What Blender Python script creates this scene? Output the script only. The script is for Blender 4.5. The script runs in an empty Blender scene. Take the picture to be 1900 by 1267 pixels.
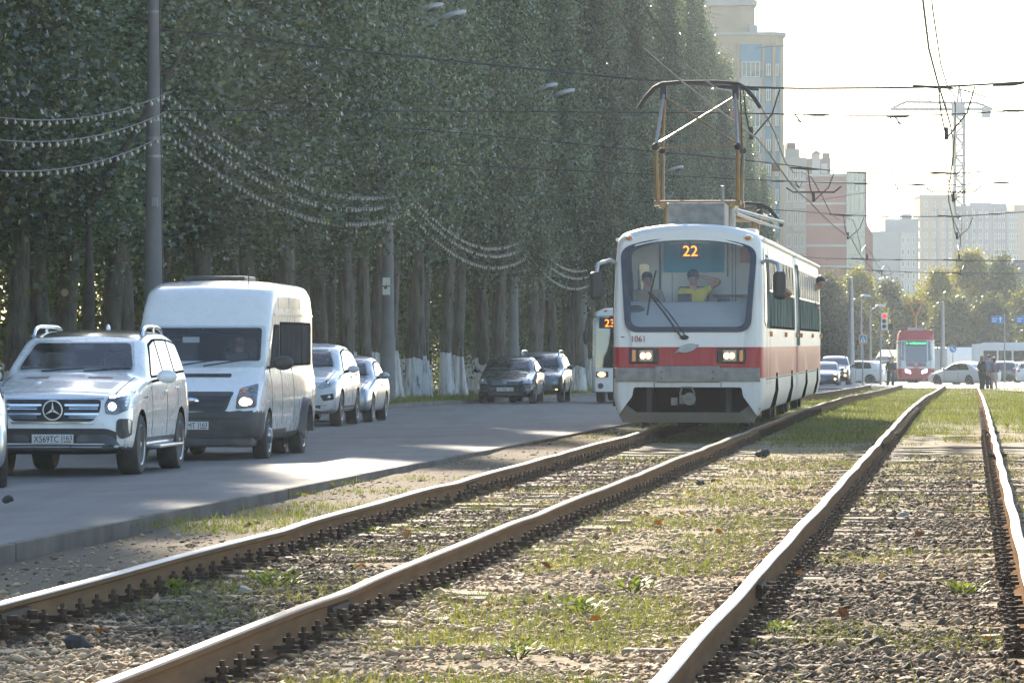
import bpy, bmesh, math, random
import numpy as np
from mathutils import Vector, Matrix, noise
from mathutils.bvhtree import BVHTree
RN = random.Random(7)
rng = np.random.default_rng(7)
S = bpy.context.scene
COL = S.collection
PI = math.pi
# ------------------------------------------------------------------ layout
F, CX, HY, CZ = 9500.0, 950.0, 636.0, 1.65      # focal length (photo pixels), centre, horizon, eye height
GD = [0, 105, 146, 160, 190, 234, 276, 330, 380, 420, 470, 600, 9000]
GZ = [0, -.01, -.15, -.25, -.42, -.65, -.85, -1.05, -1.35, -1.65, -1.95, -2.4, -2.4]
def gz(D): return float(np.interp(D, GD, GZ))
SL = .0895
def tc(D): return -.67 + SL * (D - 40)           # centre line of the tram's track
TA = math.atan(SL)
def pt(D, u, z=0.0): return Vector((tc(D) + u * 1.004, D, gz(D) + z))
def pxp(x, y, D): return Vector(((x - CX) / F * D, D, CZ - (y - HY) / F * D))
_gd = np.arange(12, 900, .05)
_gy = {}
def gd(y, zo=0.0):                                # distance at which ground (plus zo) shows at photo row y
    if zo not in _gy: _gy[zo] = HY + F * (CZ - zo - np.interp(_gd, GD, GZ)) / _gd
    return float(_gd[np.argmin(np.abs(_gy[zo] - y))])
def kerb_u(D): return float(np.interp(D, [0, 39, 58, 82, 100, 140, 400], [-3.5, -3.2, -3.03, -2.68, -2.35, -2.25, -2.25]))
# ------------------------------------------------------------------ mesh builder
class MB:
    def __init__(s): s.v = []; s.f = []; s.m = []
    def add(s, vs, fs, mi=0):
        o = len(s.v); s.v += [tuple(p) for p in vs]
        s.f += [tuple(i + o for i in f) for f in fs]; s.m += [mi] * len(fs); return s
    def box(s, x0, x1, y0, y1, z0, z1, mi=0, M=None):
        vs = [Vector((x, y, z)) for z in (z0, z1) for y in (y0, y1) for x in (x0, x1)]
        if M is not None: vs = [M @ v for v in vs]
        return s.add(vs, [(0, 2, 3, 1), (4, 5, 7, 6), (0, 1, 5, 4), (2, 6, 7, 3), (0, 4, 6, 2), (1, 3, 7, 5)], mi)
    def tube(s, pts, r, n=6, mi=0, cap=True):
        pts = [Vector(p) for p in pts]; k = len(pts)
        rs = r if isinstance(r, (list, tuple)) else [r] * k
        rings = []; up = None
        for i, p in enumerate(pts):
            t = (pts[min(i + 1, k - 1)] - pts[max(i - 1, 0)]).normalized()
            if up is None: up = Vector((0, 0, 1)) if abs(t.z) < .9 else Vector((1, 0, 0))
            a = t.cross(up).normalized(); b = a.cross(t).normalized(); up = b
            rings.append([p + (a * math.cos(2 * PI * j / n) + b * math.sin(2 * PI * j / n)) * rs[i] for j in range(n)])
        return s.loft(rings, cap, mi)
    def loft(s, rings, cap=True, mi=0, closed=True):
        n = len(rings[0]); vs = [p for r in rings for p in r]; fs = []
        for i in range(len(rings) - 1):
            for j in range(n if closed else n - 1):
                a, b = i * n + j, i * n + (j + 1) % n
                fs.append((a, b, b + n, a + n))
        if cap: fs.append(tuple(range(n))[::-1]); fs.append(tuple((len(rings) - 1) * n + j for j in range(n)))
        return s.add(vs, fs, mi)
    def lathe(s, prof, c=(0, 0, 0), ax='z', n=16, mi=0, cap=True):
        rings = []
        for r, h in prof:
            ring = []
            for j in range(n):
                a = 2 * PI * j / n; p, q = r * math.cos(a), r * math.sin(a)
                ring.append(Vector(c) + Vector({'z': (p, q, h), 'x': (h, p, q), 'y': (q, h, p)}[ax]))
            rings.append(ring)
        return s.loft(rings, cap, mi)
    def prism(s, poly, ax, a, b, mi=0):
        f = {'x': lambda p, h: (h, p[0], p[1]), 'y': lambda p, h: (p[0], h, p[1]), 'z': lambda p, h: (p[0], p[1], h)}[ax]
        return s.loft([[f(p, a) for p in poly], [f(p, b) for p in poly]], True, mi)
    def ell(s, c, rx, ry, rz, n=12, m=8, mi=0):
        rings = []
        for i in range(m + 1):
            t = PI * min(max(i, .04), m - .04) / m
            rings.append([(c[0] + rx * math.sin(t) * math.cos(2 * PI * j / n), c[1] + ry * math.sin(t) * math.sin(2 * PI * j / n), c[2] - rz * math.cos(t)) for j in range(n)])
        return s.loft(rings, True, mi)
    def build(s, name, mats, parent=None, smooth=None, bevel=0, fix=True):
        me = bpy.data.meshes.new(name); me.from_pydata(s.v, [], s.f)
        return finish(me, name, mats, parent, smooth, bevel, s.m, fix)
def finish(me, name, mats, parent=None, smooth=None, bevel=0, mi=None, fix=True):
    if not isinstance(mats, (list, tuple)): mats = [mats]
    for m in mats: me.materials.append(m)
    if mi and max(mi) > 0: me.polygons.foreach_set('material_index', mi)
    if fix:
        bm = bmesh.new(); bm.from_mesh(me); bmesh.ops.recalc_face_normals(bm, faces=bm.faces); bm.to_mesh(me); bm.free()
    if smooth: me.shade_smooth(); me.set_sharp_from_angle(angle=math.radians(smooth))
    me.update()
    o = bpy.data.objects.new(name, me); COL.objects.link(o)
    if parent: o.parent = parent
    if bevel:
        b = o.modifiers.new('bevel', 'BEVEL'); b.width = bevel; b.segments = 2; b.limit_method = 'ANGLE'; b.angle_limit = .6
    return o
def tag(o, label=None, cat=None, group=None, kind=None):
    if label: o['label'] = label
    if cat: o['category'] = cat
    if group: o['group'] = group
    if kind: o['kind'] = kind
    return o
def thing(name, label, cat, loc=(0, 0, 0), rz=0.0, group=None):
    o = bpy.data.objects.new(name, None); COL.objects.link(o); o.location = loc; o.rotation_euler = (0, 0, rz)
    o.empty_display_size = .2
    return tag(o, label, cat, group)
def copy_tree(o, parent=None):
    kids = list(o.children); c = o.copy(); COL.objects.link(c); c.parent = parent
    for k in kids: copy_tree(k, c)
    return c
def evaluated(o):
    bpy.context.view_layer.update()
    dg = bpy.context.evaluated_depsgraph_get()
    return bpy.data.meshes.new_from_object(o.evaluated_get(dg))
def text(s, size, m, parent, M, name='lettering', ex=.003, align='CENTER', xs=1.0):
    c = bpy.data.curves.new(name, 'FONT'); c.body = s; c.size = size; c.extrude = ex; c.align_x = align; c.resolution_u = 3
    t = bpy.data.objects.new('t', c); COL.objects.link(t); me = evaluated(t); bpy.data.objects.remove(t)
    me.transform(M @ Matrix.Diagonal((xs, 1, 1, 1))); me.materials.clear()
    return finish(me, name, m, parent, fix=False)
FRONT = Matrix.Rotation(PI / 2, 4, 'X')                    # text readable from -y
def at_front(x, y, z): return Matrix.Translation((x, y, z)) @ FRONT
def rr(poly, r, n=4):                                      # round the corners of a polygon
    out = []; k = len(poly)
    for i in range(k):
        p, q, s_ = Vector(poly[i - 1]), Vector(poly[i]), Vector(poly[(i + 1) % k])
        rad = r[i] if isinstance(r, (list, tuple)) else r
        a, b = (p - q), (s_ - q); d = min(rad, a.length * .49, b.length * .49)
        A, B = q + a.normalized() * d, q + b.normalized() * d
        for j in range(n + 1):
            t = j / n; out.append(tuple(A * (1 - t) ** 2 + q * 2 * t * (1 - t) + B * t * t))
    return out
def decal(bvh, poly, ax, off=.006, cut=.12, thick=.02, far=9.0, M=None):   # a thin plate that follows a body
    bm = bmesh.new(); bm.faces.new([bm.verts.new((a, b, 0)) for a, b in poly])
    for k in (0, 1):
        vals = [p[k] for p in poly]; lo, hi = min(vals), max(vals)
        for c in np.arange(lo + cut, hi - cut * .3, cut):
            co = [0, 0, 0]; no = [0, 0, 0]; co[k] = c; no[k] = 1
            bmesh.ops.bisect_plane(bm, geom=bm.verts[:] + bm.edges[:] + bm.faces[:], plane_co=co, plane_no=no)
    d = {'+y': Vector((0, 1, 0)), '-y': Vector((0, -1, 0)), '+x': Vector((1, 0, 0)), '-x': Vector((-1, 0, 0)), '-z': Vector((0, 0, -1))}[ax]
    for v in bm.verts:
        a, b = v.co.x, v.co.y
        o = {'y': Vector((a, 0, b)), 'x': Vector((0, a, b)), 'z': Vector((a, b, 0))}[ax[1]] - d * far
        h = bvh.ray_cast(o, d)
        if h[0] is None:
            h = bvh.find_nearest(o + d * far); v.co = h[0] - d * off
        else: v.co = h[0] - d * off
    ed = [e for e in bm.edges if e.is_boundary]
    r = bmesh.ops.extrude_edge_only(bm, edges=ed)
    for g in r['geom']:
        if isinstance(g, bmesh.types.BMVert): g.co += d * thick
    bmesh.ops.recalc_face_normals(bm, faces=bm.faces)
    me = bpy.data.meshes.new('d'); bm.to_mesh(me); bm.free()
    return me
def dec(bvh, poly, ax, name, m, parent, mirror=False, **k):
    o = finish(decal(bvh, poly, ax, **k), name, m, parent, smooth=40, fix=False)
    if mirror:
        if ax[1] == 'x': ax2, p2 = ('+x' if ax == '-x' else '-x'), poly
        else: ax2, p2 = ax, [(-a, b) for a, b in poly][::-1]
        o2 = finish(decal(bvh, p2, ax2, **k), name, m, parent, smooth=40, fix=False); return [o, o2]
    return o
def line(p, q, w):                                          # thin quad between two 2D points
    p, q = Vector(p), Vector(q); n = (q - p).normalized(); n = Vector((-n.y, n.x)) * w / 2
    return [tuple(p + n), tuple(q + n), tuple(q - n), tuple(p - n)]
# ------------------------------------------------------------------ materials
class NT:
    def __init__(s, name):
        s.m = bpy.data.materials.new(name); s.m.use_nodes = True; s.t = s.m.node_tree; s.t.nodes.clear()
        s.out = s.t.nodes.new('ShaderNodeOutputMaterial')
    def n(s, typ, ins=None, **props):
        nd = s.t.nodes.new('ShaderNode' + typ)
        for k, v in props.items(): setattr(nd, k, v)
        for k, v in (ins or {}).items():
            if isinstance(v, bpy.types.NodeSocket): s.t.links.new(v, nd.inputs[k])
            else: nd.inputs[k].default_value = v
        return nd
    def math(s, op, a, b=0.0, c=0.0, clamp=False):
        return s.n('Math', {0: a, 1: b, 2: c}, operation=op, use_clamp=clamp).outputs[0]
    def mix(s, f, a, b, typ='MIX'):
        nd = s.t.nodes.new('ShaderNodeMix'); nd.data_type = 'RGBA'; nd.blend_type = typ
        for i, v in ((0, f), (6, a), (7, b)):
            if isinstance(v, bpy.types.NodeSocket): s.t.links.new(v, nd.inputs[i])
            else: nd.inputs[i].default_value = v if i == 0 else (*v, 1) if len(v) == 3 else v
        return nd.outputs[2]
    def noise(s, vec, scale, detail=4, rough=.55, out=0):
        return s.n('TexNoise', {'Vector': vec, 'Scale': scale, 'Detail': detail, 'Roughness': rough}).outputs[out]
    def ramp(s, v, lo, hi):
        return s.n('MapRange', {0: v, 1: lo, 2: hi, 3: 0.0, 4: 1.0}, clamp=True).outputs[0]
    def finish(s, sh): s.t.links.new(sh, s.out.inputs[0]); return s.m
def C3(c): return (c[0], c[1], c[2], 1)
def mat(name, col, rough=.5, metal=0.0, coat=0.0, var=.12, scale=3.0, bump=0.0, bscale=60.0, ior=1.5, dirt=0.0, dcol=(.23, .19, .14), spec=.5, dz=.5):
    t = NT(name); co = t.n('TexCoord').outputs['Object']
    base = C3(col)
    if var: base = t.mix(t.ramp(t.noise(co, scale), .35, .7), col, tuple(c * (1 - var) for c in col))
    if dirt:                                               # dust thickest low down on the thing
        z = t.n('SeparateXYZ', {0: co}).outputs[2]
        f = t.math('MULTIPLY', t.math('ADD', t.math('MULTIPLY', t.ramp(z, dz, .1), .75), .25), t.ramp(t.noise(co, 5, 6), .3, .75))
        base = t.mix(t.math('MULTIPLY', f, dirt), base, dcol)
    ins = {'Base Color': base, 'Roughness': rough, 'Metallic': metal, 'IOR': ior, 'Coat Weight': coat, 'Coat Roughness': .04, 'Specular IOR Level': spec}
    b = t.n('BsdfPrincipled', ins)
    if rough > .25 and var:
        t.t.links.new(t.math('ADD', t.math('MULTIPLY', t.noise(co, scale * 3), .25), rough - .12), b.inputs['Roughness'])
    if bump:
        bn = t.n('Bump', {'Height': t.noise(co, bscale), 'Strength': bump, 'Distance': .02}); t.t.links.new(bn.outputs[0], b.inputs['Normal'])
    return t.finish(b.outputs[0])
def emit(name, col, st):
    t = NT(name); return t.finish(t.n('Emission', {0: C3(col), 1: st}).outputs[0])
def glass(name, tint=(.95, .97, .96), refl=.65, dust=.05):
    t = NT(name); fr = t.n('Fresnel', {0: 1.6}).outputs[0]
    tr = t.n('BsdfTransparent', {0: C3(tint)}).outputs[0]; gl = t.n('BsdfGlossy', {0: (1, 1, 1, 1), 'Roughness': .03}).outputs[0]
    df = t.n('BsdfDiffuse', {0: (.5, .5, .48, 1)}).outputs[0]
    a = t.n('MixShader', {0: dust, 1: tr, 2: df}).outputs[0]
    return t.finish(t.n('MixShader', {0: t.math('MULTIPLY', fr, refl), 1: a, 2: gl}).outputs[0])
M = {}
M['white'] = mat('white_paint', (.77, .76, .73), .28, 0, .8, .03, 2, dirt=.22, dz=.6)
M['white2'] = mat('off_white_paint', (.70, .70, .68), .35, 0, .6, .04, 2, dirt=.2, dz=.6)
M['silver'] = mat('silver_paint', (.42, .44, .46), .32, .5, .7, .05, 2, dirt=.25, dz=.6)
M['greygreen'] = mat('grey_green_paint', (.17, .20, .205), .3, .5, .8, .05, 2, dirt=.15, dz=.5)
M['darkgrey'] = mat('dark_grey_paint', (.030, .032, .037), .26, .3, .9, .03, 2, dirt=.1, dz=.5)
M['navy'] = mat('navy_paint', (.03, .045, .08), .3, .3, .9, .05, 2, dirt=.12, dz=.5)
M['black_paint'] = mat('black_paint', (.014, .015, .017), .2, 0, .9, .05, 2, dirt=.1, dz=.5)
M['red_paint'] = mat('red_paint', (.30, .025, .022), .35, 0, .6, .05, 2, dirt=.4)
M['dkred'] = mat('dark_red_paint', (.12, .012, .014), .3, 0, .8, .05, 2, dirt=.4)
M['yellow_paint'] = mat('yellow_paint', (.55, .34, .04), .4, 0, .4, .05, 2, dirt=.3)
M['black'] = mat('black_plastic', (.022, .023, .025), .5, 0, 0, .2, 4, dirt=.25, dz=.9)
M['trim'] = mat('dark_grey_plastic', (.045, .048, .052), .55, 0, 0, .15, 4, dirt=.35, dz=.9)
M['rubber'] = mat('tyre_rubber', (.022, .022, .023), .75, 0, 0, .3, 9, dirt=.3, dz=.3)
M['chrome'] = mat('chrome', (.62, .64, .66), .16, 1, 0, .05)
M['alloy'] = mat('alloy_rim', (.42, .43, .45), .3, .9, 0, .1, dirt=.3, dz=2)
M['glass_dark'] = mat('dark_window', (.012, .016, .018), .04, 0, 0, 0, ior=2.0)
M['glass_tint'] = mat('tinted_window', (.03, .036, .038), .06, 0, 0, 0, ior=1.9)
M['glass_side'] = mat('side_glass', (.07, .075, .075), .2, 0, 0, .5, 1.1, ior=1.2, spec=0.0)
M['glass'] = glass('clear_glass')
M['lens'] = mat('lamp_lens', (.13, .135, .14), .08, .3, 1, .4, 18)
M['lens_light'] = mat('clear_lamp_lens', (.42, .44, .46), .08, .35, 1, .35, 16)
M['lamp_warm'] = emit('lit_headlamp_warm', (1, .60, .20), 3)
M['lamp_white'] = emit('lit_headlamp_white', (.85, .86, 1), 4)
M['lamp_orange'] = emit('lit_fog_lamp', (1, .5, .12), 3)
M['led_orange'] = emit('orange_display', (1, .20, .012), 1.5)
M['led_green'] = emit('green_display', (.05, 1, .28), 1.6)
M['red_light'] = emit('red_signal', (1, .02, .015), 1.0)
M['tail'] = mat('red_lamp_lens', (.35, .02, .015), .15, 0, .8, .1)
M['amber'] = mat('amber_lamp_lens', (.55, .17, .02), .2, 0, .8, .1)
M['plate'] = mat('plate_white', (.62, .62, .60), .5, var=.05)
M['ink'] = mat('black_ink', (.015, .015, .018), .6, var=0)
M['steel'] = mat('galvanised_steel', (.30, .31, .32), .45, .6, 0, .2, 5)
M['iron'] = mat('dark_iron', (.045, .042, .04), .65, .3, 0, .3, 8)
M['wire'] = mat('wire', (.05, .05, .052), .6, .3, 0, 0)
M['porcelain'] = mat('brown_insulator', (.16, .06, .03), .3, 0, .5)
M['under'] = mat('underbody', (.008, .008, .008), .95, var=.2, spec=.05)
M['matte'] = mat('black_window_seal', (.010, .011, .012), .95, var=0, spec=.04)
# ------------------------------------------------------------------ vehicles
D_IN = False
M['seat'] = mat('seat_cloth', (.16, .15, .14), .9, var=.15, scale=10)
_wheels = {}
def wheel(parent, x, y, r, w, side, style='five', name='wheel'):
    key = (r, w, style)
    if key not in _wheels:
        t = MB(); a, h = r, w / 2
        t.lathe([(a * .62, -h * .9), (a * .70, -h), (a * .93, -h * .96), (a, -h * .7), (a, h * .7), (a * .93, h * .96), (a * .70, h), (a * .62, h * .9)], ax='x', n=32)
        for k in (-.35, 0, .35): t.lathe([(a * 1.003, h * k - .006), (a * 1.003, h * k + .006)], ax='x', n=32, cap=False)
        m = MB(); q = a * .68
        m.lathe([(q, h * .85), (q * .96, h * .98), (q * .90, h * .9), (q * .86, h * .35), (q * .25, h * .3)], ax='x', n=32, cap=False)
        dk = MB(); dk.lathe([(q * .95, h * .2), (q * .1, h * .2)], ax='x', n=24)
        if style == 'steel':                               # dished commercial rim with a raised hub
            m.lathe([(q * .86, h * .2), (q * .7, h * .75), (q * .5, h * .8), (q * .42, h * 1.25), (q * .2, h * 1.35), (.02, h * 1.35)], ax='x', n=24)
            for j in range(6): m.ell((h * .85, q * .6 * math.cos(j * PI / 3), q * .6 * math.sin(j * PI / 3)), .02, .016, .016, 6, 4)
        else:
            ns = {'five': 5, 'ten': 10, 'seven': 7}[style]
            for j in range(ns):
                an = 2 * PI * j / ns; c, s_ = math.cos(an), math.sin(an); n_ = Vector((0, -s_, c)); d_ = Vector((0, c, s_))
                wd = q * (.16 if ns < 8 else .085)
                rg = []
                for rr_, ww, hh in ((q * .12, wd * 1.1, .80), (q * .5, wd * .8, .78), (q * .93, wd * 1.15, .84)):
                    b = d_ * rr_; X = Vector((h * hh, 0, 0)); X2 = Vector((h * .45, 0, 0))
                    rg.append([b + n_ * ww + X2, b + n_ * ww * .8 + X, b - n_ * ww * .8 + X, b - n_ * ww + X2])
                m.loft(rg)
            m.lathe([(q * .2, h * .5), (q * .2, h * .84), (q * .12, h * .92), (.01, h * .92)], ax='x', n=16)
        _wheels[key] = (t, m, dk)
    t, m, dk = _wheels[key]
    o = t.build(name, M['rubber'], parent, 40); o.location = (x, y, r); o.scale = (side, 1, 1)
    k = m.build('rim', M['alloy'], o, 40); dk.build('brake_disc', M['iron'], o, 40)
    return o
def lerp(a, b, t): return a + (b - a) * t
def car_body(sp):
    L, W = sp['L'], sp['W']; zb = sp.get('zb', .2); hw = W / 2
    top = sp['top']; belt = sp['belt']; roof = max(z for _, z in top); tum = sp.get('tum', .78); rc = sp.get('rc', .11)
    ys = sorted(set([round(y, 3) for y, _ in top] + [.0, .05, .16, .42, .8, L - .5, L - .18, L - .05, L] + list(np.linspace(1.0, L - .7, 6).round(3))))
    ty, tz = zip(*top); lean = sp.get('lean', .12); tl = sp.get('tlean', .1); nf = sp.get('nf', .84); nr = sp.get('nr', .88)
    rings = []
    for y in ys:
        zt = float(np.interp(y, ty, tz)); zbelt = float(np.interp(y, *zip(*belt)))
        p = float(np.interp(y, [0, .05, .16, .42, .9, L - .7, L - .3, L - .06, L], [nf, nf + (1 - nf) * .42, nf + (1 - nf) * .7, nf + (1 - nf) * .92, 1, 1, .98, nr + (1 - nr) * .4, nr]))
        w = hw * p; z0 = zb + (.05 if y < .3 or y > L - .3 else 0)
        cab = zt > zbelt + .10
        zs = zbelt if cab else zt - .10
        hgt = max(zs - z0, .1)
        g = min(max((zt - zbelt) / max(roof - zbelt, .1), 0), 1) if cab else 0
        wr = lerp(w * .965, hw * tum * (.5 + .5 * p), g) if cab else w * .93
        r = min(rc, (zt - zs) * .5)
        half = [(0, z0), (w * .82, z0), (w * .955, z0 + .04), (w * .985, z0 + hgt * .30), (w, z0 + hgt * .58), (w * .985, z0 + hgt * .86), (w * .955, zs)]
        if cab: half += [(lerp(w * .94, wr, .12), zs + .035), (lerp(w * .94, wr, .55), lerp(zs, zt - r, .55)), (wr, zt - r), (wr - r * .45, zt - r * .28), (wr - r * 1.5, zt - .004)]
        else: half += [(w * .93, zs + .03), (w * .90, zs + .055), (w * .84, zt - .025), (w * .76, zt - .010), (w * .66, zt)]
        half += [(half[-1][0] * .5, zt + .016), (0, zt + .022)]
        ring = []
        for x, z in half + [(-x, z) for x, z in half[-2:0:-1]]:
            yy = y; k = max(0, 1 - y / .9); kr = max(0, 1 - (L - y) / .9)
            zc = sp.get('bz', .5)
            yy += k * lean * (max(0, z - zc) / max(sp.get('nz', 1.0) - zc, .1)) ** 1.5 + k * .10 * max(0, zc - .12 - z) / .3
            yy -= kr * tl * max(0, z - .55) ** 1.3 + kr * .12 * max(0, .42 - z) / .3
            ring.append((x, yy, z))
        rings.append(ring)
    mb = MB(); mb.loft(rings); ob = mb.build('b', M['white'])
    ss = ob.modifiers.new('s', 'SUBSURF'); ss.levels = ss.render_levels = 2
    me = evaluated(ob); bpy.data.objects.remove(ob)
    return me
def carve(me, cutter_mb):
    o = bpy.data.objects.new('c0', me); COL.objects.link(o); c = cutter_mb.build('c1', M['under'])
    b = o.modifiers.new('b', 'BOOLEAN'); b.object = c; b.operation = 'DIFFERENCE'; b.solver = 'EXACT'; b.material_mode = 'TRANSFER'
    r = evaluated(o); bpy.data.objects.remove(o); bpy.data.objects.remove(c)
    return r
def set_mats(me, ms):
    idx = np.zeros(len(me.polygons), np.int32); me.polygons.foreach_get('material_index', idx); me.materials.clear()
    for m in ms: me.materials.append(m)
    me.polygons.foreach_set('material_index', np.minimum(idx, len(ms) - 1)); return me
def finish_body(me, name, ms, parent):
    set_mats(me, ms); me.shade_smooth(); me.set_sharp_from_angle(angle=math.radians(35)); me.update()
    o = bpy.data.objects.new(name, me); COL.objects.link(o); o.parent = parent; return o
def bvh_of(me):
    bm = bmesh.new(); bm.from_mesh(me); t = BVHTree.FromBMesh(bm); bm.free(); return t
def side_windows(bvh, root, sp, m):
    ty, tz = zip(*sp['top']); belt = sp['belt']
    for y0b, y1b, y0t, y1t in sp['sw']:
        zt = lambda y: float(np.interp(y, ty, tz)) - sp.get('hd', .12)
        zb = lambda y: float(np.interp(y, *zip(*belt))) + .055
        poly = [(y0b, zb(y0b)), (y1b, zb(y1b)), (y1t, zt(y1t)), (y0t, zt(y0t))]
        cy, cz = sum(p[0] for p in poly) / 4, sum(p[1] for p in poly) / 4
        seal = dec(bvh, rr([(a + math.copysign(.035, a - cy), b + math.copysign(.03, b - cz)) for a, b in poly], .06), '-x', 'window_seal', M['matte'], root, True, off=.007, cut=.2)
        for ax, s_ in (('-x', seal[0]), ('+x', seal[1])): dec(bvh, rr(poly, .05), ax, 'side_window', m, s_, off=.013, cut=.2)
def mirrors(root, sp, m):
    y, z = sp['mir']; x = sp['W'] / 2; k = sp.get('mk', 1.0)
    for s in (1, -1):
        b = MB(); b.ell((s * (x + .13 * k), y, z + .07), .115 * k, .07, .075 * k, 12, 8)
        o = b.build('wing_mirror', m, root, 60)
        MB().tube([(s * (x - .06), y + .02, z), (s * (x + .06), y, z + .03)], .022).build('mirror_arm', M['black'], o, 60)
        g = MB(); g.ell((s * (x + .13 * k), y + .055, z + .07), .09 * k, .02, .055 * k, 10, 6); g.build('mirror_glass', M['glass_dark'], o, 60)
def plate(bvh, root, x, z, s, y=None, w=.52, h=.112, region='163'):
    hit = bvh.ray_cast(Vector((x, -5, z)), Vector((0, 1, 0))); yy = (hit[0].y if hit[0] else 0) - .03 if y is None else y
    p = MB().box(x - w / 2, x + w / 2, yy, yy + .012, z - h / 2, z + h / 2).build('number_plate', M['plate'], root, bevel=.004)
    MB().box(x + w * .22, x + w * .235, yy - .003, yy - .001, z - h * .45, z + h * .45).build('divider', M['ink'], p)
    text(s, h * 1.0, M['ink'], p, at_front(x - w * .145, yy - .003, z - h * .35), xs=.80)
    text(region, h * .74, M['ink'], p, at_front(x + w * .36, yy - .003, z - h * .12), 'region_code')
    MB().box(x + w * .27, x + w * .45, yy - .003, yy - .001, z - h * .36, z - h * .25).build('flag_stripe', M['tail'], p)
    return p
def car(name, label, sp, loc, rz, paint='white', group=None):
    root = thing(name, label, 'car', loc, rz, group)
    L, W, r = sp['L'], sp['W'], sp['r']; me = car_body(sp); me.materials.clear(); me.materials.append(M[paint]); me.materials.append(M['under'])
    full = bvh_of(me); cut = MB(); wa = sp['wa']
    for y in wa:
        for s in (1, -1):
            x0, x1 = (W / 2 - .34, W / 2 + .3) if s > 0 else (-W / 2 - .3, -W / 2 + .34)
            cut.lathe([(r * 1.13, x0), (r * 1.13, x1)], (0, y, r + .01), 'x', 28)
    a_, b_, c_, d_ = sp['ws']
    auto = 'cab' not in sp and sp.get('inside', D_IN)
    if auto:
        yw = lambda z: full.ray_cast(Vector((0, -5, z)), Vector((0, 1, 0)))[0].y
        y1, y2 = yw(c_ + .04), yw(d_ - .03); sp = dict(sp, cab=(rr([(-a_ * .95, c_ + .04), (a_ * .95, c_ + .04), (b_ * .95, d_ - .035), (-b_ * .95, d_ - .035)], .06), y1 - .3, y2 + 1.5))
    if sp.get('cab'): cut.prism(sp['cab'][0], 'y', sp['cab'][1], sp['cab'][2])
    me = carve(me, cut)
    set_mats(me, [M[paint], M['under'], M['trim']])
    for zl, yl in sp.get('low', []):
        for p in me.polygons:
            if p.material_index == 0 and p.center.z < zl and p.center.y < yl: p.material_index = 2
    body = finish_body(me, 'body', [M[paint], M['under'], M['trim']], root)
    for y in wa:
        for s in (1, -1): wheel(root, s * (W / 2 - sp.get('tw', .22) / 2 - .01), y, r, sp.get('tw', .22), s, sp.get('rim', 'five'))
    if sp.get('dual'):
        for s in (1, -1): wheel(root, s * (W / 2 - .22 * 1.5 - .06), wa[1], r, .2, s, sp['rim'])
    gw = M[sp.get('gl', 'glass_dark')]
    ws = sp['ws']                                           # windscreen: bottom half width, top half width, z0, z1
    wpoly = rr([(-ws[0], ws[2]), (ws[0], ws[2]), (ws[1], ws[3]), (-ws[1], ws[3])], .07)
    if not sp.get('cab'): dec(full, wpoly, '+y', 'windscreen', gw, root, off=.014)
    else: dec(full, wpoly, '+y', 'windscreen', M['glass'], root, off=.014, thick=.012)
    if auto:
        MB().box(-a_ * .93, a_ * .93, y1 + .02, y1 + .42, c_ + .0, c_ + .075).build('dashboard', M['trim'], root, bevel=.03)
        MB().lathe([(.165, -.012), (.185, 0), (.165, .012), (.15, 0)], (W * .2, y1 + .55, c_ + .07), 'y', 20, cap=False).build('steering_wheel', M['black'], root)
        for s in (1, -1):
            st = MB().box(s * W * .2 - .22, s * W * .2 + .22, y2 + .45, y2 + .58, c_, lerp(c_, d_, .62)).build('front_seat', M['seat'], root, bevel=.05)
            MB().box(s * W * .2 - .12, s * W * .2 + .12, y2 + .47, y2 + .56, lerp(c_, d_, .66), lerp(c_, d_, .95)).build('headrest', M['seat'], st, bevel=.03)
        MB().box(-.12, .12, y2 - .02, y2 + .02, d_ - .13, d_ - .06).build('rear_view_mirror', M['black'], root, bevel=.015)
    rw = sp.get('rw')
    if rw: dec(full, rr([(-rw[0], rw[2]), (rw[0], rw[2]), (rw[1], rw[3]), (-rw[1], rw[3])], .06), '-y', 'rear_window', gw, root, off=.014)
    side_windows(full, root, sp, M[sp.get('sgl', sp.get('gl', 'glass_dark'))])
    for y, z0, z1 in sp.get('doors', []):
        dec(full, line((y, z0), (y + .02, z1), .02), '-x', 'door_seam', M['ink'], root, True, off=.003)
    for y, z in sp.get('handles', []):
        for s in (1, -1):
            h = full.ray_cast(Vector((s * 4, y, z)), Vector((-s, 0, 0)))
            if h[0]: MB().box(h[0].x - .012, h[0].x + .03 * 1, y, y + .2, z, z + .03).build('door_handle', M[sp.get('hm', paint)], root, bevel=.008)
    if auto and sp.get('seams', True):
        yc = sp['top'][3][0] - .1
        for s in (1, -1): dec(full, line((s * W * .385, .22), (s * W * .41, yc), .014), '-z', 'bonnet_seam', M['ink'], root, off=.002, cut=.15)
        dec(full, line((-W * .34, .14 + sp.get('lean', .12)), (W * .34, .14 + sp.get('lean', .12)), .012), '-z', 'bonnet_edge', M['ink'], root, off=.002, cut=.15)
        for x in (-.42, .12): MB().tube([(x, yw(c_ + .02) - .03, c_ + .015), (x + .25, yw(c_ + .035) - .035, c_ + .03), (x + .55, yw(c_ + .05) - .03, c_ + .05)], .011, 5).build('wiper', M['black'], root)
    if 'mir' in sp: mirrors(root, sp, M[sp.get('mm', paint)])
    for z0, z1, y0, y1 in sp.get('sill', []):
        dec(full, [(y0, z0), (y1, z0), (y1, z1), (y0, z1)], '-x', 'sill_trim', M['trim'], root, True, off=.006, cut=.3)
    return root, full, body
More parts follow.
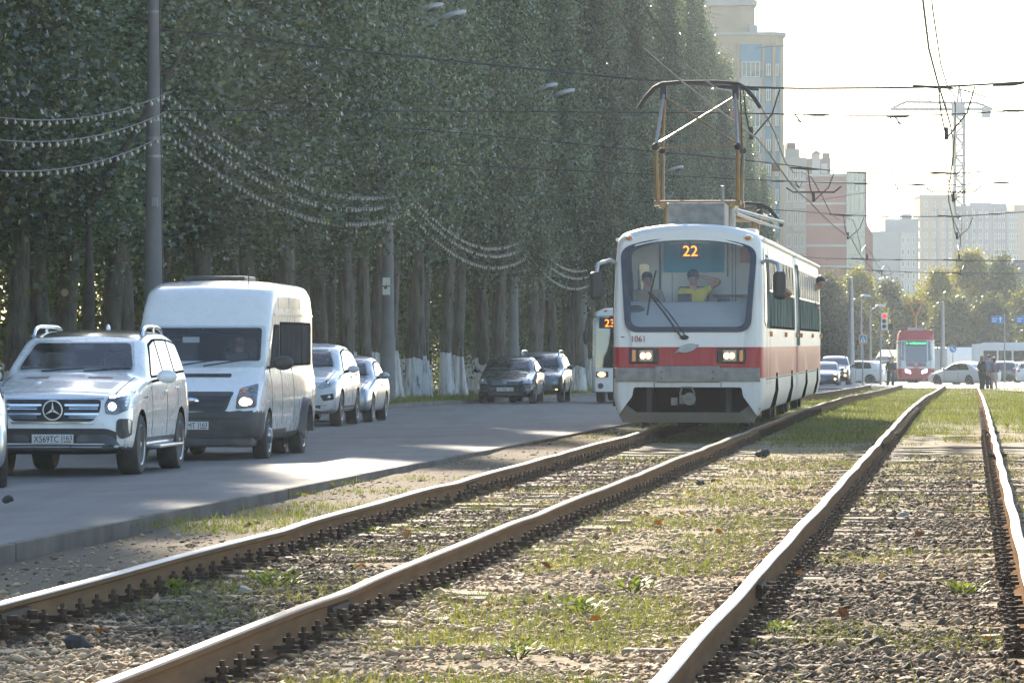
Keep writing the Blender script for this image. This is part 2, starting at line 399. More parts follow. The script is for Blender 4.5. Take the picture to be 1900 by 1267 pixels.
def lamp(full, root, poly, ball, mat_=None, mirror=True, lensm='lens', r=.05, name='headlight'):
    for s in ((1, -1) if mirror else (1,)):
        p = [(s * a, b) for a, b in poly]
        if s < 0: p = p[::-1]
        o = dec(full, rr(p, .03), '+y', name, M[lensm], root, off=.018, cut=.045, thick=.03)
        for bx, bz, br in ball:
            h = full.ray_cast(Vector((s * bx, -5, bz)), Vector((0, 1, 0)))
            y = h[0].y if h[0] else .1
            MB().ell((s * bx, y - .02, bz), br, .02, br, 12, 8).build('bulb', M[mat_ or 'chrome'], o, 60)
def grille(full, root, poly, bars, name='grille', m='black', bm='chrome', bw=.03, off=.008):
    o = dec(full, poly, '+y', name, M[m], root, off=off, cut=.1)
    for p, q in bars: dec(full, line(p, q, bw), '+y', 'grille_bar', M[bm], o, off=off + .014, cut=.1)
    return o
def tails(full, root, poly, m='tail'):
    for s in (1, -1):
        p = [(s * a, b) for a, b in poly]
        dec(full, p if s > 0 else p[::-1], '-y', 'tail_lamp', M[m], root, off=.008, cut=.08)
def star_badge(root, x, y, z, r):
    b = MB(); b.lathe([(r, 0), (r, -.018), (r * .86, -.018), (r * .86, 0)], (x, y, z), 'y', 28, cap=False)
    for k in range(3):
        a = PI / 2 + k * 2 * PI / 3; c, s_ = math.cos(a), math.sin(a)
        b.prism([(x + c * r * .93, z + s_ * r * .93), (x - s_ * r * .13, z + c * r * .13), (x - c * r * .12, z - s_ * r * .12), (x + s_ * r * .13, z - c * r * .13)], 'y', y - .022, y - .004)
    return b
SEDAN = dict(L=4.8, W=1.8, zb=.19, r=.325, wa=(.92, 3.68), top=[(0, .70), (.3, .80), (1.0, .93), (1.25, .98), (1.65, 1.18), (2.1, 1.40), (2.6, 1.47), (3.2, 1.44), (3.6, 1.33), (4.1, 1.10), (4.35, 1.08), (4.8, 1.02)],
    belt=[(0, .95), (1.2, .93), (4.0, .98), (4.8, 1.0)], ws=(.70, .58, 1.03, 1.37), rw=(.62, .52, 1.14, 1.36), sw=[(1.62, 2.72, 2.12, 2.70), (2.80, 3.62, 2.78, 3.25)], mir=(1.6, .96), nz=.8, bz=.45, lean=.14,
    doors=[(1.55, .35, .9), (2.75, .32, .95)], handles=[(2.5, .82), (3.45, .84)], tlean=.16)
HATCH = dict(L=4.35, W=1.78, zb=.2, r=.32, wa=(.85, 3.5), top=[(0, .72), (.3, .83), (.95, 1.0), (1.1, 1.04), (1.5, 1.27), (1.9, 1.47), (2.4, 1.55), (3.3, 1.53), (3.8, 1.42), (4.2, 1.08), (4.35, 1.0)],
    belt=[(0, .97), (1.1, .97), (4.35, 1.06)], ws=(.70, .56, 1.08, 1.44), rw=(.60, .52, 1.10, 1.40), sw=[(1.45, 2.5, 1.95, 2.48), (2.58, 3.55, 2.56, 3.4)], mir=(1.45, .99), nz=.85, bz=.45,
    doors=[(1.4, .38, .93), (2.52, .35, 1.0)], handles=[(2.3, .86), (3.2, .9)])
SUV = dict(L=4.45, W=1.83, zb=.24, r=.355, wa=(.88, 3.5), top=[(0, .86), (.3, .97), (.95, 1.09), (1.15, 1.12), (1.55, 1.38), (1.95, 1.56), (2.5, 1.64), (3.4, 1.61), (3.9, 1.5), (4.3, 1.12), (4.45, 1.0)],
    belt=[(0, 1.05), (1.1, 1.03), (4.45, 1.16)], ws=(.72, .57, 1.16, 1.53), rw=(.62, .52, 1.16, 1.48), sw=[(1.55, 2.55, 2.0, 2.53), (2.63, 3.3, 2.61, 3.3), (3.38, 3.85, 3.38, 3.7)], mir=(1.55, 1.06), nz=1.0, bz=.5, tw=.23,
    sill=[(.30, .40, 1.35, 3.1)], doors=[(1.45, .45, 1.0), (2.6, .42, 1.05)], handles=[(2.35, .95), (3.25, 1.0)])
BIGSUV = dict(L=5.13, W=1.95, zb=.27, r=.385, wa=(.93, 4.0), top=[(0, .99), (.3, 1.07), (1.1, 1.20), (1.5, 1.25), (1.9, 1.5), (2.3, 1.71), (2.8, 1.80), (4.0, 1.80), (4.6, 1.73), (4.95, 1.3), (5.13, 1.05)],
    belt=[(0, 1.12), (1.4, 1.17), (5.13, 1.26)], tum=.80, ws=(.77, .64, 1.285, 1.69), rw=(.68, .6, 1.3, 1.66), sw=[(1.95, 2.85, 2.42, 2.83), (2.93, 3.72, 2.91, 3.72), (3.80, 4.62, 3.80, 4.42)], mir=(1.88, 1.16), nz=1.1, bz=.52, tw=.275, lean=.10, rim='ten', mk=1.15,
    nf=.86, doors=[(1.72, .5, 1.1), (2.88, .48, 1.2), (3.76, .85, 1.22)], handles=[(2.6, 1.02), (3.5, 1.06)], gl='glass_tint')
# ------------------------------------------------------------------ people
def skin(name, vs, es, rs, m, parent, sub=2, bh=None):
    me = bpy.data.meshes.new(name); me.from_pydata([tuple(v) for v in vs], es, [])
    o = bpy.data.objects.new('s', me); COL.objects.link(o)
    o.modifiers.new('k', 'SKIN').use_smooth_shade = True
    sv = me.skin_vertices[0].data
    for i, r in enumerate(rs):
        r = r if isinstance(r, tuple) else (r, r); sv[i].radius = r; sv[i].use_root = (i == 0)
    s = o.modifiers.new('u', 'SUBSURF'); s.levels = s.render_levels = sub
    e = evaluated(o); bpy.data.objects.remove(o); e.materials.clear()
    return finish(e, name, m, parent, 60, fix=False)
class Skel:
    def __init__(s): s.v = []; s.e = []; s.r = []
    def add(s, p, r, prev=None):
        s.v.append(Vector(p)); s.r.append(r)
        if prev is not None: s.e.append((prev, len(s.v) - 1))
        return len(s.v) - 1
    def hand(s, wrist, d, side, curl=.5):                   # palm, four unequal fingers and a thumb from the side of the palm
        w = s.v[wrist]; d = Vector(d).normalized(); a = d.cross(Vector((0, 0, 1)))
        a = (a.normalized() if a.length > .1 else Vector((1, 0, 0))) * side; nrm = a.cross(d).normalized()
        p = s.add(w + d * .055, (.036, .018), wrist)
        for k, (off, ln) in enumerate(((-.03, .07), (-.010, .082), (.011, .078), (.03, .06))):
            b = s.add(w + d * .10 + a * off, .0105, p)
            q = s.add(w + d * (.10 + ln * .5) + a * off * 1.1 - nrm * curl * .02, .0092, b)
            s.add(w + d * (.10 + ln * .85) + a * off * 1.1 - nrm * curl * .055, .008, q)
        t = s.add(w + d * .04 - a * .045 - nrm * .01, .0115, p); s.add(w + d * .085 - a * .058 - nrm * .03, .009, t)
def head_on(s, neck, base, fwd, k=1.0):                      # skull, jaw, nose and ears grown from the neck
    f = Vector(fwd).normalized(); up = Vector((0, 0, 1)); sd = f.cross(up).normalized(); b = Vector(base)
    c = s.add(b + up * .10 * k + f * .01, (.066 * k, .072 * k), neck); t = s.add(b + up * .185 * k - f * .005, (.062 * k, .072 * k), c)
    j = s.add(b + up * .055 * k + f * .055 * k, .036 * k, c)
    n = s.add(b + up * .105 * k + f * .098 * k, .012 * k, c)
    for q in (1, -1): s.add(b + up * .105 * k + sd * q * .082 * k, .013 * k, c)
    return b, f, sd, up
def face_bits(root, body, b, f, sd, up, hm, k=1.0, hair='short', cap=None):
    e = MB(); mo = MB()
    for q in (1, -1): 
        c = b + up * .118 * k + f * .082 * k + sd * q * .031 * k; e.ell(c, .012, .010, .008, 8, 6)
        c2 = c + up * .022 + f * .004; mo.box(c2.x - .018, c2.x + .018, c2.y - .006, c2.y + .006, c2.z - .003, c2.z + .004)
    e.build('eyes', M['ink'], body, 60)
    c = b + up * .052 * k + f * .088 * k; mo.ell(c, .024, .012, .006, 8, 5); mo.build('mouth_and_brows', M['lips'], body, 60)
    h = MB(); cc = b + up * .175 * k - f * .018 * k; rings = []
    for i in range(7):                                       # hair as a shell over the back and the crown
        t = PI * .5 * i / 6; rings.append([cc + (sd * math.cos(a) * .088 * k + f * math.sin(a) * .098 * k) * math.cos(t) + up * (.072 * k * math.sin(t)) for a in np.linspace(0, 2 * PI, 14, endpoint=False)])
    low = .10 if hair == 'short' else .25
    back = [p - up * low * k * (1 - max(0, (p - cc).dot(f)) / .098) * .8 for p in rings[0]]
    h.loft([back] + rings); h.build('hair', M[hm], body, 60)
    if cap:
        q = MB(); cz = b + up * .17 * k; rg = []
        for i in range(6):
            t = PI * .5 * i / 5; rg.append([cz + (sd * math.cos(a) * .098 + f * math.sin(a) * .108) * math.cos(t) + up * .085 * math.sin(t) for a in np.linspace(0, 2 * PI, 16, endpoint=False)])
        q.loft(rg); q.prism([(0, 0)], 'z', 0, 0) if 0 else None
        q.build('cap', M[cap], body, 50)
M['skin'] = mat('skin', (.42, .24, .17), .5, var=.1, scale=20)
M['lips'] = mat('lips', (.22, .08, .07), .5, var=0)
M['hair_dark'] = mat('dark_hair', (.02, .016, .014), .5, var=.2, scale=30)
M['hair_brown'] = mat('brown_hair', (.10, .05, .025), .5, var=.2, scale=30)
M['cl_yellow'] = mat('yellow_knit', (.62, .50, .07), .85, var=.1, scale=14, bump=.2)
M['cl_black'] = mat('black_cloth', (.018, .019, .024), .85, var=.2, scale=14, bump=.2)
M['cl_blue'] = mat('blue_cloth', (.16, .24, .42), .85, var=.15, scale=14, bump=.2)
M['cl_grey'] = mat('grey_cloth', (.12, .11, .12), .85, var=.15, scale=14, bump=.2)
M['cl_jeans'] = mat('dark_jeans', (.03, .038, .06), .85, var=.2, scale=14, bump=.2)
M['cl_beige'] = mat('beige_cloth', (.38, .30, .24), .85, var=.15, scale=14, bump=.2)
M['cl_cap'] = mat('dark_knit_cap', (.018, .024, .034), .9, var=.2, scale=30)
def person(label, loc, rz, top, legs, hairm, h=1.75, stride=.0, arms=(.1, .1), hair='short', bag=None, skirt=False):
    k = h / 1.75; root = thing('person', label, 'person', loc, rz); s = Skel()
    P = s.add((0, 0, .96 * k), (.135 * k, .10 * k)); A = s.add((0, .0, 1.15 * k), (.125 * k, .09 * k), P); Bc = s.add((0, .01, 1.34 * k), (.15 * k, .10 * k), A)
    N = s.add((0, .0, 1.49 * k), .052 * k, Bc); hd = head_on(s, N, (0, -.01, 1.50 * k), (0, -1, -.12), k)
    for q, ar in ((1, arms[0]), (-1, arms[1])):
        sh = s.add((q * .175 * k, 0, 1.41 * k), .056 * k, Bc); el = s.add((q * .235 * k, ar * .2, 1.13 * k), .042 * k, sh); wr = s.add((q * .22 * k, -ar * 1.2, 0.90 * k + abs(ar) * .5), .028 * k, el)
        s.hand(wr, (0, -ar, -1), q)
        kn = s.add((q * .10 * k, -.05 - q * stride * .5, .50 * k), .062 * k, None); s.e.append((P, kn)); an = s.add((q * .10 * k, .02 - q * stride + max(0, q) * stride * .2, .09 * k), .040 * k, kn); s.add((q * .115 * k, -.13 - q * stride, .045 * k), (.042 * k, .03 * k), an)
    body = skin('body', s.v, s.e, s.r, M['skin'], root)
    face_bits(root, body, *hd, hairm, k, hair)
    c = Skel()                                               # jacket
    P = c.add((0, 0, .86 * k), (.20 * k, .155 * k)); A = c.add((0, 0, 1.13 * k), (.17 * k, .13 * k), P); Bc = c.add((0, .01, 1.35 * k), (.172 * k, .122 * k), A); c.add((0, 0, 1.46 * k), .075 * k, Bc)
    for q, ar in ((1, arms[0]), (-1, arms[1])):
        sh = c.add((q * .18 * k, 0, 1.41 * k), .072 * k, Bc); el = c.add((q * .24 * k, ar * .2, 1.13 * k), .066 * k, sh); c.add((q * .225 * k, -ar * 1.1, .91 * k + abs(ar) * .48), .055 * k, el)
    skin('jacket', c.v, c.e, c.r, M[top], body)
    t = Skel(); P = t.add((0, 0, 1.06 * k), (.17 * k, .13 * k))
    if skirt: q_ = t.add((0, 0, .85 * k), (.21 * k, .17 * k), P); t.add((0, 0, .48 * k), (.25 * k, .21 * k), q_)
    else:
        for q in (1, -1):
            hp = t.add((q * .10 * k, 0, .84 * k), .125 * k, P); kn = t.add((q * .10 * k, -.05 - q * stride * .5, .50 * k), .10 * k, hp); t.add((q * .10 * k, .02 - q * stride + max(0, q) * stride * .2, .05 * k), .08 * k, kn)
    skin('skirt' if skirt else 'trousers', t.v, t.e, t.r, M[legs], body)
    sh = MB()
    for q in (1, -1): sh.ell((q * .112 * k, -.06 - q * stride, .05 * k), .052, .14, .05, 10, 6)
    sh.build('shoes', M['ink'], body, 60)
    if bag:
        b = MB().box(-.16, .16, .12, .27, 1.0 * k, 1.42 * k).build('backpack', M[bag], None, bevel=.05); b.parent = root
    return root
def bust(root, x, y, z, top, hairm, fwd=(0, -1, -.15), cap=None, raised=False, seat=True):   # a seated driver seen from the chest up
    s = Skel()
    P = s.add((x, y + .06, z - .62), (.14, .11)); A = s.add((x, y + .04, z - .42), (.13, .10), P); Bc = s.add((x, y + .02, z - .22), (.16, .105), A); N = s.add((x, y, z - .06), .052, Bc)
    hd = head_on(s, N, (x, y - .02, z - .05), fwd)
    c = Skel(); cp = c.add((x, y + .06, z - .62), (.165, .135)); ca = c.add((x, y + .04, z - .42), (.155, .125), cp); cb = c.add((x, y + .02, z - .22), (.18, .125), ca); c.add((x, y + .01, z - .10), .085, cb)
    for q in (1, -1):
        sh = s.add((x + q * .18, y + .02, z - .14), .055, Bc); cs = c.add((x + q * .19, y + .02, z - .14), .072, cb)
        if raised and q > 0:
            el = s.add((x + .43, y - .05, z + .02), .044, sh); wr = s.add((x + .17, y - .02, z + .09), .031, el); s.hand(wr, (-1, .15, .25), 1, .7)
            c.add((x + .30, y - .02, z - .06), .066, cs)
        else:
            el = s.add((x + q * .26, y - .06, z - .42), .045, sh); wr = s.add((x + q * .15, y - .32, z - .50), .03, el); s.hand(wr, (-q * .2, -1, -.1), q, .9)
            c.add((x + q * .24, y - .03, z - .32), .064, cs)
    for q in (1, -1):
        kn = s.add((x + q * .12, y - .42, z - .62), .07, None); s.e.append((0, kn)); s.add((x + q * .12, y - .46, z - 1.05), .045, kn)
    body = skin('body', s.v, s.e, s.r, M['skin'], root); face_bits(root, body, *hd, hairm, cap=cap)
    skin('shirt', c.v, c.e, c.r, M[top], body)
    return root
# ------------------------------------------------------------------ the traffic, near to far
LANE = -TA
def roof_rails(root, x0, x1, z, ya, yb, m='chrome'):
    for s in (1, -1):
        MB().tube([(s * x0, ya, z - .06), (s * x0, ya + .10, z + .01), (s * x0, ya + .28, z + .05), (s * x0, ya + .5, z + .065), (s * x1, yb - .5, z + .06), (s * x1, yb - .25, z + .04), (s * x1, yb - .10, z), (s * x1, yb, z - .06)], .028, 8).build('roof_rail', M[m], root, 60)
        MB().tube([(s * x0, (ya + yb) / 2, z - .04), (s * x0, (ya + yb) / 2, z + .06)], .022).build('roof_rail_post', M[m], root, 60)
def drop(x, D, u=None): return Vector((x if u is None else tc(D) + u, D, gz(D)))
# 1 white SUV
D0 = 63.2
D_IN = True
sp = dict(BIGSUV, low=[(.37, 9)])
root, full, body = car('parked_car', 'large white off-road car with black roof, silver roof rails and star badge', sp, drop((97 - CX) / F * D0, D0), LANE - .005)
root.name = 'large_offroad_car'
dec(full, rr([(-.66, 2.35), (.66, 2.35), (.64, 4.5), (-.64, 4.5)], .1), '-z', 'roof_panel', M['black_paint'], root, off=.006, cut=.2)
g = grille(full, root, rr([(-.60, .955), (.60, .955), (.585, .80), (.50, .685), (-.50, .685), (-.585, .80)], .05), [((s * .145, z), (s * .575, z)) for s in (1, -1) for z in (.888, .778)], bw=.024)
for k in range(4):
    for s in (1, -1): dec(full, line((s * .2, .858 - k * .02 - (k > 1) * .07), (s * .56, .86 - k * .02 - (k > 1) * .07), .006), '+y', 'grille_bar', M['chrome'], g, off=.02, cut=.1)
for a, b in (((-.63, .97), (.63, .97)), ((-.52, .67), (.52, .67))): dec(full, line(a, b, .022), '+y', 'grille_surround', M['chrome'], g, off=.022, cut=.1)
hy = full.ray_cast(Vector((0, -5, .83)), Vector((0, 1, 0)))[0].y
MB().lathe([(.115, 0), (.001, -.006)], (0, hy - .018, .825), 'y', 24).build('badge_disc', M['ink'], root)
star_badge(root, 0, hy - .02, .825, .128).build('star_badge', M['chrome'], root, 40)
lamp(full, root, [(.64, .90), (.70, 1.0), (.93, 1.06), (.965, .98), (.93, .83), (.80, .77), (.66, .78)], [(.74, .87, .05)], 'lamp_white')
for s in (1, -1): dec(full, line((s * .70, .985), (s * .93, 1.035), .022), '+y', 'running_light', M['lamp_white'], root, off=.024, cut=.06)
o = dec(full, rr([(-.86, .30), (-.90, .50), (-.70, .60), (.70, .60), (.90, .50), (.86, .30)], .08), '+y', 'lower_intake', M['black'], root, off=.006)
for s in (1, -1):
    dec(full, [(s * a, b) for a, b in ((.30, .485), (.30, .43), (.62, .43), (.78, .32), (.90, .32), (.76, .50), (.66, .53), (.34, .52))][::s], '+y', 'skid_trim', M['chrome'], root, off=.02, cut=.08)
    dec(full, rr([(s * a, b) for a, b in ((.80, .72), (.95, .72), (.94, .50), (.86, .46), (.79, .54))][::s], .05), '+y', 'side_vent', M['black'], root, off=.02, cut=.04, thick=.03)
dec(full, rr([(-.90, .27), (.90, .27), (.93, .40), (-.93, .40)], .03), '+y', 'lower_bumper', M['trim'], root, off=.012)
MB().box(-.62, .62, .02, .06, .355, .38).build('skid_bar', M['alloy'], root, bevel=.01)
plate(full, root, 0, .47, 'X569TC')
roof_rails(root, .70, .66, 1.80, 2.45, 4.3)
MB().ell((0, 4.0, 1.83), .03, .08, .07).build('aerial_fin', M['white'], root, 60)
for s in (1, -1):
    MB().box(min(s * .90, s * 1.10), max(s * .90, s * 1.10), 1.55, 3.4, .33, .37).build('running_board', M['alloy'], root, bevel=.012)
    dec(full, [(1.3, .34), (3.6, .34), (3.6, .47), (1.3, .47)], '-x' if s > 0 else '+x', 'sill_trim', M['trim'], root, off=.006, cut=.3)
for s in (1, -1): dec(full, line((s * .55, 1.215), (s * .25, 1.22), .022), '+y', 'bonnet_slot', M['black'], root, off=.004)
# 2 white minibus
D0 = 71.6
VAN = dict(L=6.3, W=2.0, zb=.25, r=.345, wa=(1.0, 4.75), top=[(0, .88), (.2, .99), (.72, 1.29), (.82, 1.34), (1.1, 1.62), (1.4, 1.91), (1.55, 2.06), (1.75, 2.28), (2.05, 2.46), (2.6, 2.54), (5.6, 2.52), (6.1, 2.44), (6.3, 2.25)],
    belt=[(0, 1.2), (.8, 1.26), (6.3, 1.28)], tum=.935, rc=.11, ws=(.93, .885, 1.315, 1.90), rw=(.75, .72, 1.35, 1.95), sw=[], mir=(1.05, 1.30), nz=1.05, bz=.55, lean=.16, nf=.90, nr=.97, rim='steel', dual=True, tw=.215, tlean=.04, gl='glass_tint',
    low=[(.70, .58), (.40, 9)], cab=(rr([(-.87, 1.40), (.87, 1.40), (.83, 1.87), (-.83, 1.87)], .05), .55, 2.5), doors=[(1.25, .5, 1.9), (2.35, .5, 1.9), (3.6, .5, 1.9)], mm='black', mk=1.35)
root, full, body = car('minibus', 'white high-roof minibus with grey bumper and lit headlight, right behind the large white car', VAN, drop((352 - CX) / F * D0, D0), LANE)
for poly in ([(1.42, 1.36), (2.3, 1.36), (2.3, 1.88), (1.85, 1.88)], [(2.5, 1.36), (3.55, 1.36), (3.55, 1.92), (2.5, 1.92)], [(3.65, 1.36), (4.7, 1.36), (4.7, 1.92), (3.65, 1.92)], [(4.8, 1.36), (5.9, 1.36), (5.9, 1.92), (4.8, 1.92)]):
    for ax in ('-x', '+x'):
        s_ = dec(full, rr([(a + (.05 if k in (1, 2) else -.05), b + (.04 if k > 1 else -.04)) for k, (a, b) in enumerate(poly)], .06), ax, 'window_seal', M['matte'], root, off=.008, cut=.2)
        dec(full, rr(poly, .06), ax, 'side_window', M['glass_side'], s_, off=.016, cut=.2)
for k in range(3): dec(full, [(2.3 + k * 1.15, 2.16), (3.3 + k * 1.15, 2.16), (3.3 + k * 1.15, 2.32), (2.3 + k * 1.15, 2.32)], '-x', 'upper_panel', M['silver'], root, True, off=.008, cut=.2)
dec(full, line((1.8, 2.06), (6.1, 2.06), .03), '-x', 'roof_gutter', M['white2'], root, True, off=.02, cut=.2)
dec(full, line((-.80, .60), (.80, .60), .02), '+y', 'bumper_groove', M['black'], root, off=.005)
MB().box(-.88, .88, .02, .5, .20, .33).build('bumper_lip', M['trim'], root, bevel=.04)
g = grille(full, root, rr([(-.60, .975), (.60, .975), (.50, .70), (-.50, .70)], .05), [], m='trim', off=.02)
for k in range(3): dec(full, line((-.54 + k * .03, .93 - k * .085), (.54 - k * .03, .93 - k * .085), .045), '+y', 'grille_slot', M['black'], g, off=.03, cut=.1)
hy = full.ray_cast(Vector((0, -5, .84)), Vector((0, 1, 0)))[0].y
b = MB(); b.lathe([(.001, 0), (.118, 0), (.118, -.02), (.10, -.028), (.001, -.028)], (0, 0, 0), 'y', 24)
o = b.build('oval_badge', M['chrome'], root, 40); o.location = (0, hy - .04, .84); o.scale = (1.05, 1, .48)
text('Ford', .08, M['ink'], root, at_front(0, hy - .073, .818), 'badge_lettering')
lamp(full, root, [(.64, .73), (.66, 1.02), (.90, 1.09), (.93, .76)], [(.76, .82, .075), (.82, .83, .05)], 'lamp_warm')
for bx, bz in ((.72, .97), (.83, .98)):
    for s in (1, -1):
        h = full.ray_cast(Vector((s * bx, -5, bz)), Vector((0, 1, 0)))[0]; MB().ell((s * bx, h.y - .012, bz), .045, .02, .045).build('indicator', M['amber' if bx < .8 else 'lens'], root, 60)
dec(full, rr([(-.5, 1.175), (.5, 1.175), (.5, 1.225), (-.5, 1.225)], .02), '+y', 'bonnet_vent', M['black'], root, off=.01)
plate(full, root, 0, .50, 'B590MT')
for s in (1, -1):
    MB().tube([(.2 * s - .1, .62, 1.33), (.2 * s + .35, .75, 1.40), (.2 * s + .5, .79, 1.42)], .012).build('wiper', M['black'], root)
    h = MB(); n = 18                                        # wide black arch over the twin rear wheels
    h.loft([[(s * (1.0 + dx), 4.75 + rr_ * math.cos(PI * i / n), .345 + rr_ * math.sin(PI * i / n)) for dx, rr_ in ((-.03, .40), (.08, .40), (.08, .48), (-.03, .53))] for i in range(n + 1)])
    h.build('wheel_arch_flare', M['trim'], root, 40)
MB().tube([(.55, 2.0, 2.44), (.56, 1.92, 2.72)], .008).build('aerial', M['black'], root)
MB().box(-.55, .35, 3.0, 4.2, 2.55, 2.63).build('roof_hatch', M['trim'], root, bevel=.03)
MB().box(-.85, .85, 1.0, 1.35, 1.34, 1.41).build('dashboard', M['black'], root, bevel=.03)
MB().lathe([(.19, -.012), (.215, 0), (.19, .012), (.17, 0)], (.45, 1.45, 1.46), 'y', 20, cap=False).build('steering_wheel', M['black'], root)
MB().box(.25, .68, 1.95, 2.1, 1.36, 1.72).build('driver_seat', M['cl_grey'], root, bevel=.05)
MB().box(-.62, -.2, 1.95, 2.1, 1.36, 1.72).build('passenger_seat', M['cl_grey'], root, bevel=.05)
MB().box(-.30, -.06, 1.30, 1.31, 1.66, 1.74).build('windscreen_note', M['plate'], root)
d = thing('person', 'driver with dark hair behind the windscreen of the white minibus', 'person', root.location, LANE); bust(d, .46, 1.72, 1.62, 'cl_grey', 'hair_dark')
# 3 white crossover behind the minibus, 4 old silver saloon
D0 = 101.5
root, full, body = car('crossover_car', 'small white crossover with swept headlights, between the minibus and the old silver saloon', SUV, drop((541 - CX) / F * D0, D0), LANE, 'white')
lamp(full, root, [(.50, .78), (.62, .90), (.86, 1.0), (.88, .92), (.78, .80), (.60, .75)], [(.70, .86, .055)], None, lensm='lens_light')
grille(full, root, rr([(-.42, .88), (.42, .88), (.36, .78), (-.36, .78)], .03), [((-.38, .83), (.38, .83))])
grille(full, root, rr([(-.50, .66), (.50, .66), (.42, .42), (-.42, .42)], .06), [])
dec(full, rr([(-.88, .30), (.88, .30), (.86, .42), (-.86, .42)], .03), '+y', 'lower_bumper', M['trim'], root, off=.008)
lamp(full, root, [(.56, .62), (.82, .66), (.84, .54), (.64, .50)], [(.74, .58, .045)], None, lensm='black', name='fog_lamp')
plate(full, root, 0, .56, 'T 407 OC'.replace(' ', ''))
D0 = 107.5
root, full, body = car('old_saloon', 'old silver saloon waiting last in the left queue, beside the thick concrete pole', dict(SEDAN, L=4.4, W=1.68, wa=(.8, 3.2), top=[(0, .68), (.3, .76), (1.0, .86), (1.2, .9), (1.6, 1.13), (2.0, 1.32), (2.5, 1.38), (3.0, 1.36), (3.3, 1.22), (3.7, 1.0), (4.4, .94)], belt=[(0, .9), (4.4, .92)], ws=(.66, .54, .95, 1.29), rw=(.6, .5, 1.04, 1.28), sw=[(1.6, 2.5, 2.05, 2.48), (2.58, 3.2, 2.56, 2.95)], mir=(1.55, .9), doors=[(1.5, .35, .85)], handles=[(2.3, .76)], r=.3), drop((612 - CX) / F * D0, D0), LANE, 'silver')
lamp(full, root, rr([(.44, .60), (.46, .72), (.74, .76), (.78, .64)], .05), [(.56, .67, .05), (.68, .68, .05)], None, lensm='lens_light')
grille(full, root, rr([(-.34, .70), (.34, .70), (.3, .62), (-.3, .62)], .03), [((-.3, .66), (.3, .66))])
grille(full, root, rr([(-.55, .40), (.55, .40), (.5, .30), (-.5, .30)], .03), [])
plate(full, root, 0, .46, 'E 215 HA'.replace(' ', ''))
# 5 dark saloon, 6 grey-green estate
D0 = 159
root, full, body = car('dark_saloon', 'dark grey saloon with chrome grille parked by the verge, in front of the grey-green estate', SEDAN, drop((937 - CX) / F * D0, D0), LANE, 'darkgrey')
lamp(full, root, [(.52, .62), (.66, .78), (.80, .90), (.86, .80), (.84, .64)], [(.74, .72, .05)], None, lensm='lens_light')
grille(full, root, rr([(-.52, .76), (.52, .76), (.40, .55), (-.40, .55)], .05), [((-.48, .72), (.48, .72)), ((-.44, .665), (.44, .665)), ((-.40, .61), (.40, .61))], bw=.022)
dec(full, rr([(-.05, .70), (.05, .70), (.05, .62), (-.05, .62)], .03), '+y', 'badge', M['chrome'], root, off=.03, cut=.03)
grille(full, root, rr([(-.55, .38), (.55, .38), (.5, .26), (-.5, .26)], .03), [])
for s in (1, -1): dec(full, line((s * .55, .40), (s * .80, .41), .02), '+y', 'bumper_strip', M['chrome'], root, off=.01)
plate(full, root, 0, .45, 'O278BE')
D0 = 167
root, full, body = car('estate_car', 'grey-green estate car with silver roof rails and one glowing fog lamp, behind the dark saloon', dict(SUV, L=4.8, zb=.27, sw=[(1.55, 2.55, 2.0, 2.53), (2.63, 3.4, 2.61, 3.4), (3.48, 4.1, 3.48, 3.9)], top=[(0, .86), (.3, .95), (.95, 1.04), (1.15, 1.08), (1.55, 1.34), (1.95, 1.54), (2.5, 1.63), (3.8, 1.60), (4.3, 1.46), (4.65, 1.12), (4.8, 1.0)], belt=[(0, 1.0), (4.8, 1.1)], ws=(.74, .60, 1.12, 1.51)), drop((992 - CX) / F * D0, D0), LANE, 'greygreen')
lamp(full, root, [(.48, .78), (.50, .90), (.80, .95), (.86, .86), (.78, .78)], [(.66, .85, .05)], None, lensm='lens_light')
grille(full, root, rr([(-.40, .92), (.40, .92), (.34, .72), (-.34, .72)], .04), [((-.38, .82), (.38, .82))])
grille(full, root, rr([(-.86, .27), (.86, .27), (.80, .40), (-.80, .40)], .03), [], m='trim')
lamp(full, root, [(.54, .58), (.80, .60), (.82, .44), (.60, .42)], [], None, lensm='black', name='fog_lamp')
MB().ell((.70, .06, .47), .085, .05, .085).build('fog_bulb', M['lamp_orange'], root, 60)
roof_rails(root, .62, .60, 1.62, 2.1, 4.1, 'silver')
# left edge: corner of a silver car, and a dark red one behind the queue
D_IN = False
D0 = 57.6
root, full, body = car('silver_hatchback', 'silver car at the left edge showing one alloy wheel and a front lamp', {k: v for k, v in dict(HATCH, rim='seven', r=.335, W=1.82).items() if k != 'mir'}, Vector(((16 - CX) / F * D0 - .92, D0, 0)), .098, 'silver')
lamp(full, root, [(.52, .66), (.60, .80), (.84, .88), (.86, .74), (.70, .66)], [(.80, .77, .05)], 'lamp_white')
grille(full, root, rr([(-.45, .72), (.45, .72), (.4, .58), (-.4, .58)], .04), [((-.42, .65), (.42, .65))])
root, full, body = car('dark_red_hatchback', 'dark red car mostly hidden behind the large white car', HATCH, drop(0, 84, -10.6), LANE, 'dkred')
lamp(full, root, [(.52, .66), (.60, .80), (.84, .88), (.86, .74), (.70, .66)], [(.72, .77, .05)], None)
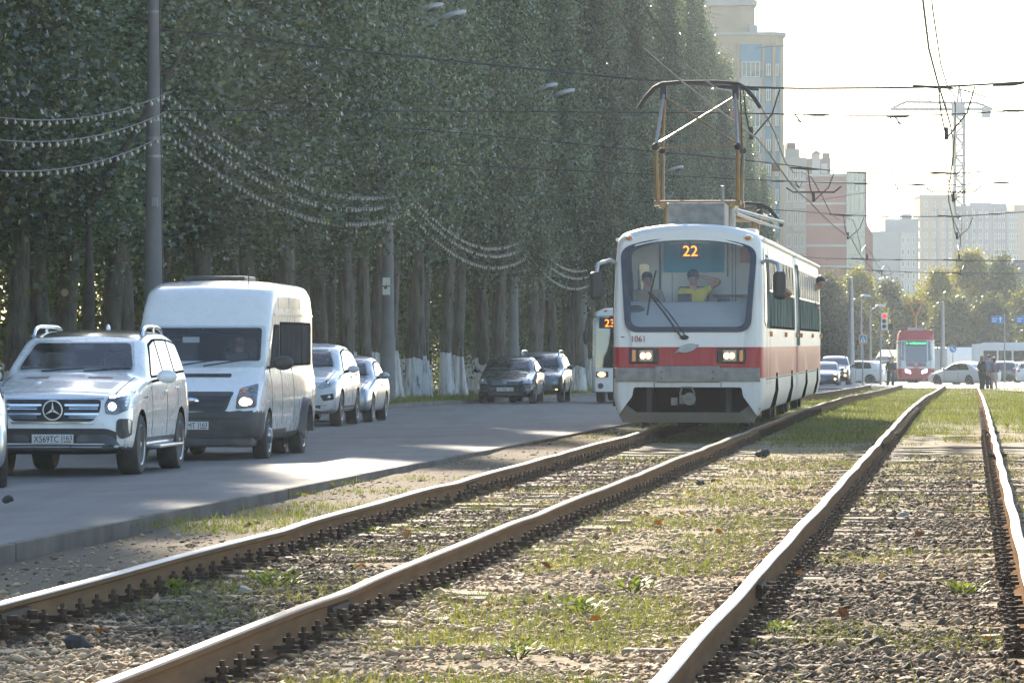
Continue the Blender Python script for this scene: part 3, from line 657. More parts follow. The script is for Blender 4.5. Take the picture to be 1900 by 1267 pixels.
# 7 city bus with route 23
D0 = 163
bx = thing('city_bus', 'white city bus showing route 23, half hidden behind the tram', 'bus', Vector(((1097 - CX) / F * D0 + 1.25, D0, gz(D0))), LANE)
rg = []
for y, k, zz in ((0, .90, .03), (.06, .96, 0), (.22, .995, 0), (.6, 1, 0), (9.3, 1, 0), (9.5, .96, .04)):
    w = 1.25 * k; rg.append([(-w * .98, y, .36), (-w, y - .0, .5), (-w, y + .02, 1.2), (-w * .985, y + .05 * (y < 1), 2.6), (-w * .93, y + .12 * (y < 1), 2.90), (-w * .7, y + .2 * (y < 1), 3.02 - zz), (w * .7, y + .2 * (y < 1), 3.02 - zz), (w * .93, y + .12 * (y < 1), 2.90), (w * .985, y + .05 * (y < 1), 2.6), (w, y + .02, 1.2), (w, y, .5), (w * .98, y, .36)])
me_mb = MB(); me_mb.loft(rg); bo = me_mb.build('body', M['white'], bx, 35); bbv = bvh_of(bo.data)
dec(bbv, rr([(-1.12, 1.12), (1.12, 1.12), (1.10, 2.78), (-1.10, 2.78)], .12), '+y', 'windscreen', M['glass_dark'], bx, off=.01, cut=.3)
for k in range(6): dec(bbv, rr([(.6 + k * 1.4, 1.25), (1.85 + k * 1.4, 1.25), (1.85 + k * 1.4, 2.5), (.6 + k * 1.4, 2.5)], .08), '-x', 'side_window', M['glass_dark'], bx, True, off=.01, cut=.5)
p_ = MB().box(-1.0, -.2, .01, .05, 2.38, 2.72).build('route_display', M['ink'], bx)
text('23', .34, M['led_orange'], p_, at_front(-.66, .004, 2.43), 'route_number')
for s in (1, -1):
    h = MB().box(min(s * .70, s * 1.1), max(s * .70, s * 1.1), -.03, .02, .82, 1.0).build('headlight', M['lens'], bx, bevel=.02)
    MB().ell((s * .92, -.03, .91), .13, .03, .075).build('bulb', M['lamp_orange' if s < 0 else 'lamp_warm'], h, 60)
    MB().lathe([(.09, -.02), (.09, .03), (.06, .02), (.03, .03)], (s * .95, 0, .55), 'y', 16).build('fog_lamp', M['lens'], bx, 40)
    MB().tube([(s * 1.1, .1, 2.75), (s * 1.38, -.1, 2.7), (s * 1.42, -.12, 2.35)], .025).build('mirror_arm', M['black'], bx, 60)
    MB().ell((s * 1.42, -.1, 2.1), .09, .08, .24).build('wing_mirror', M['black'], bx, 60)
    for y in (2.3, 7.4): wheel(bx, s * 1.1, y, .46, .28, s, 'steel')
    MB().ell((s * .8, .15, 2.93), .06, .05, .035).build('marker_lamp', M['amber'], bx, 60)
MB().box(-.26, .26, -.035, -.02, .50, .62).build('number_plate', M['plate'], bx)
# beyond the tram: the junction
def small_lamps(full, root, m, xs=.62, z=.74):
    lamp(full, root, rr([(xs - .14, z - .08), (xs - .12, z + .07), (xs + .18, z + .12), (xs + .2, z - .06)], .04), [(xs + .02, z + .01, .075)], m)
    lamp(full, root, rr([(xs - .1, z - .32), (xs - .1, z - .2), (xs + .12, z - .2), (xs + .12, z - .32)], .03), [(xs + .02, z - .26, .065)], m, lensm='black', name='fog_lamp')
D0 = 298
root, full, body = car('blue_saloon', 'dark blue saloon with four lit lamps emerging behind the tram\'s rear end', SEDAN, drop((1529 - CX) / F * D0, D0), LANE, 'navy')
small_lamps(full, root, 'lamp_orange'); grille(full, root, rr([(-.4, .74), (.4, .74), (.34, .6), (-.34, .6)], .04), [((-.36, .68), (.36, .68))])
D0 = 309
root, full, body = car('black_offroad_car', 'tall black off-road car with lit lamps behind the dark blue saloon', dict(BIGSUV, W=1.95), drop((1547 - CX) / F * D0, D0), LANE, 'black_paint')
small_lamps(full, root, 'lamp_orange', .66, .92); grille(full, root, rr([(-.5, 1.0), (.5, 1.0), (.44, .8), (-.44, .8)], .04), [((-.46, .9), (.46, .9))])
D0 = 334
def crossing(name, label, sp, x, D, rz, paint, tail=True):
    r_, f_, b_ = car(name, label, sp, drop((x - CX) / F * D, D), rz, paint)
    small_lamps(f_, r_, None, sp['W'] / 2 - .28, .72 if sp is not SUV else .86)
    if tail: tails(f_, r_, rr([(.54, .86), (.86, .86), (.86, 1.04), (.6, 1.0)], .03))
    return r_
crossing('white_hatchback', 'white hatchback seen from its side crossing the junction behind the black off-road car', HATCH, 1524, 331, -PI / 2 - .34, 'white')
crossing('white_saloon', 'white saloon turning across the rails beside the small red tram', SEDAN, 1738, 314, -PI / 2 - .88, 'white2')
root, full, body = car('white_small_car', 'small white car with lit lamp between the white hatchback and the person in black', dict(HATCH, W=1.65, L=3.9, wa=(.75, 3.1)), drop((1632 - CX) / F * 356, 356), LANE + .25, 'white2'); small_lamps(full, root, 'lamp_white', .56, .7)
crossing('grey_hatchback', 'grey car with dark roof just behind the white hatchback', HATCH, 1600, 352, -PI / 2 - .2, 'greygreen', False)
crossing('dark_offroad_car', 'dark off-road car with red tail lamps right of the standing group', SUV, 1866, 366, PI - TA + .02, 'black_paint').rotation_euler.z = PI - .12
crossing('pale_crossover', 'pale grey crossover queued between the dark off-road car and the silver estate', SUV, 1894, 390, PI - .10, 'silver')
crossing('silver_estate', 'silver car with red tail lamps cut by the right edge of the picture', HATCH, 1912, 348, PI - .13, 'white2')
crossing('red_hatchback', 'red car passing low in front of the small red tram', HATCH, 1722, 352, -PI / 2 - .1, 'red_paint', False)
# yellow van, white box lorry, white trolleybus
def boxy(name, label, cat, loc, rz, L, W, H, cabl, paint, wins, flat=0):
    root = thing(name, label, cat, loc, rz); hw = W / 2; rg = []
    for y, k, h in ((0, .92, max(.62, flat)), (.12, .98, max(.66, flat)), (cabl * .45, 1, max(.72, flat)), (cabl, 1, .98), (cabl + .2, 1, 1), (L - .1, 1, 1), (L, .97, .98)):
        w = hw * k; z = H * h; rg.append([(-w, y, .4), (-w, y, z * .7), (-w * .96, y, z - .12), (-w * .88, y, z), (w * .88, y, z), (w * .96, y, z - .12), (w, y, z * .7), (w, y, .4)])
    b = MB(); b.loft(rg); bo = b.build('body', M[paint], root, 35); bv = bvh_of(bo.data)
    dec(bv, rr([(-hw * .82, H * .52), (hw * .82, H * .52), (hw * .78, H * .80), (-hw * .78, H * .80)], .08), '+y', 'windscreen', M['glass_dark'], root, off=.01, cut=.3)
    for a, c in wins: dec(bv, rr([(a, H * .50), (c, H * .50), (c, H * .80), (a, H * .80)], .06), '-x', 'side_window', M['glass_dark'], root, True, off=.01, cut=.5)
    for s in (1, -1):
        for y in (.9, L - 1.6): wheel(root, s * (hw - .12), y, .42, .24, s, 'steel')
        MB().box(min(s * .6, s * .9) * hw, max(s * .6, s * .9) * hw, -.03, .06, .75, .92).build('headlight', M['lens'], root, bevel=.02)
    dec(bv, [(-hw * .9, .45), (hw * .9, .45), (hw * .9, .66), (-hw * .9, .66)], '+y', 'bumper', M['trim'], root, off=.02, cut=.4)
    return root, bv
boxy('yellow_van', 'yellow van waiting left of the small red tram', 'van', drop((1634 - CX) / F * 385, 385), -PI / 2 + .9, 5.2, 2.0, 2.5, 1.2, 'yellow_paint', [(1.4, 2.2), (2.6, 3.8)])
root, bv = boxy('box_lorry', 'long white box lorry behind the white saloon at the junction', 'lorry', drop((1806 - CX) / F * 432, 432), PI / 2 + .85, 5.2, 2.3, 3.0, 1.2, 'white2', [], .97)
boxy('trolleybus', 'long white trolleybus with row of windows at the far right', 'trolleybus', drop((1807 - CX) / F * 424, 424), -PI / 2 - .25, 11, 2.5, 3.35, .8, 'white2', [(1.0 + k * 1.25, 2.1 + k * 1.25) for k in range(7)], .96)
# people on foot
person('person in dark jacket walking beside the small red tram', drop((1652 - CX) / F * 299, 299), .4, 'cl_black', 'cl_jeans', 'hair_brown', 1.78, .16, (.15, -.1))
person('person with brown hair in black coat, left of the waiting group', drop((1822 - CX) / F * 251, 251), 2.2, 'cl_black', 'cl_black', 'hair_brown', 1.76, .04, (.2, .1), 'long')
person('person in pale blue shirt with dark hair in the middle of the waiting group', drop((1836 - CX) / F * 256, 256), 2.9, 'cl_blue', 'cl_jeans', 'hair_dark', 1.82, .06, (.1, .2))
person('person in grey jacket and beige skirt at the right of the waiting group', drop((1845 - CX) / F * 250, 250), -2.6, 'cl_grey', 'cl_beige', 'hair_brown', 1.68, .05, (.1, .1), 'long', skirt=True)
person('person with fair hair standing behind the white hatchback roof', drop((1592 - CX) / F * 345, 345), .2, 'cl_black', 'cl_jeans', 'hair_brown', 1.72)
# ------------------------------------------------------------------ the tram
def livery(name, bands, dust=.45):
    t = NT(name); co = t.n('TexCoord').outputs['Object']; z = t.n('SeparateXYZ', {0: co}).outputs[2]
    col = C3(bands[0][1])
    for zt, c in bands[1:]: col = t.mix(t.math('GREATER_THAN', z, zt), col, c)
    y = t.n('SeparateXYZ', {0: co}).outputs[1]
    st = t.noise(t.n('Mapping', {0: co, 3: (3, 3, .5)}).outputs[0], 4, 6)
    f = t.math('MULTIPLY', t.ramp(st, .38, .72), t.math('ADD', t.math('MULTIPLY', t.ramp(y, .6, 1.2), .55), .15))
    run = t.noise(t.n('Mapping', {0: co, 3: (16, 16, .7)}).outputs[0], 1, 5)
    f = t.math('ADD', f, t.math('MULTIPLY', t.ramp(z, .80, .2), .5)); f = t.math('ADD', f, t.math('MULTIPLY', t.math('MULTIPLY', t.ramp(run, .54, .72), t.ramp(z, 1.6, .7)), .6)); f = t.math('ADD', f, t.math('MULTIPLY', t.ramp(run, .6, .75), t.math('MULTIPLY', t.ramp(z, 3.0, 3.2), .5)))
    col = t.mix(t.math('MULTIPLY', f, dust, clamp=True), col, (.33, .28, .22))
    b = t.n('BsdfPrincipled', {'Base Color': col, 'Roughness': .5, 'Coat Weight': .15, 'Coat Roughness': .2, 'Specular IOR Level': .3})
    return t.finish(b.outputs[0])
M['tram'] = livery('tram_livery', [(0, (.55, .55, .53)), (.80, (.34, .010, .012)), (1.285, (.68, .66, .615))], .45)
M['tram_grey'] = mat('tram_dull_grey', (.25, .24, .225), .6, .1, 0, .45, 7, dirt=.6, dz=1.2, bump=.15, bscale=9)
M['cab_wall'] = mat('cab_wall', (.76, .76, .73), .7, var=.06)
M['cab_dash'] = mat('cab_console', (.40, .43, .46), .6, var=.08)
M['cab_blue'] = mat('cab_blue_blind', (.05, .33, .50), .7, var=.06)
M['notice'] = mat('orange_notice', (.62, .28, .12), .7, var=.1)
M['gold'] = mat('ochre_pantograph_paint', (.23, .14, .05), .45, .1, .2, .3, 6)
M['bluerim'] = mat('dark_blue_seal', (.02, .03, .06), .5)
TW = 1.19
def tram_body(L, front):
    rg = []
    ys = [0, .05, .16, .36, .75, 1.3, 2.5, 5, 8, 11, L - 1.2, L - .35, L] if front else [0, .3, 1.2, 4, 8, 11, L - 1.2, L - .3, L]
    for y in ys:
        if front: k = float(np.interp(y, [0, .05, .16, .36, .75, 1.3, L - .35, L], [.93, .955, .975, .985, .995, 1, 1, .94]))
        else: k = float(np.interp(y, [0, .3, L - .3, L], [.93, 1, 1, .93]))
        w = TW * k; zd = float(np.interp(y, [0, .16, .5, L - .3, L], [.10, .03, 0, 0, .06])) if front else float(np.interp(y, [0, .3, L - .3, L], [.06, 0, 0, .06]))
        zb = .20 if y < .4 and front else .27
        h = [(w * .94, zb), (w, zb + .30), (w, 1.3), (w, 1.75), (w * .985, 2.55), (w * .955, 2.93 - zd), (w * .938, 2.985 - zd), (w * .905, 3.035 - zd), (w * .85, 3.075 - zd), (w * .75, 3.115 - zd), (w * .62, 3.155 - zd), (w * .46, 3.185 - zd), (w * .29, 3.207 - zd), (w * .10, 3.217 - zd)]
        ring = []
        for x, z in h + [(-x, z) for x, z in h[::-1]]:
            cv = .14 * (x / TW) ** 2 if front and y < .8 else 0               # bowed nose, leaning back towards the top
            ln = (max(0, z - 1.4) / 1.75) ** 1.15 * .42 * max(0, 1 - y / .9) if front else 0
            ring.append((x, y + cv * max(0, 1 - y / .8) + ln, z))
        rg.append(ring)
    mb = MB(); mb.loft(rg); o = mb.build('b', M['tram'])
    bm = bmesh.new(); bm.from_mesh(o.data)
    be = [e for e in bm.edges if len(e.link_faces) == 2 and e.calc_face_angle(0) > .9]
    bmesh.ops.bevel(bm, geom=be, offset=.05, segments=3, affect='EDGES', profile=.5); me = bpy.data.meshes.new('b'); bm.to_mesh(me); bm.free()
    me.materials.clear(); bpy.data.objects.remove(o)
    return me
TX, TD = 2.72, 79.5
tram = thing('articulated_tram', 'red and white two-car tram on route 22 with raised pantograph and fleet number 1061', 'tram', (TX, TD, .30), LANE)
def tram_windows(bv, root, ys, sides=('-x', '+x')):
    for a, c, door in ys:
        for ax in sides:
            if door:
                w = dec(bv, rr([(a, .42), (c, .42), (c, 2.72), (a, 2.72)], .05), ax, 'door', M['tram'], root, off=.012, cut=.5)
                for q in (0, 1):
                    m_ = (a + c) / 2; p = [(a + .08, .8), (m_ - .05, .8), (m_ - .05, 2.6), (a + .08, 2.6)] if q == 0 else [(m_ + .05, .8), (c - .08, .8), (c - .08, 2.6), (m_ + .05, 2.6)]
                    dec(bv, rr(p, .06), ax, 'door_glass', M['glass_tint'], w, off=.022, cut=.5)
            else:
                fr = dec(bv, rr([(a, 1.58), (c, 1.58), (c, 2.17), (a, 2.17)], .04), ax, 'window_frame', M['matte'], root, off=.006, cut=.6)
                dec(bv, rr([(a + .05, 1.62), (c - .05, 1.62), (c - .05, 2.16), (a + .05, 2.16)], .03), ax, 'pane', M['glass_win'], fr, off=.014, cut=.6)
                for q in range(2):
                    a2 = a + .05 + q * (c - a - .1) / 2; c2 = a2 + (c - a - .1) / 2 - .06
                    dec(bv, [(a2 + .03, 2.17), (c2 - .03, 2.17), (c2 - .03, 2.20), (a2 + .03, 2.20)], ax, 'vent_rail', M['white2'], fr, off=.006, thick=.01, cut=.6); dec(bv, [(c2 + .0, 2.2), (c2 + .06, 2.2), (c2 + .06, 2.72), (c2 + .0, 2.72)], ax, 'vent_post', M['white2'], fr, off=.003, thick=.01, cut=.6)
M['glass_win'] = mat('side_window_glass', (.20, .23, .195), .25, 0, 0, .6, 1.2, ior=1.2, spec=.0)
def bogies(root, ys):
    for y in ys:
        b = MB(); b.box(-.85, .85, y - .9, y + .9, .22, .42)
        for s in (1, -1): b.box(s * .92 - .07, s * .92 + .07, y - 1.25, y + 1.25, .26, .44)
        bg = b.build('bogie', M['iron'], root, bevel=.03)
        for d in (-.95, .95):
            for s in (1, -1):
                w = MB(); w.lathe([(.38, -.08), (.38, -.055), (.35, -.05), (.34, .06), (.30, .065), (.28, .03), (.1, .03), (.1, .1), (.01, .1)], (s * .79, y + d, .35), 'x', 28); w.build('wheel', M['iron'], bg, 40)
# leading car
L1 = 15.0
me = set_mats(tram_body(L1, True), [M['tram'], M['under']]); full = bvh_of(me); cut = MB()
WS = [(-.955, 1.53), (.955, 1.53), (1.05, 2.83), (.62, 2.955), (0, 2.995), (-.62, 2.955), (-1.05, 2.83)]
win = rr(WS, [.18, .18, .16, .3, .3, .3, .16])
cav = rr([(a * .95, 1.60 + (b - 1.53) * .93) for a, b in WS], [.15, .15, .14, .3, .3, .3, .14])
cut.prism(cav, 'y', -.5, 1.95)
me = carve(me, cut)
cut = MB(); cut.prism(rr([(-.84, .66), (-.86, .52), (-.98, .36), (-1.12, .15), (1.12, .15), (.98, .36), (.86, .52), (.84, .66)], .04), 'y', -.4, .85)
for y in (5.4, 12.6):
    for s in (1, -1): cut.prism([(y - 1.25, .2), (y + 1.25, .2), (y + .35, .86), (y - .35, .86)], 'x', s * 1.5 if s < 0 else .95, -.95 if s < 0 else 1.5)
for y in [2.55, 3.85] + [5.3 + 1.45 * k for k in range(6)]: cut.box(.93, 1.4, y + .06, y + 1.24, 2.19, 2.71)
me = carve(me, cut)
body = finish_body(me, 'body', [M['tram'], M['under']], tram)
# windscreen with its seal, cab behind it
rim_o = rr([(a * 1.02, 1.53 + (b - 1.53) * 1.012 - .015) for a, b in WS], [.2, .2, .18, .3, .3, .3, .18], 6); rim_i = rr([(a * .93, 1.60 + (b - 1.53) * .935) for a, b in WS], [.14, .14, .13, .3, .3, .3, .13], 6)
n = len(rim_o); fb = MB()
def nose_y(x, z):
    h = full.ray_cast(Vector((x, -5, z)), Vector((0, 1, 0))); return h[0].y if h[0] else .3
fb.loft([[(x, nose_y(x, z) - .028, z) for x, z in rim_o], [(x, nose_y(x, z) - .030, z) for x, z in rim_i], [(x, nose_y(x, z) + .05, z) for x, z in rim_i], [(x, nose_y(x, z) + .05, z) for x, z in rim_o]], cap=False)
seal = fb.build('windscreen_seal', M['bluerim'], tram, 50)
dec(full, rr([(a * .97, 1.56 + (b - 1.53) * .96) for a, b in WS], [.15, .15, .14, .3, .3, .3, .14]), '+y', 'windscreen', M['glass'], tram, off=.012, thick=.008, cut=.25)
cab = MB(); cab.box(-1.08, 1.08, 1.86, 1.9, 1.2, 3.05).build('cab_back_wall', M['cab_wall'], tram)
c2 = MB(); c2.box(-1.09, -1.06, .62, 1.86, 1.3, 2.95); c2.box(1.06, 1.09, .62, 1.86, 1.3, 2.95); c2.build('cab_side_wall', M['cab_wall'], tram)
MB().box(-1.05, 1.05, .65, 1.86, 2.96, 2.98).build('cab_ceiling', M['cab_dash'], tram)
ds = MB(); ds.prism([(.36, 1.60), (.46, 1.66), (.86, 1.99), (1.0, 2.0), (1.0, 1.60)], 'x', -.98, .98); dash = ds.build('dashboard', M['cab_dash'], tram, bevel=.02)
MB().box(-.20, .02, .86, .94, 2.0, 2.12).build('console_box', M['ink'], dash, bevel=.01)
MB().box(.42, .62, .88, .95, 2.0, 2.05).build('switch_panel', M['ink'], dash, bevel=.01)
MB().ell((-.85, .75, 1.86), .16, .10, .08).build('cloth_bag', M['cl_black'], dash, 50)
MB().box(-.475, .485, 1.80, 1.82, 2.47, 2.92).build('blue_blind', M['cab_blue'], tram)
MB().box(.74, .90, 1.84, 1.855, 2.62, 2.86).build('orange_notice', M['notice'], tram)
for nm, bx in (('cab_rail', (-.545, -.515, 1.80, 1.84, 1.6, 3.0)), ('cab_rail', (.535, .55, 1.80, 1.84, 2.4, 2.92)), ('cab_rail', (.61, .62, 1.84, 1.855, 1.9, 2.95)), ('cab_rail', (.66, .67, 1.84, 1.855, 1.9, 2.95)), ('cab_shelf', (.30, 1.05, 1.60, 1.85, 2.09, 2.115)), ('cab_rail', (-.345, -.337, 1.85, 1.856, 1.9, 2.45))):
    MB().box(*bx).build(nm, M['trim'], tram)
pw = MB(); pw.prism(rr([(-.88, 1.85), (-.70, 1.85), (-.70, 2.60), (-.88, 2.60)], .07), 'y', 1.835, 1.855); pw.build('cab_door_window', M['glass_tint'], tram)
for s, z0 in ((-.075, 0), (.075, 0)):
    pass
bd = MB().box(-.17, .17, .90, .96, 2.68, 2.90).build('route_display', M['ink'], tram)
text('22', .235, M['led_orange'], bd, at_front(0, .895, 2.71), 'route_number', xs=1.05)
sv = MB().tube([(0, .93, 2.88), (0, .93, 2.97)], .02).build('display_bracket', M['iron'], bd)
# nose furniture
for s in (1, -1):
    qp = rr([(s * .93 - s * .0, 1.57), (s * 1.06, 1.57), (s * 1.085, 2.1), (s * 1.07, 2.80)], .03)
# tall slim quarter lights on the rounded corners
def bv_side(y, z, s):
    h = full.ray_cast(Vector((s * 5, y, z)), Vector((-s, 0, 0))); return h[0]
for ax, s in (('-x', 1), ('+x', -1)):
    q = [(.60, 1.66), (.80, 1.60), (1.02, 1.66), (1.10, 2.0), (1.08, 2.45), (.98, 2.80), (.86, 2.86), (.76, 2.7), (.64, 2.2)]
    fr = dec(full, rr(q, .06), ax, 'quarter_light_frame', M['bluerim'], tram, off=.004, cut=.2)
    q2 = [(lerp(.84, a, .86), lerp(2.22, b, .95)) for a, b in q]
    dec(full, rr(q2, .06), ax, 'quarter_light', M['glass_tint'], fr, off=.012, cut=.2)
text('1061', .135, mat('fleet_red', (.30, .02, .03), .5), tram, at_front(-.77, nose_y(-.77, 1.4) - .012, 1.365), 'fleet_number', xs=.9)
em = MB(); em.prism([(.15 * math.cos(a) + .02, .068 * math.sin(a) + .03 * math.cos(a)) for a in np.linspace(0, 2 * PI, 22, endpoint=False)], 'y', -.012, .03); em.prism([(-.19, -.085), (-.10, -.065), (-.05, -.02), (-.13, -.01)], 'y', 0, .03); em.prism([(.10, .06), (.20, .06), (.16, .02), (.12, .0)], 'y', .002, .03)
e = em.build('crest_emblem', M['steel'], tram, bevel=.008); e.location = (-.02, nose_y(0, 1.27) - .05, 1.265)
MB().box(-.07, .07, -.012, -.002, -.012, .012).build('crest_bar', M['steel'], e, bevel=.004)
for s in (1, -1):
    x0 = s * .68; y0 = nose_y(x0, 1.1) - .03
    h = MB().box(x0 - .225, x0 + .225, y0, y0 + .12, 1.03, 1.265).build('headlight_housing', M['black'], tram, bevel=.02)
    l = MB().box(x0 - s * .0 - .10 - s * .03, x0 + .11 - s * .03, y0 - .012, y0, 1.06, 1.24).build('headlight', M['lens'], h, bevel=.006)
    for q in (-.045, .04): MB().ell((x0 + q - s * .03, y0 - .014, 1.15), .042, .012, .048).build('bulb', M['lamp_warm'], l, 60)
    MB().box(x0 + s * .155 - .03, x0 + s * .155 + .03, y0 - .012, y0, 1.06, 1.24).build('indicator', M['amber'], h, bevel=.006)
    m = MB(); m.ell((s * .93, nose_y(s * .93, 2.98) + .02, 2.985), .085, .08, .055); mm = m.build('marker_lamp_base', M['white'], tram, 60)
    MB().ell((s * .93, nose_y(s * .93, 2.98) - .05, 2.985), .05, .03, .032).build('marker_lamp', M['amber'], mm, 60)
def bumper_bar(x0, x1, z0, z1, dy, name='bumper'):
    b = MB(); xs = np.linspace(x0, x1, 12)
    b.loft([[(x, nose_y(np.clip(x, -1.1, 1.1), .9) - dy, z0 + .02), (x, nose_y(np.clip(x, -1.1, 1.1), .9) - dy - .012, (z0 + z1) / 2), (x, nose_y(np.clip(x, -1.1, 1.1), .9) - dy, z1 - .01), (x, nose_y(np.clip(x, -1.1, 1.1), .9) - dy + .05, z1), (x, nose_y(np.clip(x, -1.1, 1.1), .9) + .06, z1), (x, nose_y(np.clip(x, -1.1, 1.1), .9) + .06, z0)] for x in xs])
    return b.build(name, M['tram_grey'], tram, 40)
bumper_bar(-1.125, 1.125, .735, .965, .055); bumper_bar(-.50, .50, .725, .995, .085, 'bumper_centre')
for x in (-.40, .40):
    for z in (.80, .90): MB().lathe([(.012, 0), (.010, -.008), (.001, -.009)], (x, nose_y(x, .9) - .098, z), 'y', 8).build('bumper_bolt', M['iron'], tram)
for x in (-.52, .52): MB().box(x - .006, x + .006, nose_y(x, .62) - .004, nose_y(x, .62) + .01, .665, .73).build('nose_seam', M['ink'], tram)
dec(full, line((-1.10, 1.44), (-.99, 1.44), .012), '+y', 'nose_seam', M['ink'], tram, off=.003)
# grubby apron with its skirt, coupler, dark underframe
ap = MB(); ap.loft([[(-1.12, .22, .30), (-1.02, .12, .12), (1.02, .12, .12), (1.12, .22, .30), (.92, .24, .30), (-.92, .24, .30)], [(-1.12, .30, .30), (-1.02, .2, .12), (1.02, .2, .12), (1.12, .30, .30), (.92, .32, .30), (-.92, .32, .30)]])
ap = MB()
apo = [(-1.13, .34), (-1.02, .11), (1.02, .11), (1.13, .34), (.98, .40), (.80, .27), (-.80, .27), (-.98, .40)]
ap.loft([[(x, .10 + .14 * (x / TW) ** 2, z) for x, z in apo], [(x, .18 + .14 * (x / TW) ** 2, z) for x, z in apo]])
ap.build('apron', mat('grimy_apron', (.12, .105, .082), .75, 0, 0, .45, 5, dirt=.4, bump=.2, bscale=12), tram, bevel=.01)
uf = MB(); uf.box(-.95, .95, .88, .95, .2, .7)
uf.build('underframe', M['under'], tram)
for s in (1, -1): MB().box(s * .62 - .04, s * .62 + .04, .45, .88, .25, .66).build('frame_beam', M['iron'], tram)
MB().box(-1.0, 1.0, .75, 1.4, .14, .24).build('lifeguard', M['iron'], tram, bevel=.02)
cp = MB(); cp.tube([(0, .9, .46), (-.02, .3, .46)], .07, 8); cp.box(-.13, .10, .14, .3, .40, .54); cp.tube([(-.08, .10, .46), (-.08, .16, .46)], .05, 8); cp.lathe([(.10, .06), (.10, .12), (.05, .12), (.05, .06)], (.03, 0, .48), 'y', 18); cp.tube([(-.12, .13, .55), (-.09, .13, .66), (.06, .13, .66), (.11, .13, .55)], .018, 8); cp.box(-.26, -.16, .12, .22, .38, .50)
cp.build('coupler', mat('worn_coupler', (.20, .19, .165), .6, .2, 0, .4, 12, bump=.2), tram, 40, bevel=.012)
MB().tube([(.10, .2, .38), (.10, .3, .3), (.06, .9, .26)], .03).build('coupler_hose', M['iron'], tram)
MB().box(-.15, .17, .3, .8, .05, .24).build('track_brake', M['under'], tram, bevel=.02)
wp = MB(); wp.tube([(-.10, nose_y(-.1, 1.45) - .06, 1.44), (-.34, nose_y(-.3, 1.8) - .05, 1.78), (-.62, nose_y(-.62, 2.15) - .05, 2.14)], .014)
wp.tube([(-.02, nose_y(-.0, 1.45) - .06, 1.44), (-.28, nose_y(-.3, 1.8) - .05, 1.80), (-.58, nose_y(-.62, 2.15) - .05, 2.14)], .010)
wp.tube([(-.50, nose_y(-.55, 2.4) - .05, 2.48), (-.58, nose_y(-.6, 2.15) - .05, 2.14), (-.63, nose_y(-.63, 1.8) - .05, 1.78)], .014)
wp.ell((-.05, nose_y(0, 1.45) - .05, 1.435), .07, .04, .035)
wp.build('wiper', M['black'], tram, 50)
for s in (1, -1):
    m = MB(); m.tube([(s * 1.05, .75, 2.55), (s * 1.22, .35, 2.64), (s * 1.40, .18, 2.58), (s * 1.43, .16, 2.40)], .032, 8); m.build('mirror_arm', M['silver'], tram, 60)
    b = MB().box(s * 1.43 - .10, s * 1.43 + .10, .10, .22, 2.02, 2.46).build('wing_mirror', M['black'], tram, bevel=.06)
    MB().box(s * 1.43 - .08, s * 1.43 + .08, .221, .226, 2.06, 2.42).build('mirror_glass', M['glass_dark'], b)
tram_windows(full, tram, [(2.55, 3.75, 0), (3.85, 5.2, 0), (5.3, 6.65, 0), (6.75, 8.1, 0), (8.2, 9.55, 0), (9.65, 11.0, 0), (11.1, 12.45, 0), (12.55, 13.9, 0)], ('-x',))
tram_windows(full, tram, [(1.3, 2.5, 1), (2.7, 4.1, 0), (4.2, 5.6, 0), (5.8, 7.2, 1), (7.4, 8.8, 0), (8.9, 10.3, 0), (10.4, 11.8, 0), (12.2, 13.6, 1)], ('+x',))
dec(full, rr([(1.3, 1.58), (2.3, 1.58), (2.3, 2.74), (1.3, 2.74)], .05), '-x', 'cab_side_window', M['glass_win'], tram, off=.01, cut=.5)
for y in (2.4, 9.0, 14.6): 
    MB().box(TW - .01, TW + .05, y, y + .08, 1.45, 1.53).build('side_lamp', M['amber'], tram, bevel=.01)
for y in (1.22, 2.42, 14.1): dec(full, line((y, .3), (y, 2.9), .018), '-x', 'body_seam', M['ink'], tram, off=.003, cut=.4)
dec(full, line((.95, .78), (14.6, .78), .02), '-x', 'skirt_seam', M['ink'], tram, off=.003, cut=.5)
gut = MB()
for s in (1, -1): gut.tube([(s * TW * .97, 1.0, 2.97), (s * TW * .97, L1 - .2, 2.97)], .03)
gut.build('roof_gutter', M['white2'], tram, 50)
ln = bv_side(1.15, .5, -1)
MB().box(-TW - .055, -TW - .005, 1.3, 1.38, .35, 2.75).build('open_door_edge', M['black'], tram)
bogies(tram, (3.6, 12.4))
MB().box(-.5, .5, 5.5, 9.2, .3, .6).build('underfloor_box', M['iron'], tram, bevel=.03)
# second car
L2 = 15.0
M2 = Matrix.Translation((0, 15.35, 0))
me = set_mats(tram_body(L2, False), [M['tram'], M['under']]); me.transform(M2); full2 = bvh_of(me); cut = MB()
for y in (20.8, 28.0):
    for s in (1, -1): cut.prism([(y - 1.1, .2), (y + 1.1, .2), (y + .5, .82), (y - .5, .82)], 'x', s * 1.5 if s < 0 else .95, -.95 if s < 0 else 1.5)
for k in range(9): cut.box(.93, 1.4, 16.9 + 1.4 * k + .06, 18.2 + 1.4 * k - .06, 2.19, 2.71)
me = carve(me, cut); finish_body(me, 'rear_car_body', [M['tram'], M['under']], tram)
tram_windows(full2, tram, [(16.9 + 1.4 * k, 18.2 + 1.4 * k, 0) for k in range(9)], ('-x',)); tram_windows(full2, tram, [(16.4, 17.8, 1), (21.5, 22.9, 1), (27.8, 29.2, 1)], ('+x',))
dec(full2, rr([(15.6, 1.3), (16.7, 1.3), (16.7, 2.8), (15.6, 2.8)], .05), '-x', 'end_side_window', M['glass_win'], tram, off=.01, cut=.5)
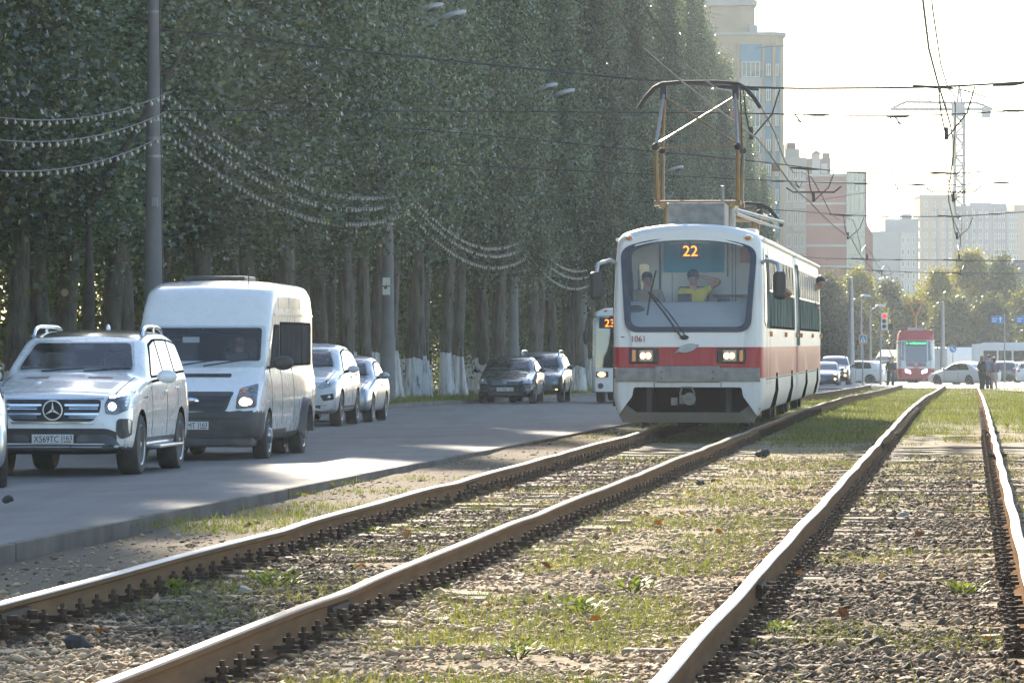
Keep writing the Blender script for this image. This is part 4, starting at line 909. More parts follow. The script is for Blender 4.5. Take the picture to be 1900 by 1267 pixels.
for y in (17, 24, 29.6): MB().box(TW - .01, TW + .05, y, y + .08, 1.45, 1.53).build('side_lamp', M['amber'], tram, bevel=.01)
dec(full2, line((15.6, .78), (30.0, .78), .02), '-x', 'skirt_seam', M['ink'], tram, off=.003, cut=.5)
g2 = MB()
for s in (1, -1): g2.tube([(s * TW * .97, 15.5, 2.97), (s * TW * .97, 30.2, 2.97)], .03)
g2.build('roof_gutter', M['white2'], tram, 50)
MB().box(-.98, .98, 14.9, 15.5, .5, 2.8).build('gangway', M['black'], tram)
bogies(tram, (19.0, 26.5))
# roof gear: resistor box, raised diamond pantograph, rods, folded pantograph of the rear car
MB().box(-.40, .52, 1.3, 2.7, 3.17, 3.56).build('resistor_box', M['tram_grey'], tram, bevel=.03)
MB().box(.50, 1.0, 1.7, 2.6, 3.02, 3.16).build('roof_box', M['white2'], tram, bevel=.03)
PY = 3.7
def pantograph(py, up, name='pantograph'):
    pb = MB()
    for s in (1, -1):
        pb.tube([(s * .56, py - .75, 3.56), (s * .56, py + .75, 3.56)], .05, 8)
        for d in (-.6, .6): pb.tube([(s * .50, py + d, 3.1), (s * .50, py + d, 3.56)], .055, 8)
    for d in (-.65, .65): pb.tube([(-.70, py + d, 3.60), (.70, py + d, 3.60)], .045, 8)
    base = pb.build(name, M['gold'], tram, 50); zt, zm = (5.42, 4.50) if up else (3.72, 3.66)
    ext = .95 if up else 1.9
    for s in (1, -1):
        for d in (-1, 1):
            lo = MB(); lo.tube([(s * .645, py + d * .62, 3.6), (s * .66, py + d * ext, zm)], [.038, .030], 8); lo.build('lower_arm', M['gold'], base, 60)
            u = MB(); u.tube([(s * .66, py + d * ext, zm), (s * .575, py + d * .08, zt)], .024, 8); u.build('upper_arm', M['steel' if d < 0 else 'gold'], base, 60)
            MB().ell((s * .66, py + d * ext, zm), .06, .06, .06).build('knuckle', M['iron'], base, 60)
    x = MB(); d = -1
    x.tube([(-.575, py + d * .1, zt - .08), (.645, py + d * ext, zm + .05)], .014); x.tube([(.575, py + d * .1, zt - .08), (-.63, py + d * ext, zm + .05)], .014)
    x.tube([(-.66, py + d * ext, zm), (.66, py + d * ext, zm)], .0 + .012)
    x.build('cross_brace', M['gold'], base)
    h = MB(); hx = [(-1.06, -.26), (-.95, -.10), (-.80, .06), (-.66, .13), (-.3, .155), (.3, .155), (.66, .13), (.80, .06), (.95, -.10), (1.06, -.26)]
    for d in (-.12, .12): h.tube([(a * .93, py + d, zt + b) for a, b in hx], .032 if d < 0 else .026, 8)
    for s in (1, -1): h.box(s * .585 - .05, s * .585 + .05, py - .14, py + .14, zt - .12, zt + .12)
    h.build('collector_head', M['iron'], base, 60)
    return base
pantograph(PY, True)
MB().tube([(.62, PY - .6, 3.62), (.70, PY - .2, 4.4), (.66, PY, 5.5)], .012).build('lowering_cable', M['wire'], tram)
rods = MB(); rods.tube([(.55, 3.5, 3.52), (1.02, 13.0, 3.52)], .03); rods.tube([(.60, 3.6, 3.44), (.95, 12.6, 3.40)], .025); rods.tube([(.45, 2.3, 3.30), (.44, 2.2, 3.85)], .03); rods.tube([(.56, 3.0, 3.2), (.56, 3.0, 3.5)], .05)
rods.build('roof_conduit', M['steel'], tram, 50)
pantograph(13.4, False, 'folded_pantograph')
rb = MB(); rb.box(-.6, .6, 18, 24, 3.16, 3.32); rb.build('rear_roof_box', M['tram_grey'], tram, bevel=.03)
# occupants
W_ = tram.matrix_basis
drv = thing('person', 'tram driver in yellow top and dark cap with one arm raised to the head', 'person', tram.location, LANE)
bust(drv, .02, 1.35, 2.30, 'cl_yellow', 'hair_dark', (0.08, -1, -.35), 'cl_cap', True)
st = MB(); st.box(-.22, .26, 1.50, 1.62, 1.62, 2.24); st.box(-.22, .26, 1.1, 1.6, 1.6, 1.66); st.build('driver_seat', M['cl_jeans'], tram, bevel=.05)
ps = thing('person', 'passenger in pale shirt seen through the left side of the tram windscreen', 'person', tram.location, LANE); bust(ps, -.72, 1.62, 2.28, 'cl_beige', 'hair_dark', (.3, -1, -.1))
ps = thing('person', 'dark haired passenger leaning head out of a rear tram window', 'person', tram.location, LANE)
s_ = Skel(); a_ = s_.add((.72, 26.9, 1.9), (.12, .10)); b_ = s_.add((.86, 26.85, 2.22), (.14, .10), a_); n_ = s_.add((1.08, 26.8, 2.42), .055, b_); hd_ = head_on(s_, n_, (1.30, 26.75, 2.45), (.45, -1, -.25), 1.1)
for q in (1, -1): e_ = s_.add((.95, 26.8 + q * .2, 2.1), .05, b_); w_ = s_.add((1.16, 26.65 + q * .2, 2.19), .03, e_); s_.hand(w_, (.6, -.3, -.6), q, .8)
bo = skin('body', s_.v, s_.e, s_.r, M['skin'], ps); face_bits(ps, bo, *hd_, 'hair_dark', 1.1)
c_ = Skel(); x_ = c_.add((.70, 26.9, 1.9), (.14, .12)); y_ = c_.add((.86, 26.85, 2.22), (.155, .12), x_); c_.add((1.0, 26.82, 2.35), .075, y_); skin('jacket', c_.v, c_.e, c_.r, M['cl_black'], bo)
ps = thing('person', 'passenger resting a bare elbow on the window ledge of the front tram car', 'person', tram.location, LANE)
s_ = Skel(); a_ = s_.add((.82, 9.3, 1.7), (.12, .1)); b_ = s_.add((.86, 9.25, 1.98), (.15, .1), a_); n_ = s_.add((.85, 9.2, 2.14), .05, b_); hd_ = head_on(s_, n_, (.84, 9.18, 2.15), (0, -1, 0)); q_ = s_.add((1.02, 9.1, 2.05), .055, b_); r_ = s_.add((1.30, 8.95, 2.20), .05, q_); t_ = s_.add((1.1, 8.7, 2.34), .035, r_); s_.hand(t_, (-.6, -.4, .3), 1, .6)
bo = skin('body', s_.v, s_.e, s_.r, M['skin'], ps); face_bits(ps, bo, *hd_, 'hair_brown')
c_ = Skel(); x_ = c_.add((.80, 9.3, 1.7), (.14, .12)); y_ = c_.add((.86, 9.25, 1.97), (.17, .115), x_); c_.add((.85, 9.22, 2.08), .07, y_); z_ = c_.add((1.0, 9.12, 2.04), .07, y_); skin('shirt', c_.v, c_.e, c_.r, M['cl_grey'], bo)
# ------------------------------------------------------------------ small modern tram in the distance
D0 = 343
t2 = thing('small_tram', 'red and white modern tram with green display waiting at the junction', 'tram', Vector(((1700 - CX) / F * D0, D0, gz(D0) + .2)), LANE + .02)
M['tram2'] = livery('modern_tram_livery', [(0, (.40, .03, .03)), (.85, (.62, .62, .62)), (2.75, (.42, .03, .04))], .2)
rg = []
for y, k, h_, dz in ((0, .80, 2.9, 0), (.1, .88, 3.0, 0), (.4, .97, 3.25, 0), (.9, 1, 3.4, 0), (15, 1, 3.4, 0)):
    w = 1.25 * k; rg.append([(-w * .94, y, .15), (-w, y - .0, .5), (-w, y + .05, 1.1), (-w * .98, y + .3 * (y < .5), 2.7), (-w * .92, y + .36 * (y < .5), h_ - .18), (-w * .8, y + .42 * (y < .5), h_), (w * .8, y + .42 * (y < .5), h_), (w * .92, y + .36 * (y < .5), h_ - .18), (w * .98, y + .3 * (y < .5), 2.7), (w, y + .05, 1.1), (w, y, .5), (w * .94, y, .15)])
b = MB(); b.loft(rg); bo = b.build('body', M['tram2'], t2, 35); bv = bvh_of(bo.data)
dec(bv, rr([(-.70, 1.25), (.70, 1.25), (.72, 2.72), (-.72, 2.72)], .08), '+y', 'windscreen', M['glass_dark'], t2, off=.012, cut=.3)
for s in (1, -1):
    dec(bv, rr([(s * a, z) for a, z in ((.80, 1.35), (1.12, 1.5), (1.18, 2.6), (.80, 2.75))][::s], .1), '+y', 'corner_window', M['glass_dark'], t2, off=.012, cut=.12)
    dec(bv, rr([(s * a, z) for a, z in ((.35, .52), (.72, .60), (.74, .84), (.40, .72))][::s], .04), '+y', 'headlight', M['lamp_white'], t2, off=.012, cut=.12)
    dec(bv, rr([(s * a, z) for a, z in ((.46, 1.06), (.58, 1.06), (.58, 1.20), (.46, 1.20))][::s], .03), '+y', 'round_lamp', M['lens'], t2, off=.02, cut=.12)
dec(bv, rr([(-.66, .98), (.66, .98), (.68, 1.24), (-.68, 1.24)], .04), '+y', 'red_panel', M['red_paint'], t2, off=.008, cut=.3)
dec(bv, [(-.14, 1.18), (0, 1.05), (.14, 1.18), (.05, 1.17), (0, 1.12), (-.05, 1.17)], '+y', 'wing_emblem', M['white'], t2, off=.02, cut=.3)
text('964', .22, M['red_paint'], t2, at_front(0, bv.ray_cast(Vector((0, -5, .9)), Vector((0, 1, 0)))[0].y - .03, .84), 'fleet_number')
yd = bv.ray_cast(Vector((0, -5, 2.5)), Vector((0, 1, 0)))[0].y
bd = MB().box(-.70, .70, yd - .06, yd + .1, 2.40, 2.70).build('destination_display', M['ink'], t2)
text('5 - набережная', .21, M['led_green'], bd, at_front(0, yd - .066, 2.49), 'destination', xs=.86)
pg = MB(); pg.tube([(0, 3.0, 3.4), (0, 3.6, 4.3), (0, 3.6, 4.35)], .08)
for s in (1, -1): pg.tube([(0, 3.6, 4.25), (s * .42, 3.0, 5.25)], .04)
pg.tube([(-.62, 3.0, 5.15), (-.5, 3.0, 5.28), (.5, 3.0, 5.28), (.62, 3.0, 5.15)], .05); pg.build('pantograph', mat('orange_pantograph', (.55, .22, .03), .5), t2, 50)
MB().box(-.5, .5, 2.2, 5, 3.38, 3.6).build('roof_box', M['steel'], t2, bevel=.05)
for s in (1, -1):
    MB().tube([(s * 1.2, .6, 2.6), (s * 1.42, .35, 2.55), (s * 1.42, .35, 2.1)], .03).build('mirror_arm', M['black'], t2)
bogies(t2, (2.4, 12))
# ------------------------------------------------------------------ ground, road, rails
def ground_mat():
    t = NT('soil_gravel_and_grass'); P = t.n('NewGeometry').outputs['Position']
    s = t.n('SeparateXYZ', {0: P}); x, y = s.outputs[0], s.outputs[1]
    u = t.math('SUBTRACT', x, t.math('ADD', t.math('MULTIPLY', y, SL), -.67 - SL * 40))
    n1 = t.noise(P, .55, 5); n2 = t.noise(P, 2.6, 6); n3 = t.noise(P, 26, 5, .7)
    vor = t.n('TexVoronoi', {'Vector': P, 'Scale': 22.0}); vc = t.n('SeparateColor', {0: vor.outputs['Color']}).outputs[0]
    stone = t.mix(vc, (.20, .145, .092), (.44, .33, .205))
    dark = t.math('MULTIPLY', t.ramp(n1, .40, .58), t.ramp(t.math('ABSOLUTE', t.math('SUBTRACT', t.math('ABSOLUTE', t.math('SUBTRACT', u, 1.9)), 1.9)), .8, .35))
    stone = t.mix(t.math('MULTIPLY', dark, .75), stone, (.105, .078, .052))
    soil = t.mix(n2, (.11, .083, .055), (.25, .19, .128)); soil = t.mix(t.math('MULTIPLY', t.ramp(t.noise(P, 90, 3, .7), .5, .7), .6), soil, (.34, .29, .22)); soil = t.mix(t.math('MULTIPLY', n3, .5), soil, (.11, .085, .06))
    inb = t.math('MULTIPLY', t.ramp(u, -1.6, -1.2), t.ramp(u, 5.5, 5.1))
    base = t.mix(t.math('MULTIPLY', inb, t.ramp(n2, .25, .5)), soil, stone)
    gr = t.mix(n3, (.045, .06, .014), (.15, .16, .04)); gr = t.mix(t.ramp(n1, .5, .8), gr, (.20, .17, .06))
    far = t.math('MULTIPLY', t.ramp(y, 78, 125), .42)
    far = t.math('ADD', far, t.math('MULTIPLY', t.ramp(u, 5.0, 6.2), .28)); far = t.math('ADD', far, t.math('MULTIPLY', t.ramp(u, -11.4, -12.2), .22))
    g = t.ramp(t.math('ADD', t.math('ADD', t.math('MULTIPLY', n1, .65), t.math('MULTIPLY', n2, .45)), far), .60, .76)
    base = t.mix(g, base, gr)
    h = t.math('ADD', t.math('MULTIPLY', vor.outputs['Distance'], 1.0), n3)
    bn = t.n('Bump', {'Height': h, 'Strength': .8, 'Distance': .03}).outputs[0]
    return t.finish(t.n('BsdfPrincipled', {'Base Color': base, 'Roughness': .95, 'Normal': bn, 'Specular IOR Level': .15}).outputs[0])
def asphalt_mat(name, lo, hi):
    t = NT(name); P = t.n('NewGeometry').outputs['Position']
    n0 = t.noise(t.n('Mapping', {0: P, 2: (0, 0, -TA), 3: (1.6, .06, 1)}).outputs[0], 1.0, 5); n1 = t.noise(P, .35, 5); n2 = t.noise(P, 55, 3, .7)
    c = t.mix(t.ramp(n0, .3, .7), lo, hi); c = t.mix(t.math('MULTIPLY', t.ramp(n1, .4, .7), .55), c, tuple(v * .6 for v in lo)); c = t.mix(t.math('MULTIPLY', t.ramp(n2, .45, .75), .4), c, tuple(v * 1.5 for v in hi))
    cr = t.n('TexVoronoi', {'Vector': t.n('VectorMath', {0: t.n('Mapping', {0: P, 3: (.30, .10, 1)}).outputs[0], 1: t.n('TexNoise', {'Vector': P, 'Scale': .8, 'Detail': 6.0}).outputs['Color']}, operation='ADD').outputs[0], 'Scale': .8}, feature='DISTANCE_TO_EDGE').outputs['Distance']
    c = t.mix(t.math('MULTIPLY', t.ramp(cr, .008, .0), t.ramp(n1, .5, .6)), c, (.04, .04, .04))
    bn = t.n('Bump', {'Height': n2, 'Strength': .35, 'Distance': .008}).outputs[0]
    return t.finish(t.n('BsdfPrincipled', {'Base Color': c, 'Roughness': .8, 'Normal': bn, 'Specular IOR Level': .35}).outputs[0])
M['ground'] = ground_mat(); M['asphalt'] = asphalt_mat('worn_asphalt', (.118, .113, .105), (.172, .165, .155)); M['asphalt2'] = asphalt_mat('pale_asphalt', (.15, .145, .14), (.22, .21, .20))
M['kerb'] = mat('kerb_concrete', (.17, .15, .125), .85, var=.45, scale=1.5, bump=.4, bscale=40, spec=.2)
def prof(D, u):                                           # terrain height, without the long dip
    k = kerb_u(D); n = noise.noise(Vector((u * .9, D * .35, 0))) * .025 + noise.noise(Vector((u * 3, D * 1.3, 4))) * .012
    if u < -11.5: z = .10 + min(.3, (-11.5 - u) * .01) + n
    elif u < k - .1: z = -.12
    elif u < -1.35:
        t = (u - k) / (-1.35 - k); z = lerp(lerp(-.05, .055, min(1, max(0, (D - 42) / 38))), .075, max(0, t) ** 1.4) + n
    elif u < 5.2: z = .085 + n * (.9 if 1.4 < u < 2.3 else .6)
    else: z = .085 - min(.12, (u - 5.2) * .05) + n * 1.5
    return z
Ds = np.concatenate([np.arange(8, 60, .3), np.arange(60, 130, .8), np.arange(130, 480, 4), [520, 600, 800, 1200, 2000, 2600]])
us = np.concatenate([[-1400, -500, -200, -80, -40, -26, -20, -16, -13, -11.52], [-11.48, -7, -4.2], np.arange(-3.6, 7.5, .2), [8, 9, 11, 14, 20, 30, 60, 150, 500, 1400]])
gv = []; 
for D in Ds:
    for u in us: gv.append((tc(D) + u * 1.004, D, gz(D) + prof(D, u)))
nu = len(us); gf = [(i * nu + j, i * nu + j + 1, (i + 1) * nu + j + 1, (i + 1) * nu + j) for i in range(len(Ds) - 1) for j in range(nu - 1)]
gm = MB(); gm.add(gv, gf); tag(gm.build('ground', M['ground'], None, 60), kind='structure')
def road_z(D, u): return .09 - .09 * min(1, (kerb_u(D) - u) / 4.0) if u > -9 else 0.0
rd = MB(); rg = []
for D in list(np.arange(14, 130, 2.0)) + list(np.arange(130, 262, 6)):
    k = kerb_u(D) - .06; uu = [-11.35, -9.5, -8, k - 4, k - 3, k - 2, k - 1, k]
    rg.append([Vector((tc(D) + u * 1.004, D, gz(D) + road_z(D, u))) for u in uu])
rd.loft(rg, cap=False, closed=False); tag(rd.build('road', M['asphalt'], None, 60), kind='structure')
jn = MB(); rg = []                                          # the junction and the carriageway on the right
for D in list(np.arange(262, 480, 8)): rg.append([Vector((tc(D) + u, D, gz(D) + .105)) for u in (-60, -11.35, -6, 0, 6, 12, 60)])
jn.loft(rg, cap=False, closed=False); rg = []
for D in list(np.arange(60, 263, 8)):
    e = float(np.interp(D, [60, 175, 200, 225, 250, 262], [9.5, 9.0, 8.3, 6.6, 4.9, 4.6])); rg.append([Vector((tc(D) + u, D, gz(D) + .112)) for u in (e, e + 2, 16, 30)])
jn.loft(rg, cap=False, closed=False); tag(jn.build('junction_pavement', M['asphalt2'], None, 60), kind='structure')
def kerb_run(name, label, uf, z0, z1, w, a, b, step=3.0):
    k = MB(); D = a; i = 0
    while D < b:
        e = D + step - .012; dz = RN.uniform(-.006, .006); du = RN.uniform(-.006, .006)
        vs = []
        for d in (D, e):
            for zz in (0, 1):
                for ww in (-w, 0):
                    p = pt(d, uf(d) + ww + du, (z1 + dz) if zz else z0); vs.append(p)
        k.add(vs, [(0, 1, 3, 2), (4, 6, 7, 5), (0, 4, 5, 1), (2, 3, 7, 6), (0, 2, 6, 4), (1, 5, 7, 3)]); D += step
    return tag(k.build(name, M['kerb'], None, bevel=.012), kind='structure')
kerb_run('road_kerb', '', kerb_u, -.25, .096, .075, 16, 258); kerb_run('verge_kerb', '', lambda D: -11.35, -.2, .12, .15, 70, 262)
# road markings
M['roadpaint'] = mat('worn_road_paint', (.42, .42, .40), .8, var=.5, scale=6)
# sleepers: the ones near the camera one by one
def sleeper_mat():
    t = NT('weathered_sleeper'); co = t.n('TexCoord').outputs['Object']
    n = t.noise(t.n('Mapping', {0: co, 3: (2, 22, 22)}).outputs[0], 1, 6); r = t.n('ObjectInfo').outputs['Random']
    c = t.mix(n, (.14, .105, .068), (.37, .28, .175)); c = t.mix(t.math('MULTIPLY', r, .45), c, (.12, .092, .066))
    return t.finish(t.n('BsdfPrincipled', {'Base Color': c, 'Roughness': .9, 'Normal': t.n('Bump', {'Height': n, 'Strength': .6, 'Distance': .02}).outputs[0]}).outputs[0])
M['sleeper'] = sleeper_mat()
slp = []
for v in range(4):
    m = MB(); L = 1.22 + v * .03
    m.loft([[(x, -.115 + RN.uniform(-.015, .015), -.14), (x, -.10 + RN.uniform(-.012, .012), .0 + RN.uniform(-.012, .008)), (x, .10 + RN.uniform(-.012, .012), RN.uniform(-.012, .008)), (x, .115, -.14)] for x in np.linspace(-L, L, 9)])
    o = m.build('sleeper', M['sleeper'], None, bevel=.01); slp.append(o)
T2U = 3.775
def wob(D, r):                                              # unevenness of each rail
    j = .5 + .5 * math.cos(2 * PI * (D - (3.1 * r)) / 12.5)
    return .0032 * math.sin(D * .31 + r * 1.7) + .0015 * math.sin(D * .83 + r * 2.9) - .010 * j ** 14
first = True; cnt = [0, 0]
for tr, u0 in ((0, 0), (1, T2U)):
    for k, D in enumerate(np.arange(19.5, 88, .555)):
        o = slp[(k * 7 + tr) % 4]
        if k >= 4 or tr: o = o.copy(); COL.objects.link(o)
        elif k < 4: o = slp[k]
        p = pt(D, u0, .106 + RN.uniform(-.026, .008)); o.location = p; o.rotation_euler = (RN.uniform(-.01, .01), RN.uniform(-.008, .008), -TA + RN.uniform(-.012, .012))
        tag(o, 'weathered wooden sleeper half sunk in gravel under the %s rails' % ('right-hand' if tr else 'tram\'s'), 'sleeper', 'sleepers of the %s track' % ('right' if tr else 'left'))
# rails with chair bolts and fishplates
def rail_mats():
    t = NT('polished_rail_head'); co = t.n('TexCoord').outputs['Object']; n = t.noise(t.n('Mapping', {0: co, 3: (30, .7, 30)}).outputs[0], 1, 4)
    a = t.finish(t.n('BsdfPrincipled', {'Base Color': t.mix(n, (.15, .15, .15), (.30, .30, .30)), 'Metallic': .8, 'Roughness': t.math('ADD', t.math('MULTIPLY', n, .25), .34)}).outputs[0])
    t = NT('rusty_rail_side'); co = t.n('TexCoord').outputs['Object']; n = t.noise(t.n('Mapping', {0: co, 3: (14, 1.2, 14)}).outputs[0], 1, 7); n2 = t.noise(co, 9, 5)
    c = t.mix(n, (.10, .058, .032), (.27, .165, .088)); c = t.mix(t.math('MULTIPLY', n2, .2), c, (.20, .17, .14))
    t = NT('dull_rail_head'); co = t.n('TexCoord').outputs['Object']; n = t.noise(t.n('Mapping', {0: co, 3: (30, .7, 30)}).outputs[0], 1, 4)
    M['raildull'] = t.finish(t.n('BsdfPrincipled', {'Base Color': t.mix(n, (.16, .13, .11), (.30, .25, .21)), 'Roughness': .6, 'Specular IOR Level': .04}).outputs[0])
    t = NT('rusty_rail_side'); co = t.n('TexCoord').outputs['Object']; n = t.noise(t.n('Mapping', {0: co, 3: (14, 1.2, 14)}).outputs[0], 1, 7); n2 = t.noise(co, 9, 5)
    c = t.mix(n, (.10, .058, .032), (.27, .165, .088)); c = t.mix(t.math('MULTIPLY', n2, .2), c, (.20, .17, .14))
    return a, t.finish(t.n('BsdfPrincipled', {'Base Color': c, 'Roughness': .9, 'Specular IOR Level': 0.0, 'Normal': t.n('Bump', {'Height': n, 'Strength': .4, 'Distance': .006}).outputs[0]}).outputs[0])
M['railtop'], M['rust'] = rail_mats()
RP = [(-.075, -.18), (-.075, -.168), (-.02, -.148), (-.009, -.13), (-.009, -.048), (-.034, -.036), (-.0365, -.010), (-.030, -.002), (-.012, 0), (.012, 0), (.030, -.002), (.0365, -.010), (.034, -.036), (.009, -.048), (.009, -.13), (.02, -.148), (.075, -.168), (.075, -.18)]
M['bolt'] = mat('rusty_bolt', (.075, .05, .034), .85, 0, 0, .35, 30, spec=.15)
bolt = MB(); bolt.box(-.05, .05, -.05, .05, -.165, -.146); bolt.box(-.075, .012, -.025, .025, -.15, -.130); bolt.lathe([(.026, -.146), (.026, -.124), (.016, -.122), (.016, -.112), (.030, -.112), (.030, -.088), (.014, -.086), (.013, -.062), (.009, -.060)], (0, 0, 0), 'z', 6); bolt.lathe([(.018, -.15), (.018, -.128)], (.035, .022, 0), 'z', 6)
BM = bolt.build('bolt', M['bolt']); bmesh_bolt = BM.data; bpy.data.objects.remove(BM)
RL = ['left rail of the tram\'s track, nearest the kerb', 'right rail of the tram\'s track, rust-brown and leading under the tram', 'shiny left rail of the right-hand track', 'shiny rail at the far right edge of the picture']
for r, (u, ug, js) in enumerate(((-.797, 1, (26.9, 51.6)), (.797, 1, (27.8,)), (T2U - .797, 1, (30.3, 72.5)), (T2U + .797, -1, (66.0, 83.0)))):
    m = MB(); rg = []
    for D in np.concatenate([np.arange(9, 110, .5), np.arange(110, 262, 2)]):
        c = pt(D, u, .30 + wob(D, r)); c.x += .006 * math.sin(D * .9 + r); rg.append([(c.x + a, c.y, c.z + b) for a, b in RP])
    m.loft(rg); n_ = len(RP)
    for i in range(len(m.f) - 2):
        if 6 <= (i % n_) <= 10: m.m[i] = 1
    o = m.build('rail', [M['rust'], M['raildull' if r == 1 else 'railtop']], None, 35); tag(o, RL[r], 'rail', 'tram rails')
    Db = np.arange(19.5, 19.5 + .555 * 170, .555); cnt = 0; rest = MB()
    D0_ = 22.4 if r == 1 else 24 if r == 3 else 20.5
    for D in Db:
        if D < D0_: continue
        base = pt(D, u + ug * .115, .30 + wob(D, r))
        rot = RN.uniform(-.35, .35)
        if RN.random() < .06: continue
        if cnt < 100:
            b = bpy.data.objects.new('bolt', bmesh_bolt); COL.objects.link(b); b.parent = o; b.location = base; b.rotation_euler = (0, 0, rot - TA + (PI if ug < 0 else 0)); b.scale = (1, 1, RN.uniform(.85, 1.08))
        else:
            rest.box(base.x - .04, base.x + .04, base.y - .04, base.y + .04, base.z - .16, base.z - .04)
        cnt += 1
    q = rest.build('bolts_beyond', M['bolt'], o); tag(q, kind='stuff')
    for D in js:
        for s in (1, -1):
            f = MB(); c = pt(D, u, .30 + wob(D, r)); ps = []
            for d in (-.42, .42):
                c2 = pt(D + d, u, .30 + wob(D + d, r)); ps.append([(c2.x + s * a, c2.y, c2.z + b) for a, b in ((.012, -.135), (.045, -.125), (.05, -.09), (.04, -.055), (.012, -.05))])
            f.loft(ps); fo = f.build('fishplate', M['bolt'], o)
            for d in (-.28, .28):
                c2 = pt(D + d, u, .30 + wob(D + d, r)); MB().lathe([(.028, 0), (.028, .055), (.012, .06), (.012, .085)], (c2.x + s * .045 - (.085 if s < 0 else 0), c2.y, c2.z - .09), 'x', 6).build('nut', M['bolt'], fo)
# loose stones, grass, weeds, fallen leaves
def scatter_mesh(name, V, Fc, col, m, smooth=False):
    me = bpy.data.meshes.new(name); nv, k = V.shape[0], Fc.shape[1]; nf = Fc.shape[0]
    me.vertices.add(nv); me.vertices.foreach_set('co', V.astype(np.float32).ravel())
    me.loops.add(nf * k); me.loops.foreach_set('vertex_index', Fc.astype(np.int32).ravel())
    me.polygons.add(nf); me.polygons.foreach_set('loop_start', np.arange(0, nf * k, k, dtype=np.int32)); me.polygons.foreach_set('loop_total', np.full(nf, k, dtype=np.int32))
    me.update(calc_edges=True); a = me.attributes.new('tone', 'FLOAT', 'FACE'); a.data.foreach_set('value', col.astype(np.float32))
    me.materials.append(m); return me
def vnoise(x, y, sc, seed=0):                               # smooth value noise on arrays
    r = np.random.default_rng(seed).random((256, 256)); X, Y = x * sc, y * sc; xi, yi = np.floor(X).astype(int), np.floor(Y).astype(int); fx, fy = X - xi, Y - yi
    fx = fx * fx * (3 - 2 * fx); fy = fy * fy * (3 - 2 * fy); g = lambda i, j: r[(xi + i) % 256, (yi + j) % 256]
    return (g(0, 0) * (1 - fx) + g(1, 0) * fx) * (1 - fy) + (g(0, 1) * (1 - fx) + g(1, 1) * fx) * fy
kerb_u_arr = lambda D: np.interp(D, [0, 39, 58, 82, 100, 140, 400], [-3.5, -3.2, -3.03, -2.68, -2.35, -2.25, -2.25])
TC = lambda D: -.67 + SL * (D - 40); GZA = lambda D: np.interp(D, GD, GZ)
def sample(n, Da, Db, ua, ub, p=1.6):
    t = rng.random(n); D = (Da ** (1 - p) + t * (Db ** (1 - p) - Da ** (1 - p))) ** (1 / (1 - p)); return D, rng.uniform(ua, ub, n)
def tone_mat(name, ramp_cols, rough=.9, trans=0.0, spec=.3):
    t = NT(name); a = t.n('Attribute', attribute_name='tone').outputs['Fac']
    c = ramp_cols[0][1]; c = C3(c)
    for (p0, c0), (p1, c1) in zip(ramp_cols[:-1], ramp_cols[1:]): c = t.mix(t.ramp(a, p0, p1), c, c1)
    b = t.n('BsdfPrincipled', {'Base Color': c, 'Roughness': rough, 'Specular IOR Level': spec}).outputs[0]
    if trans: b = t.n('MixShader', {0: trans, 1: b, 2: t.n('BsdfTranslucent', {0: t.mix(.35, c, (.30, .33, .03))}).outputs[0]}).outputs[0]
    return t.finish(b)
M['stones'] = tone_mat('ballast_stone', [(0, (.060, .044, .030)), (.3, (.19, .135, .085)), (.75, (.44, .315, .185)), (1, (.60, .46, .29))])
n = 105000; D, u = sample(n, 19.5, 70, -1.5, 5.6, 1.9)
keep = (np.abs(np.abs(u) - .797) > .10) & (np.abs(np.abs(u - T2U) - .797) > .10) & (vnoise(D, u, .9, 3) * .5 + vnoise(D, u, 2.3, 5) * .5 + rng.random(n) * .25 > .42)
sl_ = (np.abs(((D - 19.5) / .555 + .5) % 1 - .5) * .555 < .10) & ((np.abs(np.abs(u) - .95) < .45) | (np.abs(np.abs(u - T2U) - .95) < .45)); keep &= ~(sl_ & (vnoise(D, u, .6, 41) + .35 * rng.random(n) > .50)); keep &= ~((np.abs(u + 1.35) < .2)); D, u = D[keep], u[keep]; n = len(D); sz = rng.gamma(2.4, .0046, n) + .006; sz = np.minimum(sz, .046)
base = np.array([(1, 0, 0), (-1, 0, 0), (0, 1, 0), (0, -1, 0), (0, 0, .52), (0, 0, -.4)], float); tri = np.array([(0, 2, 4), (2, 1, 4), (1, 3, 4), (3, 0, 4), (2, 0, 5), (1, 2, 5), (3, 1, 5), (0, 3, 5)])
V = base[None] * rng.uniform(.6, 1.25, (n, 6, 1)) * sz[:, None, None] * rng.uniform(.7, 1.3, (n, 1, 3)); V += rng.normal(0, .18, (n, 6, 3)) * sz[:, None, None]
a = rng.uniform(0, 2 * PI, n); ca, sa = np.cos(a)[:, None], np.sin(a)[:, None]; V = np.stack([V[..., 0] * ca - V[..., 1] * sa, V[..., 0] * sa + V[..., 1] * ca, V[..., 2]], -1)
zt = np.where((u < -1.3), .07, .095) + GZA(D) + sz * .25 + np.where((np.abs(u) < 1.25) | (np.abs(u - T2U) < 1.25), .012, -.005)
V += np.stack([TC(D) + u * 1.004, D, zt], -1)[:, None]
ton = np.clip(rng.normal(.64, .22, n) - .40 * ((np.abs(u) < .7) | (np.abs(u - T2U) < .72)) * (vnoise(D, u, .22, 8) > .45), 0, 1)
me = scatter_mesh('ballast', V.reshape(-1, 3), (tri[None] + 6 * np.arange(n)[:, None, None]).reshape(-1, 3), np.repeat(ton, 8), M['stones'])
o = bpy.data.objects.new('ballast', me); COL.objects.link(o); tag(o, 'loose grey and dark ballast stones between and beside the rails', 'ballast', kind='stuff')
